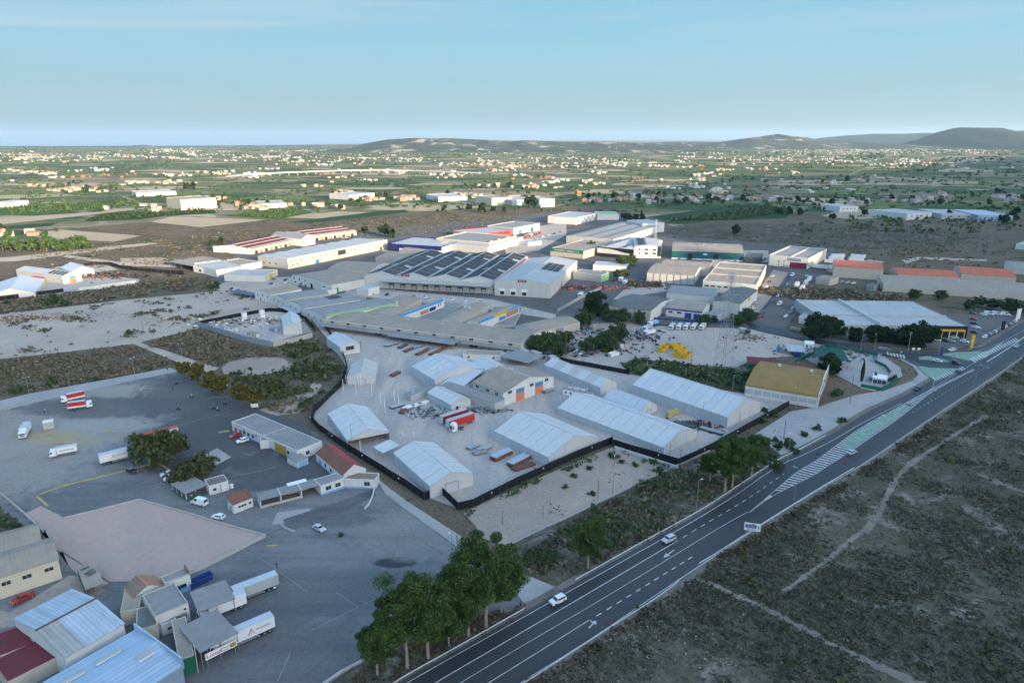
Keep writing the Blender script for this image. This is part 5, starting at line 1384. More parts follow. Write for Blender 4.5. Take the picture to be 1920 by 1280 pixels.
for i,(lab,A,B,C,rise) in enumerate([('first beige roofed shed with white gable behind the green white store',(694,508),(731,493),(617,503),2.0),('second beige roofed shed with white gable, between cream factory and solar roofs',(761,491),(807,482),(686,486),2.2),('third beige roofed shed with a white arched gable next to the solar roofs',(808,477),(832,472),(748,470),2.0)]):
 simple('arched_shed',lab,'shed',A,B,C,5.5,WHITE,BEIGE,R_BEIGEY,'barrel',rise,wins=[('F',(.3,.7),3.0,1.2,1.0)])
b = simple('arcade','left wing of the maroon roofed arcade with white bands','arcade',(470,466),(560,447),(458,450),6.0,BEIGE,WHITE,R_MAROON,'gable',2.5,'x',doors=[('F',.1 + .1 * k,4,3,R_TERRA if k % 2 else DARKIN) for k in range(9)])
for z in (.12,.55,.98): mb = MB(); mb.box(0,b.L,b.W * .5 * z - .35,b.W * .5 * z + .35,b.h + 2.5 * z - .0,b.h + 2.5 * z + .25); b.part(mb,'white_band',WHITEP)
b = simple('arcade','right wing of the maroon roofed arcade, cars parked in front','arcade',(585,442),(668,432),(572,430),6.0,BEIGE,WHITE,R_MAROON,'gable',2.5,'x',doors=[('F',.1 + .1 * k,4,3,R_TERRA if k % 2 else DARKIN) for k in range(9)])
for z in (.12,.55,.98): mb = MB(); mb.box(0,b.L,b.W * .5 * z - .35,b.W * .5 * z + .35,b.h + 2.5 * z - .0,b.h + 2.5 * z + .25); b.part(mb,'white_band',WHITEP)
b = simple('arcade_pavilion','white central pavilion with grey pointed roof between the arcade wings','pavilion',(566,448),(590,444),(556,435),8.0,WHITE,WHITE,R_GREY,'gable',4.0,'y',wins=[('F',(.5,),8.3,1.6,1.6)])
simple('navy_front_store','low store with a navy stepped parapet and white roofs','store',(726,458),(828,464),(760,444),6.5,NAVY,WHITE,R_WHITE,parapet=1.0,doors=[('F',.1 + .2 * k,9,3.2,WHITEP if k % 2 else DARKIN) for k in range(5)])
simple('white_roof_store','white flat roofed block between the navy store and the cream stepped front','store',(826,456),(915,463),(872,437),7.0,GREYW,WHITE,R_WHITE)
b = simple('cream_stepped_store','block with a cream stepped facade and two blue doors','store',(917,456),(968,443),(850,441),8.5,CREAM,GREYW,R_FLAT,parapet=.8,doors=(('F',.24,5,5,BLUED),('F',.82,5,6,BLUED)))
for u in (.08,.36,.66,.95): mb = MB(); x = b.X(u); mb.box(x - 2,x + 2,-.1,.4,b.h,b.h + 1.8); b.part(mb,'parapet_step',CREAM)
simple('red_fascia_store','long low store with a red fascia and lettering beyond the cream stepped block','store',(888,440),(957,433),(900,428),6.0,RED,WHITE,R_WHITE)
simple('white_far_store','white store with blue-grey roof behind the red fascia','store',(963,428),(1012,419),(930,421),8.0,WHITE,GREYW,R_GREY,doors=(('F',.25,6,5,TEALD),('F',.7,6,5,GREEN)))
simple('white_big_store','large white warehouse furthest back in the estate, pale stepped front','warehouse',(1080,409),(1118,400),(1017,408),9.0,WHITE,WHITE,R_WHITE,wins=[('F',(.2,.4,.6,.8),5.5,3,2)],doors=[('F',.1 + .2 * k,4,4,GREYDOOR) for k in range(5)])
simple('green_band_store','white store with a green roof band, right of the furthest white warehouse','store',(1120,402),(1161,402),(1122,397),8.0,WHITE,WHITE,GREENL)
simple('grey_blue_works','wide blue-grey works with shallow ribbed roofs and a white lit side','works',(1062,442),(1150,449),(1228,421),8.0,GREYW,WHITE,R_GREYY,'gable',1.2,'y',gables=3)
simple('white_tower_block','white taller block at the back corner of the blue-grey works','building',(1205,420),(1246,418),(1210,412),11.0,WHITE,WHITE,R_WHITE)
b = simple('green_sign_store','beige store with a long dark green sign board on its front','store',(1032,466),(1094,472),(1118,452),7.0,BEIGE,BEIGE,R_BEIGEY)
b.on('F',.5,b.h - 2.2,b.L * 1.0,3.0,.2,GREEN,'sign_board'); wall_text(b,'F',.5,b.h - .8,'ALMACENES CARBALLO S.A.',2.0,WHITEP,.25,1.1)
b = simple('office_hall','white modern office hall with solar panels and a dark glass corner','office',(1190,462),(1240,463),(1276,449),11.0,WHITE,WHITE,R_WHITEY,'gable',1.6,'y',gables=1,wins=[('F',(.15,.45,.75),7.2,3.2,1.8),('F',(.15,.45,.75),3.6,3.2,1.8),('SB',(.1,.25,.4,.55,.7,.85),7,3,1.6)])
b.on('F',.93,2.0,b.L * .13,9.5,.3,GLASS,'glass_corner')
for j in range(4):
 mb = MB(); y0 = b.W * (.1 + .22 * j); mb.box(b.L * .15,b.L * .45,y0,y0 + b.W * .18,b.h + 1.3,b.h + 1.45); b.part(mb,'solar_panel',PV)
b = simple('wave_hall','white hall with a wave shaped black and white front and solar roof','hall',(1120,463),(1189,469),(1200,447),9.0,WHITE,WHITE,R_WHITEY,'gable',1.4,'y',gables=2,doors=[('F',.1 + .2 * k,8,3.6,DARKIN) for k in range(5)])
mb = MB(); N = 14
for k in range(N):
 a0,a1 = k / N,(k + 1) / N
 f = lambda t: 5.2 + 3.4 * (1 / (1 + math.exp((t - .62) * 9)))
 xa,xb = b.X(a0),b.X(a1); z0,z1 = f(a0),f(a1)
 if xa > xb: xa,xb,z0,z1 = xb,xa,z1,z0
 mb.poly([(xa,-.4,z0),(xb,-.4,z1),(xb,-.4,9.6),(xa,-.4,9.6)])
b.part(mb,'dark_wave',BLACKP)
for g in range(2):
 for j in range(3): mb = MB(); mb.box(b.L * (.1 + .5 * g),b.L * (.22 + .5 * g),b.W * (.1 + .28 * j),b.W * (.34 + .28 * j),b.h + .9,b.h + 1.02); b.part(mb,'solar_panel',PV)
b = simple('teal_warehouse','big teal clad warehouse with a low pitched beige grey roof','warehouse',(1260,470),(1395,475),(1418,459),8.0,TEAL,TEAL_LIT,R_BEIGE,'gable',3.0,'x',doors=(('F',.26,4.5,6,DARKIN),('F',.62,4.5,6,DARKIN)))
b.on('F',.47,5.2,4,1.2,.1,WHITEP,'sign'); b.on('F',.5,-.1,b.L,1.6,.06,WHITE,'plinth')
for u in (.45,.62): roof_vent(b,b.X(u),b.W * .5,b.h + 3,.9,.6)
b = simple('beige_shed','beige roofed shed with ribbed grey wall, front of two beside the weedy strip','shed',(1213,511),(1303,517),(1328,499),7.5,GREYW,WHITE,R_BEIGE,'gable',1.5,'x')
for k in range(8): mb = MB(); x = b.L * k / 7; mb.bar((x,-.1,0),(x,-.1,b.h),.25); b.part(mb,'wall_post',DARKSTEEL)
simple('beige_shed','beige roofed shed with cream lit gable, just below the teal warehouse','shed',(1238,497),(1330,503),(1343,492),7.0,GREYW,CREAM,R_BEIGE,'gable',1.5,'x')
b = simple('cream_front_block','beige roofed block with a cream lit facade of tall doors along the car lined street','building',(1318,527),(1418,535),(1455,499),8.0,WHITE,CREAM,R_BEIGE,parapet=.5,wins=[('F',[.08 + .12 * k for k in range(8)],4.2,3.0,1.2)])
for k in range(6): b.door('SB',.1 + .16 * k,4.2,5.0,R_TERRA if k % 2 else BEIGE)
mb = MB(); mb.box(0,b.L,b.W * .34,b.W * .37,b.h - .01,b.h + .7); b.part(mb,'roof_wall',BEIGE); mb = MB(); mb.box(0,b.L,b.W * .66,b.W * .69,b.h - .01,b.h + .7); b.part(mb,'roof_wall',BEIGE)
simple('green_grey_shed','long low shed with pale greenish wall between the dark roof and cream block','shed',(1250,549),(1340,556),(1346,541),6.0,CLAD,CLADY,R_GREY,'gable',1.0,'x')
b = simple('yellow_sign_workshop','pale workshop with a dark roof and a yellow sign on its street end','workshop',(1337,564),(1388,570),(1400,541),7.5,CLAD,WHITE,R_DARK,'gable',1.2,'y'); b.on('SB',.5,4.6,6,3,.2,YELLOW,'sign')
b = simple('dark_roof_works','works with a big dark ribbed roof and royal blue doors facing the trees','works',(1142,573),(1220,583),(1262,560),7.0,BEIGE,WHITE,R_DARK,'gable',1.6,'x',doors=(('F',.12,5,4,BLUED),('F',.45,5.4,4,BLUED)))
b = simple('blue_band_works','white works with a blue band below the roof and two royal blue doors','works',(1249,577),(1317,584),(1330,567),5.5,WHITE,WHITE,R_BEIGE,'gable',1.6,'x',wins=[('F',(.13,.37),2.6,2.6,1.1)],doors=(('F',.62,4.2,3.6,BLUED),('F',.86,4.2,3.6,BLUED)))
mb = MB(); mb.box(0,b.L,-.12,0,b.h - 1.1,b.h); b.part(mb,'blue_band',BLUED)
fence('blue_railing','blue metal railing with white piers in front of the blue doored works',[(1205,597),(1260,602),(1330,607),(1412,603)],1.5,BLUED,WHITE,6,.08)
fence('blue_railing','blue and white fence along the cream facade side of the car lined street',[(1412,603),(1440,572),(1470,540),(1482,515)],1.4,BLUED,WHITE,6,.08,cat='railing')
b = simple('red_sign_store','white store with a wine red front and blue name board at the street end','store',(1443,479),(1516,486),(1527,466),9.0,WHITE,CREAM,R_FLAT,parapet=.9)
b.on('F',.76,0,b.L * .42,5.2,.12,MAROON,'red_front'); b.on('F',.64,6.2,b.L * .34,2.2,.15,BLUED,'name_board'); wall_text(b,'F',.64,7.3,'MEDITERRANEO',1.5,WHITEP,.2)
mb = MB(); mb.box(b.L * .52,b.L * .54,0,b.W,b.h - .01,b.h + .7); b.part(mb,'roof_wall',WHITE)
b = simple('orange_roof_hall','beige walled hall with an orange-red ribbed roof, left of three','hall',(1564,499),(1657,505),(1672,493),9.0,BEIGE,BEIGE,R_ORANGE,'gable',1.6,'x')
simple('orange_roof_hall','lower hall with a long red ribbed roof in the middle of three','hall',(1684,514),(1800,520),(1806,508),6.5,BEIGE,BEIGE,R_ORANGE,'gable',2.0,'x')
simple('orange_roof_hall','hall with bright orange-red roof at the right picture side','hall',(1803,513),(1906,520),(1912,506),8.0,BEIGE,BEIGE,R_ORANGE,'gable',2.2,'x')
b = simple('long_beige_hall','very long beige walled hall with a pale flat roof in front of the orange roofs','hall',(1657,531),(1985,552),(1990,536),6.0,BEIGE,BEIGE,R_BEIGE)
b.on('F',.5,3.6,b.L,2.4,.1,GREYW,'wall_band')
for u in (.5,.52,.54,.78,.8): roof_vent(b,b.X(u),b.W * .8,b.h,.8,.8)
b = simple('car_dealer','car dealer hall with pale ribbed roofs, black front and yellow portal','showroom',(1560,609),(1815,613),(1806,567),6.5,GREYW,GREYW,R_WHITE,'flat',parapet=.35,gy=None)
mb = MB(); mb.box(*sorted((b.X(.62),b.X(1.0))),-.3,0,0,b.h + .5); bf = b.part(mb,'black_front',BLACKP)
x0,x1 = sorted((b.X(.80),b.X(.97))); mb = MB(); mb.box(x0,x1,-2.5,-.32,4.3,5.1); b.part(mb,'yellow_portal',YELLOW)
for k in range(4): mb = MB(); x = x0 + .3 + (x1 - x0 - .6) * k / 3; mb.bar((x,-2.2,0),(x,-2.2,4.3),.4); b.part(mb,'portal_post',YELLOW if k in (0,3) else WHITEP)
for k in range(5): mb = MB(); w = b.L * .36 / 5; xx = min(b.X(.63),b.X(.99)) + w * k; mb.box(xx + .3,xx + w - .3,-.36,-.31,.3,3.6); mb.build('pane',GLASS,bf)
mb = MB(); mb.box(*sorted((b.X(.36),b.X(.37))),0,b.W,b.h - .01,b.h + 1.6); b.part(mb,'roof_wall',WHITE)
mb = MB(); mb.box(0,b.L,b.W * .36,b.W * .38,b.h - .01,b.h + .9); b.part(mb,'roof_wall',GREYW)
for u,v in [(.68,.42),(.69,.42),(.70,.42),(.71,.42),(.78,.44),(.80,.44),(.90,.3),(.91,.3),(.92,.3),(.74,.9),(.76,.9)]: roof_vent(b,b.X(u),b.W * v,b.h,.5,.6)

# derelict ochre building and its neighbours
b = Bld('derelict_hall','derelict hall with ochre lichen roof and a graffiti covered street facade','building',(1398,720),(1534,742),(1602,702),5.6)
rise = 2.2; b.walls(WHITE,WHITE,rise,'x'); b.gable_roof(R_OCHRE,rise,'x',0.1)
for k in range(8): b.on('F',.06 + .125 * k,1.6,3.2,2.0,.05,GREYW,'bricked_window')
b.on('F',.5,4.75,b.L,.8,.08,OCHRE,'yellow_frieze')
sgn = 'SB'
atA = False
def facade(y0,y1,z1,m,off):
 mb = MB(); X0 = b.L if not b.flip else 0; s_ = 1 if not b.flip else -1
 mb.box(min(X0 + .02 * s_,X0 + .35 * s_),max(X0 + .02 * s_,X0 + .35 * s_),y0,y1,-.1,z1); return b.part(mb,'facade_section',m)
FAC = [(0.0,.42,6.2),(.42,.78,8.2),(.78,1.25,6.6)]
for a,c,z in FAC: facade(b.W * a - .2,b.W * c - .03,z,WHITE,0)
facade(b.W * 1.27,b.W * 1.75,4.8,WHITE,0)
gr_ = MB(); s_ = 1 if not b.flip else -1; X0 = (b.L if not b.flip else 0) + .38 * s_
for k in range(70):
 y = b.W * rnd.uniform(0.02,1.2); z = rnd.choice([rnd.uniform(4.0,5.6),rnd.uniform(.6,2.6)]); gr_.bar((X0,y,z),(X0,y + rnd.uniform(-.5,.5),z + rnd.uniform(.4,1.2)),.14,.03,rnd.choice([0,0,1,2]))
o = b.part(gr_,'graffiti',[BLACKP,DARKSTEEL,BLUEL]); o['kind'] = 'stuff'
for (a,c,z0,z1,m) in ((.14,.34,.2,3.4,OCHRE),(.34,.37,.1,5.9,DARKSTEEL),(.82,1.2,1.2,3.4,OCHRE),(.44,.70,3.6,4.3,BLUEL),(1.34,1.7,.8,2.2,DARKSTEEL)):
 mb = MB(); mb.box(min(X0,X0 + .04 * s_),max(X0,X0 + .04 * s_),b.W * a,b.W * c,z0,z1); b.part(mb,'painted_patch',m)
b = Bld('maroon_ochre_house','low house with half ochre half maroon roof and white chimneys behind the derelict hall','house',(1440,707),(1535,716),(1568,690),4.4)
b.walls(WHITE,None,1.6,'x'); b.gable_roof([R_OCHRE],1.6,'x',.2,mats2=[R_MAROON])
for u,v in ((.25,.5),(.88,.3)): mb = MB(); x = b.X(u); mb.box(x - .6,x + .6,b.W * v - .6,b.W * v + .6,b.h - .5,b.h + 3.2); b.part(mb,'chimney',WHITE)
b = Bld('maroon_hut','green hut with a maroon roof at the edge of the skip yard','hut',(1402,682),(1450,686),(1412,672),3.0); b.walls(GREEN); b.mono_roof(R_MAROON,3.1,3.9,.3); b.door('F',.5,1,2,GREYDOOR)
canopy('large dark green flat canopy on thin posts over the recycling yard',((1536,672),(1592,676),(1550,655)),5.0,DKGREEN,rise=.8,post_m=DARKSTEEL)
b = Bld('recycling_office','small white flat roofed office with three dark windows inside a green hedge fence','office',(1636,708),(1664,712),(1640,700),3.0); b.walls(WHITE); b.flat_roof(WHITEP,.1); b.windows('F',(.2,.5,.8),.6,1.6,1.8,BLUEL)
b = Bld('yard_office','tiny white office cube beside the green fence corner','office',(1508,644),(1527,646),(1510,638),3.0); b.walls(WHITE); b.flat_roof(WHITEP,.1); b.door('F',.7,1,2.1,GREYDOOR); b.window('F',.3,1.2,1,1)
fence('green_fence','bright green screen fence round the recycling yard, along the bend and its little office',[(1614,726),(1655,734),(1684,716),(1680,712)],1.8,GREEN,GREEN,5,.08,post_extra=.05)
fence('green_fence','bright green screen fence along the street side of the recycling yard',[(1668,700),(1660,690),(1640,680),(1645,668),(1600,660),(1545,650),(1520,668),(1490,680)],1.8,GREEN,GREEN,5,.08,post_extra=.05)
# left far depot
b = Bld('left_depot_hall','white depot hall with an orange and blue door and a solar roof section','warehouse',(117,518),(152,512),(35,505),6.5); b.walls(WHITE,GREYW,2.0); b.gable_roof([R_BLUEW,TENT2,R_WHITE],2.0,'y',.2,6); b.on('F',.52,0,5,3.8,.1,ORANGE,'door'); b.on('F',.52,3.8,5,1.6,.1,TEALD,'transom')
for j in range(4):
 for k in range(2):
  t0,t1 = b.L * (.08 + .2 * k),b.L * (.26 + .2 * k); y0 = b.W * (.03 + .085 * j)
  if b.flip: pass
  z0,z1 = b.roof_z(t0,0,2.0) + .22,b.roof_z(t1,0,2.0) + .22; mb = MB(); mb.poly([(t0,y0,z0),(t1,y0,z1),(t1,y0 + b.W * .06,z1),(t0,y0 + b.W * .06,z0)]); mb.poly([(t0,y0,z0 - .06),(t0,y0 + b.W * .06,z0 - .06),(t1,y0 + b.W * .06,z1 - .06),(t1,y0,z1 - .06)]); b.part(mb,'solar_panel',PV)
b = Bld('left_depot_tent','wide white gabled tent behind the hall with the orange door','tent',(134,510),(176,505),(97,503),4.2); b.walls(TENT,None,3.6); b.gable_roof([TENT3],3.6,'y',.2,4)
b = Bld('left_depot_tent','white gabled tent cut by the left picture edge behind a black fence','tent',(-30,556),(66,548),(-75,535),3.0); b.walls(TENT,None,4.2); b.gable_roof([TENT3],4.2,'y',.2,4)
canopy('bright red canvas canopy on posts by the left depot',((44,525),(75,524),(28,519)),3.4,RED)
fence('left_depot_fence','black and grey fence in front of the left depot',[(-30,567),(68,554),(70,554),(120,548)],3.0,FENCE,CONCW,6,.1)
fence('left_depot_fence','black curved fence behind the left depot yard',[(157,500),(175,497),(207,497),(225,503),(260,508),(345,515)],3.0,FENCE,CONCW,7,.1)
low_wall('left_depot_wall','pale rendered wall closing the left depot along the scrub',[(148,547),(200,540),(256,532)],3.0,.3,WHITE)
# small walled yard with tanks
fence('small_yard_fence','black mesh fence behind the two white tanks',[(372,610),(440,596),(505,584),(545,586),(575,602),(592,622)],2.6,FENCE,DARKSTEEL,5)
low_wall('small_yard_wall','grey block wall along the lower side of the yard with white tanks',[(372,612),(420,628),(470,642),(510,650)],3.2,.3,mat('grey_blue_block',(.24,.27,.29),.9,.12,.4,dirt=(.15,.16,.17),dirt_amt=.4))
low_wall('small_yard_wall','beige block wall on the right side of the yard with white tanks',[(512,650),(550,642),(586,632)],2.8,.3,CONCW)
b = tent('white tent hall with a crumpled pale gable inside the walled yard',(531,616),(566,613),(505,596),4.2,(546,604),4)
for lab,x,y in (('white cylindrical tank standing left of two',459,602),('white cylindrical tank standing right of two',492,597)):
 p = at(x,y); r = thing('tank',lab,'tank',p,0,'white tanks in the walled yard'); mb = MB(); mb.tube((0,0,0),(0,0,5.6),1.7,1.7,18); mb.build('body',WHITEP,r); mb = MB(); mb.tube((0,0,5.6),(0,0,6.0),1.75,.4,18); mb.build('lid',TENT2,r)
 mb = MB(); mb.tube((0,0,2.7),(0,0,2.85),1.75,1.75,18); mb.build('hoop',STEEL,r)
for i,(lab,A,B_) in enumerate((('blue-white site cabin along the grey block wall',(420,618),(455,626)),('cream site cabin along the grey block wall near the tent',(464,630),(490,637)),('blue lidded bin box beside the walled yard tent',(506,622),(521,625)))):
 cabin(lab,A,B_,(10,8,4)[i],3,2.4,m=(WHITEP,CREAM,BLUEL)[i],group=None)
# right margin
simple('white_edge_shed','white shed at the right picture edge above the orange roofs','shed',(1905,458),(1990,466),(1900,448),5,WHITE,WHITE,R_WHITE)
simple('edge_works','grey roofed works with dark openings at the right picture edge','works',(1900,500),(2000,506),(1890,490),6,GREYW,WHITE,R_GREY)
# ---------------------------------------------------------------- vegetation
F_PINE = foliage('pine_needles',[(0.012,0.026,0.008),(0.032,0.062,0.016),(0.075,0.12,0.03),(0.15,0.195,0.05)])
F_DARK = foliage('dark_leaves',[(0.010,0.022,0.010),(0.022,0.044,0.018),(0.042,0.07,0.028)])
F_OLIVE = foliage('dusty_olive_leaves',[(0.020,0.028,0.012),(0.045,0.055,0.022),(0.075,0.085,0.035),(0.11,0.115,0.05)])
F_YELL = foliage('yellowing_leaves',[(0.055,0.05,0.014),(0.11,0.095,0.024),(0.17,0.14,0.035)])
F_PEPPER = foliage('soft_green_leaves',[(0.018,0.035,0.014),(0.035,0.065,0.024),(0.06,0.10,0.036),(0.085,0.125,0.05)])
F_SCRUB = foliage('dry_scrub_tufts',[(0.06,0.055,0.034),(0.11,0.095,0.06),(0.165,0.14,0.092),(0.25,0.215,0.15)])
F_SCRUB2 = foliage('grey_green_tufts',[(0.045,0.045,0.026),(0.08,0.076,0.044),(0.125,0.11,0.068),(0.20,0.17,0.115)])
F_SCRUB3 = foliage('dark_olive_tufts',[(0.035,0.036,0.022),(0.06,0.06,0.036),(0.095,0.085,0.054),(0.16,0.135,0.09)])  # darker olive scrub colour for the field right of the road
F_BRUSH = foliage('brown_brush',[(0.05,0.036,0.022),(0.095,0.068,0.04),(0.14,0.10,0.06)])
BARK = mat('bark',(0.16,0.12,0.09),0.95,0.25,1.5)
BARKP = mat('pale_pine_bark',(0.30,0.24,0.20),0.95,0.25,1.5)
def crown_mesh(name,rx,rz,z0,n_clump,per,leaf,material,seed,flat=0.25,hollow=0.55,clump=0.24):
 rg = np.random.default_rng(seed)
 d = rg.normal(size=(n_clump,3)); d /= np.linalg.norm(d,axis=1,keepdims=True)
 d[:,2] = np.where(d[:,2] < -flat,-flat * rg.random(n_clump),d[:,2])
 rad = hollow + (1 - hollow) * rg.random((n_clump,1))
 c = d * rad * np.array([rx,rx,rz]) * (0.85 + 0.3 * rg.random((n_clump,1)))
 c[:,2] += z0
 cs = rx * clump * (0.6 + 0.8 * rg.random(n_clump))
 off = rg.normal(size=(n_clump,per,3)); off /= np.maximum(np.linalg.norm(off,axis=2,keepdims=True),1e-6)
 off *= (rg.random((n_clump,per,1)) ** 0.55 * 1.12) * cs[:,None,None]; off[:,:,2] *= 0.7
 pts = (c[:,None,:] + off).reshape(-1,3)
 v,f = leaf_quads(pts,0.5,leaf,0.45,rg)
 return np_mesh(name,v,f,material),c
def trunk_mesh(name,h,r,tips,material,seed=0,lean=0.03):
 rr = random.Random(seed); mb = MB(); n = 4; prev = Vector((0,0,-0.2)); top = None
 dx,dy = rr.uniform(-lean,lean) * h,rr.uniform(-lean,lean) * h
 for k in range(1,n + 1):
  t = k / n; p = Vector((dx * t * t + rr.uniform(-.05,.05) * r * 4,dy * t * t,h * t)); mb.tube(prev,p,r * (1.15 - .5 * (t - 1 / n)),r * (1.15 - .5 * t),7); prev = p
 for q in tips:
  q = Vector(q); b0 = Vector((dx,dy,h)) * rr.uniform(.72,1.0); mid = b0.lerp(q,.5) + Vector((0,0,-.2)); mb.tube(b0,mid,r * .42,r * .26,5,caps=False); mb.tube(mid,q,r * .26,r * .08,5,caps=False)
 return mb.mesh(name,material)
class TreeKind:
 def __init__(s,key,variants,h_trunk,r_trunk,rx,rz,z0,clumps,per,leaf,fm,bark=None,flat=.25,hollow=.55,limbs=9,clump=.24):
  s.v = []
  for i in range(variants):
   cm,cs = crown_mesh('crown',rx * (1 + .1 * (i - 1)),rz,z0,clumps,per,leaf,fm,100 * len(key) + 17 * i + 3,flat,hollow,clump)
   s.v.append((cm,trunk_mesh('trunk',h_trunk,r_trunk,cs[:limbs],bark or BARK,i)))
  s.k = 0
 def place(s,name,label,cat,loc,scale=1.0,group=None,sz=None):
  cm,tm = s.v[s.k % len(s.v)]; s.k += 1
  r = thing(name,label,cat,loc,rnd.uniform(0,6.28),group)
  r.scale = (scale,scale,sz or scale)
  put('crown',cm,r); put('trunk',tm,r)
  return r
PINE = TreeKind('pine',4,6.0,.2,3.5,4.1,7.2,44,820,.072,F_PINE,BARKP,.85,.55,16,.25)
PEPPER = TreeKind('pepper',3,2.2,.2,3.5,2.7,3.2,70,90,.19,F_PEPPER,None,.9,.35)
OLIVET = TreeKind('olive',2,1.6,.3,4.6,2.6,3.0,60,90,.24,F_OLIVE,None,.5,.45)
YELLT = TreeKind('yellow',3,2.8,.2,2.6,2.6,4.0,40,70,.24,F_YELL,None,.7,.45)
DARKT = TreeKind('ficus',3,2.4,.35,5.0,4.4,4.8,90,120,.26,F_DARK,None,.85,.35)
BUSH = TreeKind('bush',3,.5,.06,.9,.65,.5,14,26,.14,F_PEPPER,None,.5,.3,4,.4)
def tree(kind,name,label,base,top_y=None,scale=1.0,group=None,href=12.0,cat='tree'):
 p = at(*base)
 if top_y is not None: scale = max(.3,height_of(p,top_y)) / href
 return kind.place(name,label,cat,p,scale,group)
G_P = 'pines beside the main road'
for base,top,lab in [((708,1268),1150,'pine nearest the bottom picture edge, leftmost of the roadside row'),((764,1255),1085,'pine second in the roadside row, its crown over the yard kerb wall'),((803,1237),1075,'tall pale trunked pine in the middle of the roadside row'),
                       ((842,1215),1130,'short pine in front of the roadside row close to the guardrail'),((878,1195),1040,'pine fourth in the roadside row with a slender pale trunk'),((911,1178),1000,'tallest pine at the upper end of the row, by the concrete driveway'),((860,1170),1060,'pine at the back of the row toward the parking ground'),
                       ((940,1150),1040,'low dense pine at the driveway end of the row'),
                       ((1358,925),822,'pine left of the clump at the black fence corner'),((1372,918),815,'pine in the middle of the clump at the black fence corner'),((1408,897),810,'pine at the right of the clump at the black fence corner'),((1330,905),850,'smaller pine at the left edge of the fence corner clump')]:
 tree(PINE,'pine_tree',lab,base,top,group=G_P,href=11.8)
tree(PINE,'pine_tree','lone bright green round pine on the verge between bare lot and road',(1102,1070),968,group=G_P,href=11.2)
tree(OLIVET,'broad_tree','broad dusty olive tree beside the white semi-trailer in the truck yard',(300,868),805,href=5.9)
tree(OLIVET,'broad_tree','broad dusty olive tree behind the cafe terrace',(362,900),857,href=5.9)
for i,(x,y,t) in enumerate([(347,711,674),(374,722,682),(400,738,694),(416,744,700),(452,762,716),(473,768,722)]):
 tree(YELLT,'yellow_tree',['first','second','third','fourth','fifth','last'][i] + ' yellowing tree of the row at the truck yard edge, counted from the far end',(x,y),t,group='yellowing trees along the yard edge',href=6.9)
tree(DARKT,'ficus_tree','huge dark round tree between the street and the dark roofed works',(1113,592),546,href=9.4)
for i,(x,y,t) in enumerate([(1095,612,580),(1140,602,578),(1165,606,580),(1198,606,583)]):
 tree(PEPPER,'street_tree',['green tree at the street corner just below the huge dark tree','green tree in front of the left blue door of the dark roofed works','green tree in front of the second blue door of the dark roofed works','yellowish green tree near the gate of the dark roofed works'][i],(x,y),t,group='green trees of the scrap lot',href=5.9)
for i,(x,y,t) in enumerate([(1008,660,628),(1025,655,624),(1045,648,622),(1064,642,620),(1050,668,642),(1100,662,634),(1118,655,628),(1140,650,622),(1157,640,605),(1146,660,634)]):
 tree(PEPPER,'lot_tree',['leftmost','second','third','fourth','lowest','sixth','seventh','eighth','highest','rightmost lower'][i] + ' green tree of the scrap lot rows right of the market hall',(x,y),t,group='green trees of the scrap lot',href=5.9)
for i,(x,y,t) in enumerate([(1320,610,590),(1338,606,592),(1378,612,588),(1400,606,580),(1410,600,582)]):
 tree(PEPPER,'street_tree',['dark bush like tree right of the white blue banded works','small tree left of the lattice mast','tree at the foot of the lattice mast','tree right of the lattice mast by the blue fence','tree at the end of the blue fence by the street corner'][i],(x,y),t,group='trees around the lattice mast',href=5.9)
for i,(x,y,t) in enumerate([(1530,636,588),(1556,634,592),(1602,640,612),(1640,642,608),(1660,640,612),(1682,645,620),(1712,650,602),(1728,648,606)]):
 tree(DARKT,'dealer_tree',['first','second','third','fourth','fifth','sixth','seventh','last'][i] + ' dark rounded tree in front of the car dealer hall, counted from the left',(x,y),t,group='dark trees before the car dealer',href=9.4)
for i,(x,y,t) in enumerate([(1715,562,542),(1763,563,545),(1835,575,555),(1862,580,560),(1890,586,560),(1915,590,566),(1820,582,562)]):
 tree(PEPPER,'hedge_tree',['round grey green tree left of two below the beige hall','round grey green tree right of two below the beige hall','dark tree behind the parked vans','dark tree left of the floodlight mast','dark tree right of the floodlight mast','dark tree at the picture edge above the dealer yard','low dark tree at the dealer yard corner'][i],(x,y),t,group='trees between dealer and beige hall',href=5.9)
for i,(x,y,t) in enumerate([(1168,502,480),(1184,498,477),(1160,522,505),(1172,520,506),(1108,470,452)]):
 tree(PEPPER,'estate_tree',['round clipped tree left of two at the top of the street','round clipped tree right of two at the top of the street','low green tree beside the orange banner','low green tree behind the orange banner','dark shrub tree beyond the solar warehouse'][i],(x,y),t,group='estate street trees',href=5.9)
tree(DARKT,'garden_tree','big dark tree next to the green canopy of the recycling yard',(1556,702),664,href=9.4)
def cypress(label,base,top,w=.75):
 p = at(*base); h = height_of(p,top); r = thing('cypress',label,'tree',p,0,None)
 rg = np.random.default_rng(5); n = 900; t = rg.random(n) ** .8; a = rg.random(n) * 6.28; rr_ = w * np.sin(np.pi * np.clip(t * .86 + .12,0,1)) * (0.6 + .4 * rg.random(n))
 v,f = leaf_quads(np.stack([np.cos(a) * rr_,np.sin(a) * rr_,.3 + t * (h - .3)],1),.2,.22,.4,rg); put('crown',np_mesh('crown',v,f,F_DARK),r)
 mb = MB(); mb.tube((0,0,-.1),(0,0,h * .8),.16,.04,6); mb.build('trunk',BARK,r)
cypress('slim dark cypress behind the derelict white facade',(1615,716),676,.8)
cypress('small cypress beside the little recycling office',(1640,714),698,.7)
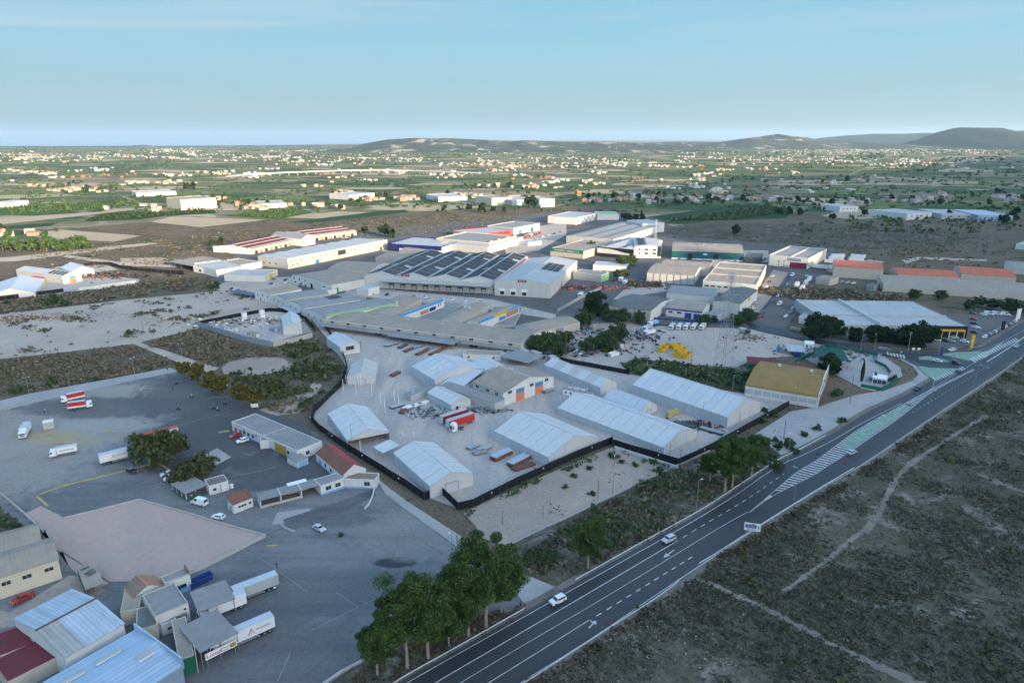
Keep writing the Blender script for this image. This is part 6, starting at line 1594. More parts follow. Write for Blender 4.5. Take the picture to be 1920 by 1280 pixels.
def palm(label,base,h,k=14,L=2.2):
 p = at(*base); r = thing('palm_tree',label,'palm',p,0,'palms of the estate'); mb = MB(); mb.tube((0,0,0),(0,0,h),.22,.17,7); mb.build('trunk',BARK,r); fb = MB()
 for i in range(k):
  a = 6.28 * i / k; up = .9 - .5 * (i % 3); c = Vector((0,0,h)); prev = c
  for j in range(1,5):
   t = j / 4; q = c + Vector((math.cos(a) * L * t,math.sin(a) * L * t,up * L * t * .6 - 1.1 * t * t)); n_ = Vector((-math.sin(a),math.cos(a),0)) * .28 * (1.15 - t)
   fb.poly([prev - n_,prev + n_,q + n_ * .8,q - n_ * .8]); prev = q
 fb.build('crown',F_OLIVE,r)
palm('palm left of two at the end of the car lined street',(1459,502),6.0); palm('palm right of two at the end of the car lined street',(1469,502),6.6)
palm('low palm on the pavement beside the green hedge fence',(1666,703),2.2,14,1.8); palm('small bare palm between the parked cars',(1448,508),4.0)
# hedge round the recycling office
def shrub_row(name,label,pix,step,w,hh,material,seed,kind='stuff',cat='hedge'):
 P = Path(pts_at(pix)); rg = np.random.default_rng(seed); n = int(P.L / step * 30); t = rg.random(n) * P.L
 pts = np.array([tuple(P.at(x)) for x in t]) + np.stack([rg.normal(size=n) * w * .5,rg.normal(size=n) * w * .5,rg.random(n) * hh],1)
 v,f = leaf_quads(pts,.4,.16,.5,rg); o = put(name,np_mesh(name,v,f,material)); tag(o,label,cat); return o
shrub_row('hedge','clipped dark hedge around the little recycling office',[(1628,712),(1645,718),(1668,716),(1680,708)],.5,.8,1.8,F_DARK,3)
shrub_row('hedge','dark green hedge on the street side of the green sign store',[(1060,482),(1085,472)],.35,1.5,2.2,F_PEPPER,4)
shrub_row('cane_thicket','tall green reed thicket on the verge left of the lone pine',[(985,1056),(1010,1052),(1040,1050)],.10,2.6,2.2,F_PEPPER,5,cat='reeds')
# single shrubs on dirt and verge
spots = [(1446,862,2.0),(1460,842,1.6),(1477,838,2.3),(1508,818,1.7),(1532,806,1.6),(1456,880,2.2),(1490,850,1.8),(1453,828,1.4),(1578,792,1.5),(1430,792,2.2),(1450,780,1.8),(1432,772,1.4),(1565,742,2.2),(1572,738,1.6),(1040,868,1.2),(1005,885,1.2),(1075,895,1.1),(1110,928,1.0),(1105,880,1.3),(1060,915,1.0),(1150,858,1.5),(1165,868,1.2),(1190,874,1.1),(1235,886,1.4),(1225,868,1.3),
         (105,570,4.5),(88,574,3.5),(122,573,3.2),(405,541,3.6),(560,1000 - 380,1.6),(640,1005,1.0),(242,628,2.2),(400,590,1.4),(580,755,2.2),(566,765,1.8),(30,736,2.4),(58,732,2.0),(98,722,2.6),(278,694,1.6),(180,714,1.6),(560,470,2.5),(280,455,3.2),(320,492,3.0),(360,468,2.5)]
for i,(x,y,s_) in enumerate(spots):
 BUSH.place('shrub',(ordinal(i + 1) + ' low rounded shrub of those on the sandy verge above the curved guardrail') if i < 16 else (ordinal(i - 15) + ' low shrub of those on the bare lot below the widest marquee') if i < 25 else (ordinal(i - 24) + ' green shrub of those edging the left scrub and yard'),'shrub',at(x,y),s_ * 1.15,'single low shrubs')
# ---- tufts: dry scrub nobody could count
def tufts(name,label,polys,density,size,material,seed,cut=0.0,far_thin=True,hh=1.0,scale_n=0.09,quads=5):
 rg = np.random.default_rng(seed); allp = []
 for pix in polys:
  P = [(p.x,p.y) for p in pts_at(pix)]; xs,ys = [p[0] for p in P],[p[1] for p in P]
  A = (max(xs) - min(xs)) * (max(ys) - min(ys)); n = int(min(A * density,420000))
  x = rg.uniform(min(xs),max(xs),n); y = rg.uniform(min(ys),max(ys),n); k = in_poly(x,y,P)
  x,y = x[k],y[k]
  for pp in PATHS:
   for a,b_ in zip(pp,pp[1:]):
    dx,dy = b_.x - a.x,b_.y - a.y; t = np.clip(((x - a.x) * dx + (y - a.y) * dy) / (dx * dx + dy * dy),0,1); kk = np.hypot(x - a.x - t * dx,y - a.y - t * dy) > 0.55; x,y = x[kk],y[kk]
  if far_thin:
   d = np.hypot(x,y); keep = rg.random(len(x)) < np.clip((190 / d) ** 1.5,.05,1); x,y = x[keep],y[keep]
  ph = np.sin(x * scale_n + 1.3 * np.sin(y * scale_n * .7)) * np.sin(y * scale_n * 1.2 + 1.7 * np.sin(x * scale_n * .5)) + .6 * np.sin(x * .31 + y * .17) * np.sin(y * .27 - x * .11)
  keep = ph > cut + rg.normal(size=len(x)) * .35; allp.append(np.stack([x[keep],y[keep]],1))
 q = np.concatenate(allp); n = len(q); d = np.hypot(q[:,0],q[:,1])
 s_ = size * (.5 + rg.random(n) ** 2 * 1.3) * np.clip(d / 230,1,3.0) ** .6
 off = rg.normal(size=(n,quads,3)) * .5; off[:,:,2] = np.abs(off[:,:,2]) * .75 * hh + .12
 c = (np.concatenate([q,np.full((n,1),.46)],1)[:,None,:] + off * s_[:,None,None]).reshape(-1,3)
 sz = np.repeat(s_,quads) * .42
 v,f = leaf_quads(c,.35,1.0,.4,rg)
 v = (v.reshape(-1,4,3) - c[:,None,:]) * sz[:,None,None] + c[:,None,:]; v[:,:,2] = np.maximum(v[:,:,2],.3)
 # island per tuft: share the first corner so that each tuft keeps one tone
 me = np_mesh(name,v.reshape(-1,3),f,material)
 o = put(name,me); o['kind'] = 'stuff'; o['label'] = label; return o
RIGHTF = [(985,1290),(1120,1204),(1235,1130),(1290,1092),(1350,1046),(1445,985),(1535,928),(1625,876),(1765,781),(1865,714),(1940,658),(2060,658),(2200,1000),(2000,1330),(960,1330)]
tufts('scrub_tufts','dry grey brown scrub covering the field right of the road',[RIGHTF],2.3,.37,F_SCRUB3,21,-.25)
tufts('scrub_tufts','straw coloured dry grass patches in the field right of the road',[RIGHTF],1.8,.3,F_SCRUB,22,-.2)
tufts('scrub_bushes','darker low bushes scattered through the field right of the road',[RIGHTF],.06,1.0,F_OLIVE,23,.5)
tufts('verge_scrub','brown brush along the road edge right of the guardrail',[[(985,1290),(1120,1204),(1235,1130),(1250,1136),(1130,1215),(1010,1300)],[(1340,1050),(1445,985),(1535,928),(1625,876),(1765,781),(1785,790),(1640,886),(1460,996),(1350,1064)]],1.6,.55,F_BRUSH,24,-.8)
tufts('verge_scrub','mixed scrub on the verge between bare lot wall and road',[[(1000,1085),(985,1040),(1100,962),(1262,884),(1340,850),(1412,822),(1466,858),(1320,956),(1200,1022),(1075,1088),(1030,1092)]],1.5,.7,F_SCRUB2,25,-.3)
tufts('verge_bushes','brown green bushes on the verge between bare lot wall and road',[[(985,1070),(985,1040),(1100,962),(1262,884),(1400,870),(1320,945),(1200,1012),(1075,1078)]],.3,1.1,F_PEPPER,26,.25)
tufts('verge_scrub','dry undergrowth beneath the roadside pines',[[(640,1300),(690,1244),(830,1180),(985,1135),(985,1145),(870,1211),(760,1272),(690,1310)]],1.6,.5,F_BRUSH,27,-.5)
tufts('weed_plot_scrub','dense green brown weeds on the plot behind the largest marquee',[[(1168,684),(1200,674),(1300,688),(1400,692),(1432,690),(1400,728),(1400,738),(1232,708),(1182,700)]],1.2,.9,F_PEPPER,28,-.5,False)
tufts('weed_plot_scrub','dry straw weeds on the plot behind the largest marquee',[[(1168,684),(1200,674),(1300,688),(1400,692),(1432,690),(1400,728),(1400,738),(1232,708),(1182,700)]],.8,.7,F_SCRUB,29,-.2,False)
tufts('mid_scrub','dark green bushes in the hollow between yellow trees and black fence',[[(430,702),(520,700),(560,680),(520,655),(590,638),(625,660),(640,690),(625,722),(600,742),(560,742),(500,758),(470,735)]],.5,1.1,F_OLIVE,30,.0,False)
tufts('mid_scrub','dry scrub around the walled yard and mound',[[(262,645),(372,618),(440,640),(512,656),(590,640),(610,655),(540,665),(420,680),(400,690),(350,670)],[(480,765),(560,745),(600,745),(585,770),(540,778)]],1.0,.65,F_SCRUB,31,-.3,False,.8)
tufts('left_scrub','grey brown scrub on the field above the truck yard',[[(-20,745),(-20,680),(45,672),(250,648),(330,682),(318,690),(200,710),(60,736)]],1.1,.55,F_SCRUB,32,-.5,False,.7)
tufts('left_scrub','dark dry scrub between the left depot and the pale dirt lot',[[(-20,592),(-20,566),(120,552),(256,535),(300,528),(330,522),(400,528),(400,540),(330,546),(240,560),(0,588)]],.7,.7,F_SCRUB,33,-.3,False,.7)
tufts('left_scrub','scrub in the corner beside the cream warehouse',[[(-20,985),(-20,938),(20,970),(70,1005),(80,1010),(40,1000)]],1.6,.6,F_PEPPER,34,-.4,False)
tufts('lot_weeds','weeds along the foot of the black fence on the bare lot',[[(868,962),(968,914),(1080,864),(1150,836),(1262,874),(1250,884),(1160,852),(1085,876),(975,925),(880,972)]],1.4,.55,F_PEPPER,35,-.4,False)
tufts('lot_weeds','sparse weeds on the bare lot and gravel lane',[[(890,985),(1000,925),(1150,850),(1250,880),(1100,950),(950,1018)],[(1425,820),(1500,775),(1520,800),(1470,850)]],.25,.45,F_SCRUB2,36,.7,False)
tufts('dirt_weeds','dark weed clumps dotted over the pale dirt lot',[[(-20,600),(240,565),(430,547),(540,572),(372,604),(372,614),(250,643),(45,667),(-20,672)]],.30,.8,F_SCRUB2,37,1.0,False,.35)
tufts('wild_scrub','rough scrub on the open land beyond the estate',[[(60,470),(300,450),(560,420),(900,400),(1000,405),(860,438),(700,445),(450,470),(330,500),(200,520),(60,492)],[(1250,446),(1400,440),(1700,440),(1880,450),(1890,500),(1720,505),(1560,480),(1430,458)]],.06,.6,F_SCRUB2,38,.2,False,.6)
tufts('wild_scrub','dark bushes on the open land right of the estate',[[(1480,425),(1600,405),(1900,408),(1920,430),(1800,440),(1500,436)]],.02,1.5,F_PEPPER,39,.3,False)
tufts('weedy_plot_scrub','yellow straw weeds on the plot above the car dealer',[[(1352,536),(1385,546),(1520,540),(1690,556),(1700,566),(1520,570)],[(1180,530),(1240,532),(1240,540),(1178,538)]],.6,.9,F_SCRUB,40,-.6,False)
# ---------------------------------------------------------------- vehicles
TYRE = mat('tyre_rubber',(0.018,0.018,0.019),0.9,0.1)
RIM = mat('wheel_rim',(0.35,0.36,0.37),0.4,0.05,metal=0.5)
LIGHT = mat('headlight_glass',(0.6,0.62,0.62),0.2,0.02)
TAIL = mat('tail_light',(0.35,0.02,0.02),0.3,0.02)
CAR_C = {'white': (0.70,0.71,0.71),'silver': (0.42,0.44,0.46),'black': (0.014,0.015,0.017),'grey': (0.12,0.125,0.13),'red': (0.36,0.02,0.02),'blue': (0.03,0.07,0.20),'beige': (0.42,0.38,0.31)}
def cpaint(c): return mat('car_paint_' + c,CAR_C[c],0.32,0.03,0.6,spec=0.5,coat=0.5)
KINDS = {  # lower profile (x, z) front at +x, cabin (x0, x1 base; x0, x1 roof), width, z belt, z roof
 'hatch': ([(-1.95,.28),(2.0,.28),(2.05,.62),(1.9,.78),(.95,.93),(-1.95,.95),(-2.0,.6)],(-1.9,1.0,-1.55,.25),1.72,.93,1.47),
 'sedan': ([(-2.2,.28),(2.2,.28),(2.25,.6),(2.1,.76),(1.0,.9),(-1.5,.93),(-2.2,.9),(-2.25,.6)],(-1.55,1.05,-.95,.25),1.76,.91,1.43),
 'suv': ([(-2.1,.34),(2.15,.34),(2.2,.75),(2.05,.95),(1.05,1.06),(-2.1,1.08),(-2.15,.7)],(-2.05,1.15,-1.8,.4),1.82,1.06,1.66),
 'van': ([(-2.75,.34),(2.7,.34),(2.75,.8),(2.55,1.05),(1.75,1.22),(-2.75,1.25)],(-2.75,1.85,-2.72,.95),1.95,1.22,2.35),
 'pickup': ([(-2.5,.45),(2.45,.45),(2.5,.85),(2.3,1.05),(1.1,1.12),(-.9,1.12),(-.92,.9),(-2.4,.9),(-2.4,1.1),(-2.5,1.1)],(-.9,1.2,-.75,.5),1.8,1.1,1.72)}
_vm = {}
def wheel_mesh(r,w=.22):
 k = ('w',r)
 if k not in _vm:
  mb = MB(); mb.tube((0,-w / 2,0),(0,w / 2,0),r,r,12); a = mb.mesh('wheel',TYRE)
  mb = MB(); mb.tube((0,-w / 2 - .012,0),(0,w / 2 + .012,0),r * .6,r * .6,8); _vm[k] = (a,mb.mesh('rim',RIM))
 return _vm[k]
def car_meshes(kind,colour):
 k = (kind,colour)
 if k in _vm: return _vm[k]
 prof,(a0,a1,r0,r1),w,zb,zr = KINDS[kind]; P = cpaint(colour); h = w / 2; t = h - .16
 mb = MB()
 for i in range(len(prof)):
  (x0,z0),(x1,z1) = prof[i],prof[(i + 1) % len(prof)]; mb.poly([(x0,-h,z0),(x0,h,z0),(x1,h,z1),(x1,-h,z1)])
 mb.poly([(x,-h,z) for x,z in prof]); mb.poly([(x,h,z) for x,z in prof[::-1]])
 B = [(a0,-h + .03,zb),(a1,-h + .03,zb),(a1,h - .03,zb),(a0,h - .03,zb)]; T = [(r0,-t,zr),(r1,-t,zr),(r1,t,zr),(r0,t,zr)]
 mb.poly(T)
 for i in range(4): j = (i + 1) % 4; mb.poly([B[i],B[j],T[j],T[i]])
 body = mb.mesh('body',P)
 def glass(i,j,u0=.06,u1=.94,v0=.14,v1=.86):
  q = []
  for (u,v) in ((u0,v0),(u1,v0),(u1,v1),(u0,v1)):
   b_ = Vector(B[i]).lerp(Vector(B[j]),u); t_ = Vector(T[i]).lerp(Vector(T[j]),u); q.append(b_.lerp(t_,v))
  n = (q[1] - q[0]).cross(q[3] - q[0]).normalized() * .012
  g = MB(); g.poly([p + n for p in q]); return g.mesh('window',GLASS)
 vs = (.68,.96) if kind == 'van' else (.06,.94)
 wins = [('windscreen',glass(1,2)),('rear_window',glass(3,0)),('side_window',glass(0,1,vs[0],vs[1])),('side_window',glass(2,3,1 - vs[1],1 - vs[0]))]
 xf = max(p[0] for p in prof); xr = min(p[0] for p in prof); zl = prof[2][1]
 lm = MB(); lm.box(xf - .14,xf + .01,-.2,.2,zl - .06,zl + .1); tl = MB(); tl.box(xr - .01,xr + .1,-.12,.12,zb - .32,zb - .08)
 _vm[k] = (body,wins,lm.mesh('headlight',LIGHT),tl.mesh('tail_light',TAIL),xf,xr,w)
 return _vm[k]
def on_ground(front,rear):
 f,r_ = at(*front),at(*rear); d = f - r_; c = (f + r_) / 2; return c,math.atan2(d.y,d.x)
def car(label,front,rear,kind='hatch',colour='white',group=None,full=True,z=.55,ang=None):
 c,a = on_ground(front,rear); a = a if ang is None else ang
 body,wins,lm,tl,xf,xr,w = car_meshes(kind,colour)
 r = thing({'van': 'van','pickup': 'pickup_truck'}.get(kind,'car'),label,{'van': 'van','pickup': 'pickup'}.get(kind,'car'),(c.x,c.y,z),a,group)
 put('body',body,r)
 for n,m in wins: put(n,m,r)
 R_ = .33 if kind in ('hatch','sedan') else .37; tm,rm = wheel_mesh(R_)
 for x in (xf - .85,xr + .8):
  for y in (-w / 2 + .08,w / 2 - .08):
   o = put('wheel',tm,r,(x,y,R_))
   if full: put('rim',rm,o)
 if full:
  for y in (-w / 2 + .3,w / 2 - .3): put('headlight',lm,r,(0,y,0)); put('tail_light',tl,r,(0,y,0))
 return r
def bx(x0,x1,y0,y1,z0,z1,m,name,r,bottom=True): mb = MB(); mb.box(x0,x1,y0,y1,z0,z1,0,bottom); return mb.build(name,m,r)
def wheels(r,xs,R_=.5,w=2.3):
 tm,rm = wheel_mesh(R_,.3)
 for x in xs:
  for y in (-w / 2 + .15,w / 2 - .15): o = put('wheel',tm,r,(x,y,R_)); put('rim',rm,o)
def cab(r,x0,x1,m,hh=2.9,fair=None):
 prof = [(x0,.55),(x1,.55),(x1 + .04,1.5),(x1 - .22,hh - .25),(x1 - .4,hh),(x0,hh)]
 mb = MB(); h = 1.22
 for i in range(len(prof)):
  (a,b_),(c,d) = prof[i],prof[(i + 1) % len(prof)]; mb.poly([(a,-h,b_),(a,h,b_),(c,h,d),(c,-h,d)])
 mb.poly([(x,-h,z) for x,z in prof]); mb.poly([(x,h,z) for x,z in prof[::-1]]); k = mb.build('cab',m,r)
 g = MB(); g.poly([(x1 + .05,-1.08,1.6),(x1 + .05,1.08,1.6),(x1 - .2,1.08,hh - .35),(x1 - .2,-1.08,hh - .35)]); g.build('windscreen',GLASS,k)
 for y in (-h - .01,h + .01): g = MB(); q = [(x1 - .85,y,1.6),(x1 - .12,y,1.6),(x1 - .3,y,hh - .5),(x1 - .85,y,hh - .5)]; g.poly(q if y < 0 else q[::-1]); g.build('side_window',GLASS,k)
 for y in (-.9,.9): bx(x1,x1 + .07,y - .2,y + .2,.7,.95,LIGHT,'headlight',k)
 bx(x1 - .02,x1 + .05,-.7,.7,1.0,1.4,BLACKP,'grille',k)
 if fair: bx(x0 + .1,x1 - .6,-1.0,1.0,hh,hh + fair,m,'roof_fairing',k)
def logo_side(r,x,z,s_,side,txt=True,col=None):
 """A shaped red mark and the name on the trailer side"""
 y = -1.29 if side < 0 else 1.29; mb = MB(); f = 1 if side < 0 else -1
 for a,b_ in (((-.5,0),(0,1.0)),((0,1.0),(.5,0))): mb.bar((x + f * a[0] * s_,y,z + a[1] * s_),(x + f * b_[0] * s_,y,z + b_[1] * s_),.34 * s_,.03)
 mb.bar((x - f * .1 * s_,y,z + .1 * s_),(x + f * .05 * s_,y,z + .32 * s_),.14 * s_,.03); o = mb.build('logo',col or RED,r); o['kind'] = 'stuff'
 if txt: text_part('ALONSO',.62,DARKSTEEL,r,(x + f * 2.7,y - .02 * (1 if side < 0 else -1),z + .5 * s_),(math.pi / 2,0,0 if side < 0 else math.pi),sx=1.3)
def rigid(label,front,rear,cabm,boxm,L=8.5,bh=3.3,group=None,stripe=None,z=.42,name='box_truck',two=None,x_box=None):
 c,a = on_ground(front,rear); r = thing(name,label,'truck',(c.x,c.y,z),a,group); F = L / 2; k0 = F - 2.2
 bx(-F,F - .3,-.45,.45,.6,.85,DARKSTEEL,'chassis',r); cab(r,k0 + .1,F,cabm,2.75)
 b0 = bx(-F,k0 - .05,-1.25,1.25,1.0,bh,boxm,'box_body',r)
 if two: bx(-F - .02,k0 - .03,-1.27,1.27,1.0,1.65,two,'side_board',b0)
 if stripe: bx(-F + .8,k0 - .8,-1.28,1.28,1.9,2.4,stripe,'side_stripe',b0)
 bx(-F + .1,k0 - .15,-1.15,1.15,bh,bh + .05,TENT3,'box_roof',b0)
 wheels(r,(F - 1.0,-F + 1.6) if L < 9 else (F - 1.0,-F + 1.4,-F + 2.7)); return r
def trailer(label,front,rear,boxm,L=13.0,group=None,tractor=None,logo=0,roofm=None,z=.42,bh=3.95,name='semi_trailer',stripes=False,ends=None,z_side=1):
 c,a = on_ground(front,rear); r = thing(name,label,'trailer' if not tractor else 'truck',(c.x,c.y,z),a,group); F = L / 2
 if tractor: T0,T1 = F + 0.2,F + 2.5
 b0 = bx(-F,F,-1.27,1.27,1.15,bh,boxm,'box_body',r); bx(-F + .05,F - .05,-1.2,1.2,bh,bh + .06,roofm or TENT3,'box_roof',b0)
 bx(-F,F - 1.5,-.5,.5,.85,1.12,DARKSTEEL,'chassis',r)
 if ends: bx(F + .005,F + .05,-1.24,1.24,1.2,bh,ends,'front_panel',b0); bx(-F - .05,-F - .005,-1.24,1.24,1.2,bh,ends,'rear_door',b0)
 for y in (-1.2,1.2): bx(-F + 3.9,F - 3.2,y - .03,y + .03,.5,1.0,STEEL,'side_guard',r)
 for y in (-.8,.8): bx(-F - .02,-F + .02,y - .2,y + .2,.9,1.1,TAIL,'tail_light',r)
 wheels(r,(-F + 1.2,-F + 2.5,-F + 3.8))
 if stripes:
  for k in range(8): bx(-F + .5 + k * (L - 1) / 8,-F + .55 + k * (L - 1) / 8,-1.285,1.285,1.2,bh - .1,STEEL,'curtain_strap',b0)
 if logo: logo_side(b0,-F + 4.2 if logo < 0 else -F + L * .45,1.9,1.5,logo)
 if tractor: cab(r,T0,T1,tractor,3.2,.5); bx(F - 3.2,T0 + 1,-.5,.5,.6,.9,DARKSTEEL,'tractor_frame',r); wheels(r,(T1 - 1.0,F - 2.2))
 else:
  for y in (-.8,.8): bx(F - 2.6,F - 2.4,y - .1,y + .1,.0,1.1,DARKSTEEL,'landing_leg',r)
 return r
CURT_R = mat('red_curtain',(0.46,0.03,0.03),0.6,0.08,0.3)
G_YD = 'lorries of the driving school yard'
rigid('red tarpaulin truck with white cab at the far left, facing left',(115,757),(159,747),WHITEP,CURT_R,9,3.4,G_YD,two=WHITEP)
rigid('red tarpaulin truck with white cab, nearer of the red pair and facing right',(174,764),(129,770),WHITEP,CURT_R,9,3.4,G_YD,two=WHITEP)
rigid('white box truck heading down the yard at the left edge',(40,830),(57,803),WHITEP,WHITEP,9.5,3.6,G_YD)
rigid('white rigid truck with a small printed logo, alone in the middle of the yard',(95,859),(146,849),WHITEP,WHITEP,8.5,3.2,G_YD,stripe=TENT2)
trailer('white articulated lorry with a red A mark, half hidden by the broad olive tree',(262,855),(187,874),WHITEP,12.2,G_YD,WHITEP,-1)
trailer('white sided trailer with red edges behind the broad olive tree',(262,836),(338,818),WHITE,13,G_YD,None,0,RED,name='semi_trailer')
trailer('grey curtain sided trailer standing behind the two canopies',(448,1128),(512,1103),mat('grey_curtain',(.40,.42,.42),.6,.06),11.0,G_YD,None,0,TENT3,stripes=True)
rigid('white box lorry backed under the upper grey canopy',(383,1166),(452,1138),WHITEP,WHITEP,11.0,3.9,G_YD)
trailer('white articulated lorry with a red A mark under the lower canopy with the banner',(424,1219),(505,1183),WHITEP,12.0,G_YD,WHITEP,1)
trailer('red curtain trailer in the depot, nearest of two, white front',(838,806),(888,790),CURT_R,12.5,None,None,0,TENT2,ends=TENT3,z=.1,stripes=False)
trailer('red trailer with beige roof parked beside the nearer red curtain trailer',(826,798),(876,782),MAROON,12.5,None,None,0,TENT2,ends=TENT3,z=.1)
c,a = on_ground((846,811),(868,804)); r = thing('tractor_unit','white tractor unit without trailer in front of the red trailers','truck',(c.x,c.y,.1),a); cab(r,.6,2.9,WHITEP,3.2,.55); bx(-3.0,.6,-.5,.5,.65,.9,DARKSTEEL,'chassis',r); wheels(r,(2.0,-1.6)); mb = MB(); mb.tube((-1.5,0,.9),(-1.5,0,1.05),.6,.6,10); mb.build('fifth_wheel',DARKSTEEL,r)
for i,x in enumerate((1258,1272,1285,1299,1315)):
 rigid(['first','second','third','fourth','fifth'][i] + ' white skip lorry from the left, parked in a row by the street',(x - 4,622),(x + 8,612),WHITEP,TENT2 if i % 2 else GREYW,7.5,3.0,'white skip lorries by the street',z=.2,name='skip_lorry')
for i,(f,re) in enumerate([((1206,622),(1222,616)),((1208,630),(1226,626)),((1214,613),(1234,608))]): rigid(['white lorry with blue load among scrap, middle of three','white lorry nearest the scrap heap, lowest of three','white lorry with pale blue cover, highest of three near the scrap'][i],f,re,WHITEP,(R_BLUEW,WHITEP,BLUEL)[i],8,2.8,'lorries beside the scrap heap',z=.2)
rigid('white tipper lorry turning at the street corner',(1402,628),(1388,624),DARKSTEEL,GREYW,7,2.8,None,z=.43)
for i,(f,re,b_) in enumerate([((1490,545),(1497,535),WHITEP),((1499,552),(1508,541),WHITEP),((1507,541),(1514,532),TENT2),((1514,533),(1520,525),WHITEP)]): trailer(['white box trailer standing left of the parked lorry file','white trailer at the near end of the parked lorry file','pale trailer in the middle of the parked lorry file','white lorry trailer at the far end of the parked lorry file'][i],f,re,b_,9,'lorries parked in the street',z=.43,stripes=False)
for i,(f,re) in enumerate([((1520,503),(1556,507)),((1524,492),(1532,486)),((1545,494),(1575,496)),((1552,489),(1582,490)),((1560,484),(1580,484)),((1590,490),(1620,492)),((1592,484),(1625,486))]): trailer('white trailer beside the red sign store, ' + ['long one nearest the street','short one against the store wall','second row, next to the orange roof','third row, left end','furthest left at the back','right row, nearer one','right row, furthest back'][i],f,re,WHITEP,13,'white trailers beside the red sign store',z=.2)
for i,(f,re) in enumerate([((1160,531),(1168,524)),((1167,536),(1176,530)),((1085,560),(1092,554))]): rigid(['white box van lorry at the end of the concrete street wall','small white lorry beside the end of the street wall','white lorry parked below the tall white warehouse'][i],f,re,WHITEP,WHITEP,6.5,3.0,'white lorries at the street wall',z=.43)
# moving and parked cars
car('white off-roader on the main road below the pines driveway',(1031,1139),(1060,1125),'suv','white')
car('silver people carrier on the main road, second car from the pines',(1241,1023),(1266,1011),'suv','silver')
car('silver saloon driving up the road beside the hatched island',(1606,848),(1586,857),'sedan','silver')
car('black hatchback leaving the junction beside the curved kerb',(1713,736),(1726,729),'hatch','black')
car('dark saloon waiting on the striped junction tip',(1801,697),(1791,702),'hatch','grey')
car('brown black off-roader at the junction behind the white saloon',(1800,686),(1782,681),'suv','black')
car('white saloon waiting between the green junction islands',(1747,678),(1766,682),'sedan','white')
car('white hatchback entering the side street above the green island',(1777,660),(1792,658),'hatch','white')
car('silver hatchback at the right picture edge on the main road',(1899,656),(1912,649),'hatch','silver')
Z = .42
car('black hatchback alone below the yellow line in the truck yard',(256,890),(240,885),'hatch','black',z=Z)
car('white saloon parked at the edge of the cafe group, first of three',(303,895),(326,890),'sedan','white',z=Z); car('white hatchback parked in the cafe group, middle of three',(309,903),(330,898),'hatch','white',z=Z); car('black car parked against the cafe terrace, last of three',(316,908),(336,902),'hatch','black',z=Z)
car('white off-roader parked by the school building',(446,833),(464,828),'suv','white',z=Z); car('dark red car parked by the school building',(434,823),(448,818),'hatch','red',z=Z)
car('white delivery van next to the cafe terrace',(360,943),(390,951),'van','white',z=Z); car('white hatchback just above the reddish practice ground',(400,972),(420,975),'hatch','white',z=Z)
car('silver blue saloon alone on the empty parking ground',(608,1000),(590,990),'sedan','silver',z=Z); car('red pickup beside the cream warehouse wall',(26,1137),(62,1119),'pickup','red',z=Z)
car('white off-roader under the canopy by the market',(945,666),(958,664),'suv','white',z=.2)
gp = 'cars parked along the estate street'
cols = ['white','grey','silver','black','white','blue','silver','grey']
ST = [(1485,518,1),(1487,526,0),(1476,535,0),(1474,540,0),(1469,545,0),(1464,550,0),(1458,557,0),(1449,566,0),(1461,572,1),(1429,588,0),(1426,595,0),(1499,560,0),(1495,566,0),(1490,574,0),(1486,580,0),(1484,587,0),(1473,595,0),(1478,590,0),(1512,519,0),(1522,520,0)]
ordw = ['first','second','third','fourth','fifth','sixth','seventh','eighth','ninth','tenth','eleventh','twelfth','thirteenth','fourteenth','fifteenth','sixteenth','seventeenth','eighteenth','nineteenth','twentieth','next','last']
for i,(x,y,v) in enumerate(ST):
 cl = 'red' if i == 10 else cols[i % 8]
 side = 'cream facade' if i < 11 else 'weedy plot'
 j = i if i < 11 else i - 11
 car(f'{cl} {"van" if v else "car"}, {ordw[j]} from the far end, street side of the {side}',(x - 5,y + (2 if i in (7,9,10) else 3)),(x + 5,y - (1 if i in (7,9,10) else 2)),'van' if v else 'hatch',cl,gp,False,.43)
gd_ = 'cars on show at the car dealer'
for i in range(14):
 t = i / 13; x,y = 1846 + 62 * t,634 - 31 * t; cl = cols[(i * 3) % 8]; car(f'{cl} car, {ordw[i]} from the left in the slanted row along the dealer fence',(x - 5,y + 2.5),(x + 5,y - 2.0),'hatch' if i % 3 else 'suv',cl,gd_,False,.3)
for i,(x,y,k,cl) in enumerate([(1824,588,'hatch','grey'),(1843,591,'hatch','white'),(1854,590,'van','white'),(1869,590,'van','white'),(1885,591,'van','white'),(1825,599,'hatch','red'),(1826,607,'sedan','black'),(1830,615,'sedan','white'),(1826,624,'hatch','black'),(1757,639,'hatch','white'),(1771,640,'hatch','black'),(1783,641,'hatch','silver'),(1789,634,'sedan','white'),(1808,642,'suv','white'),(1777,630,'hatch','silver')]):
 car(f'{cl} {"van" if k == "van" else "car"} on the dealer yard, ' + ('in the back line of vans' if i < 5 else 'in the column beside the black front' if i < 9 else 'before the yellow portal') + f', number {i % 5 + 1}' * 0 + f', {ordw[[0,1,2,3,4,0,1,2,3,0,1,2,3,4,5][i]]} one',(x + 6,y + 2),(x - 6,y),k,cl,gd_,False,.3)
gl = 'cars parked in the western estate'
WS = [(450 + 5.6 * i,519 + .5 * i) for i in range(8)] + [(513,524),(519,527),(535,526),(537,531),(508,533)] + [(560 + 14 * i,535 + 2 * i) for i in range(6)] + [(612 + 8 * i,446 - i * 1.1) for i in range(7)] + [(434 + 6 * i,543 + 1.3 * i) for i in range(5)] + [(455,552),(462,557),(468,562),(452,560)]
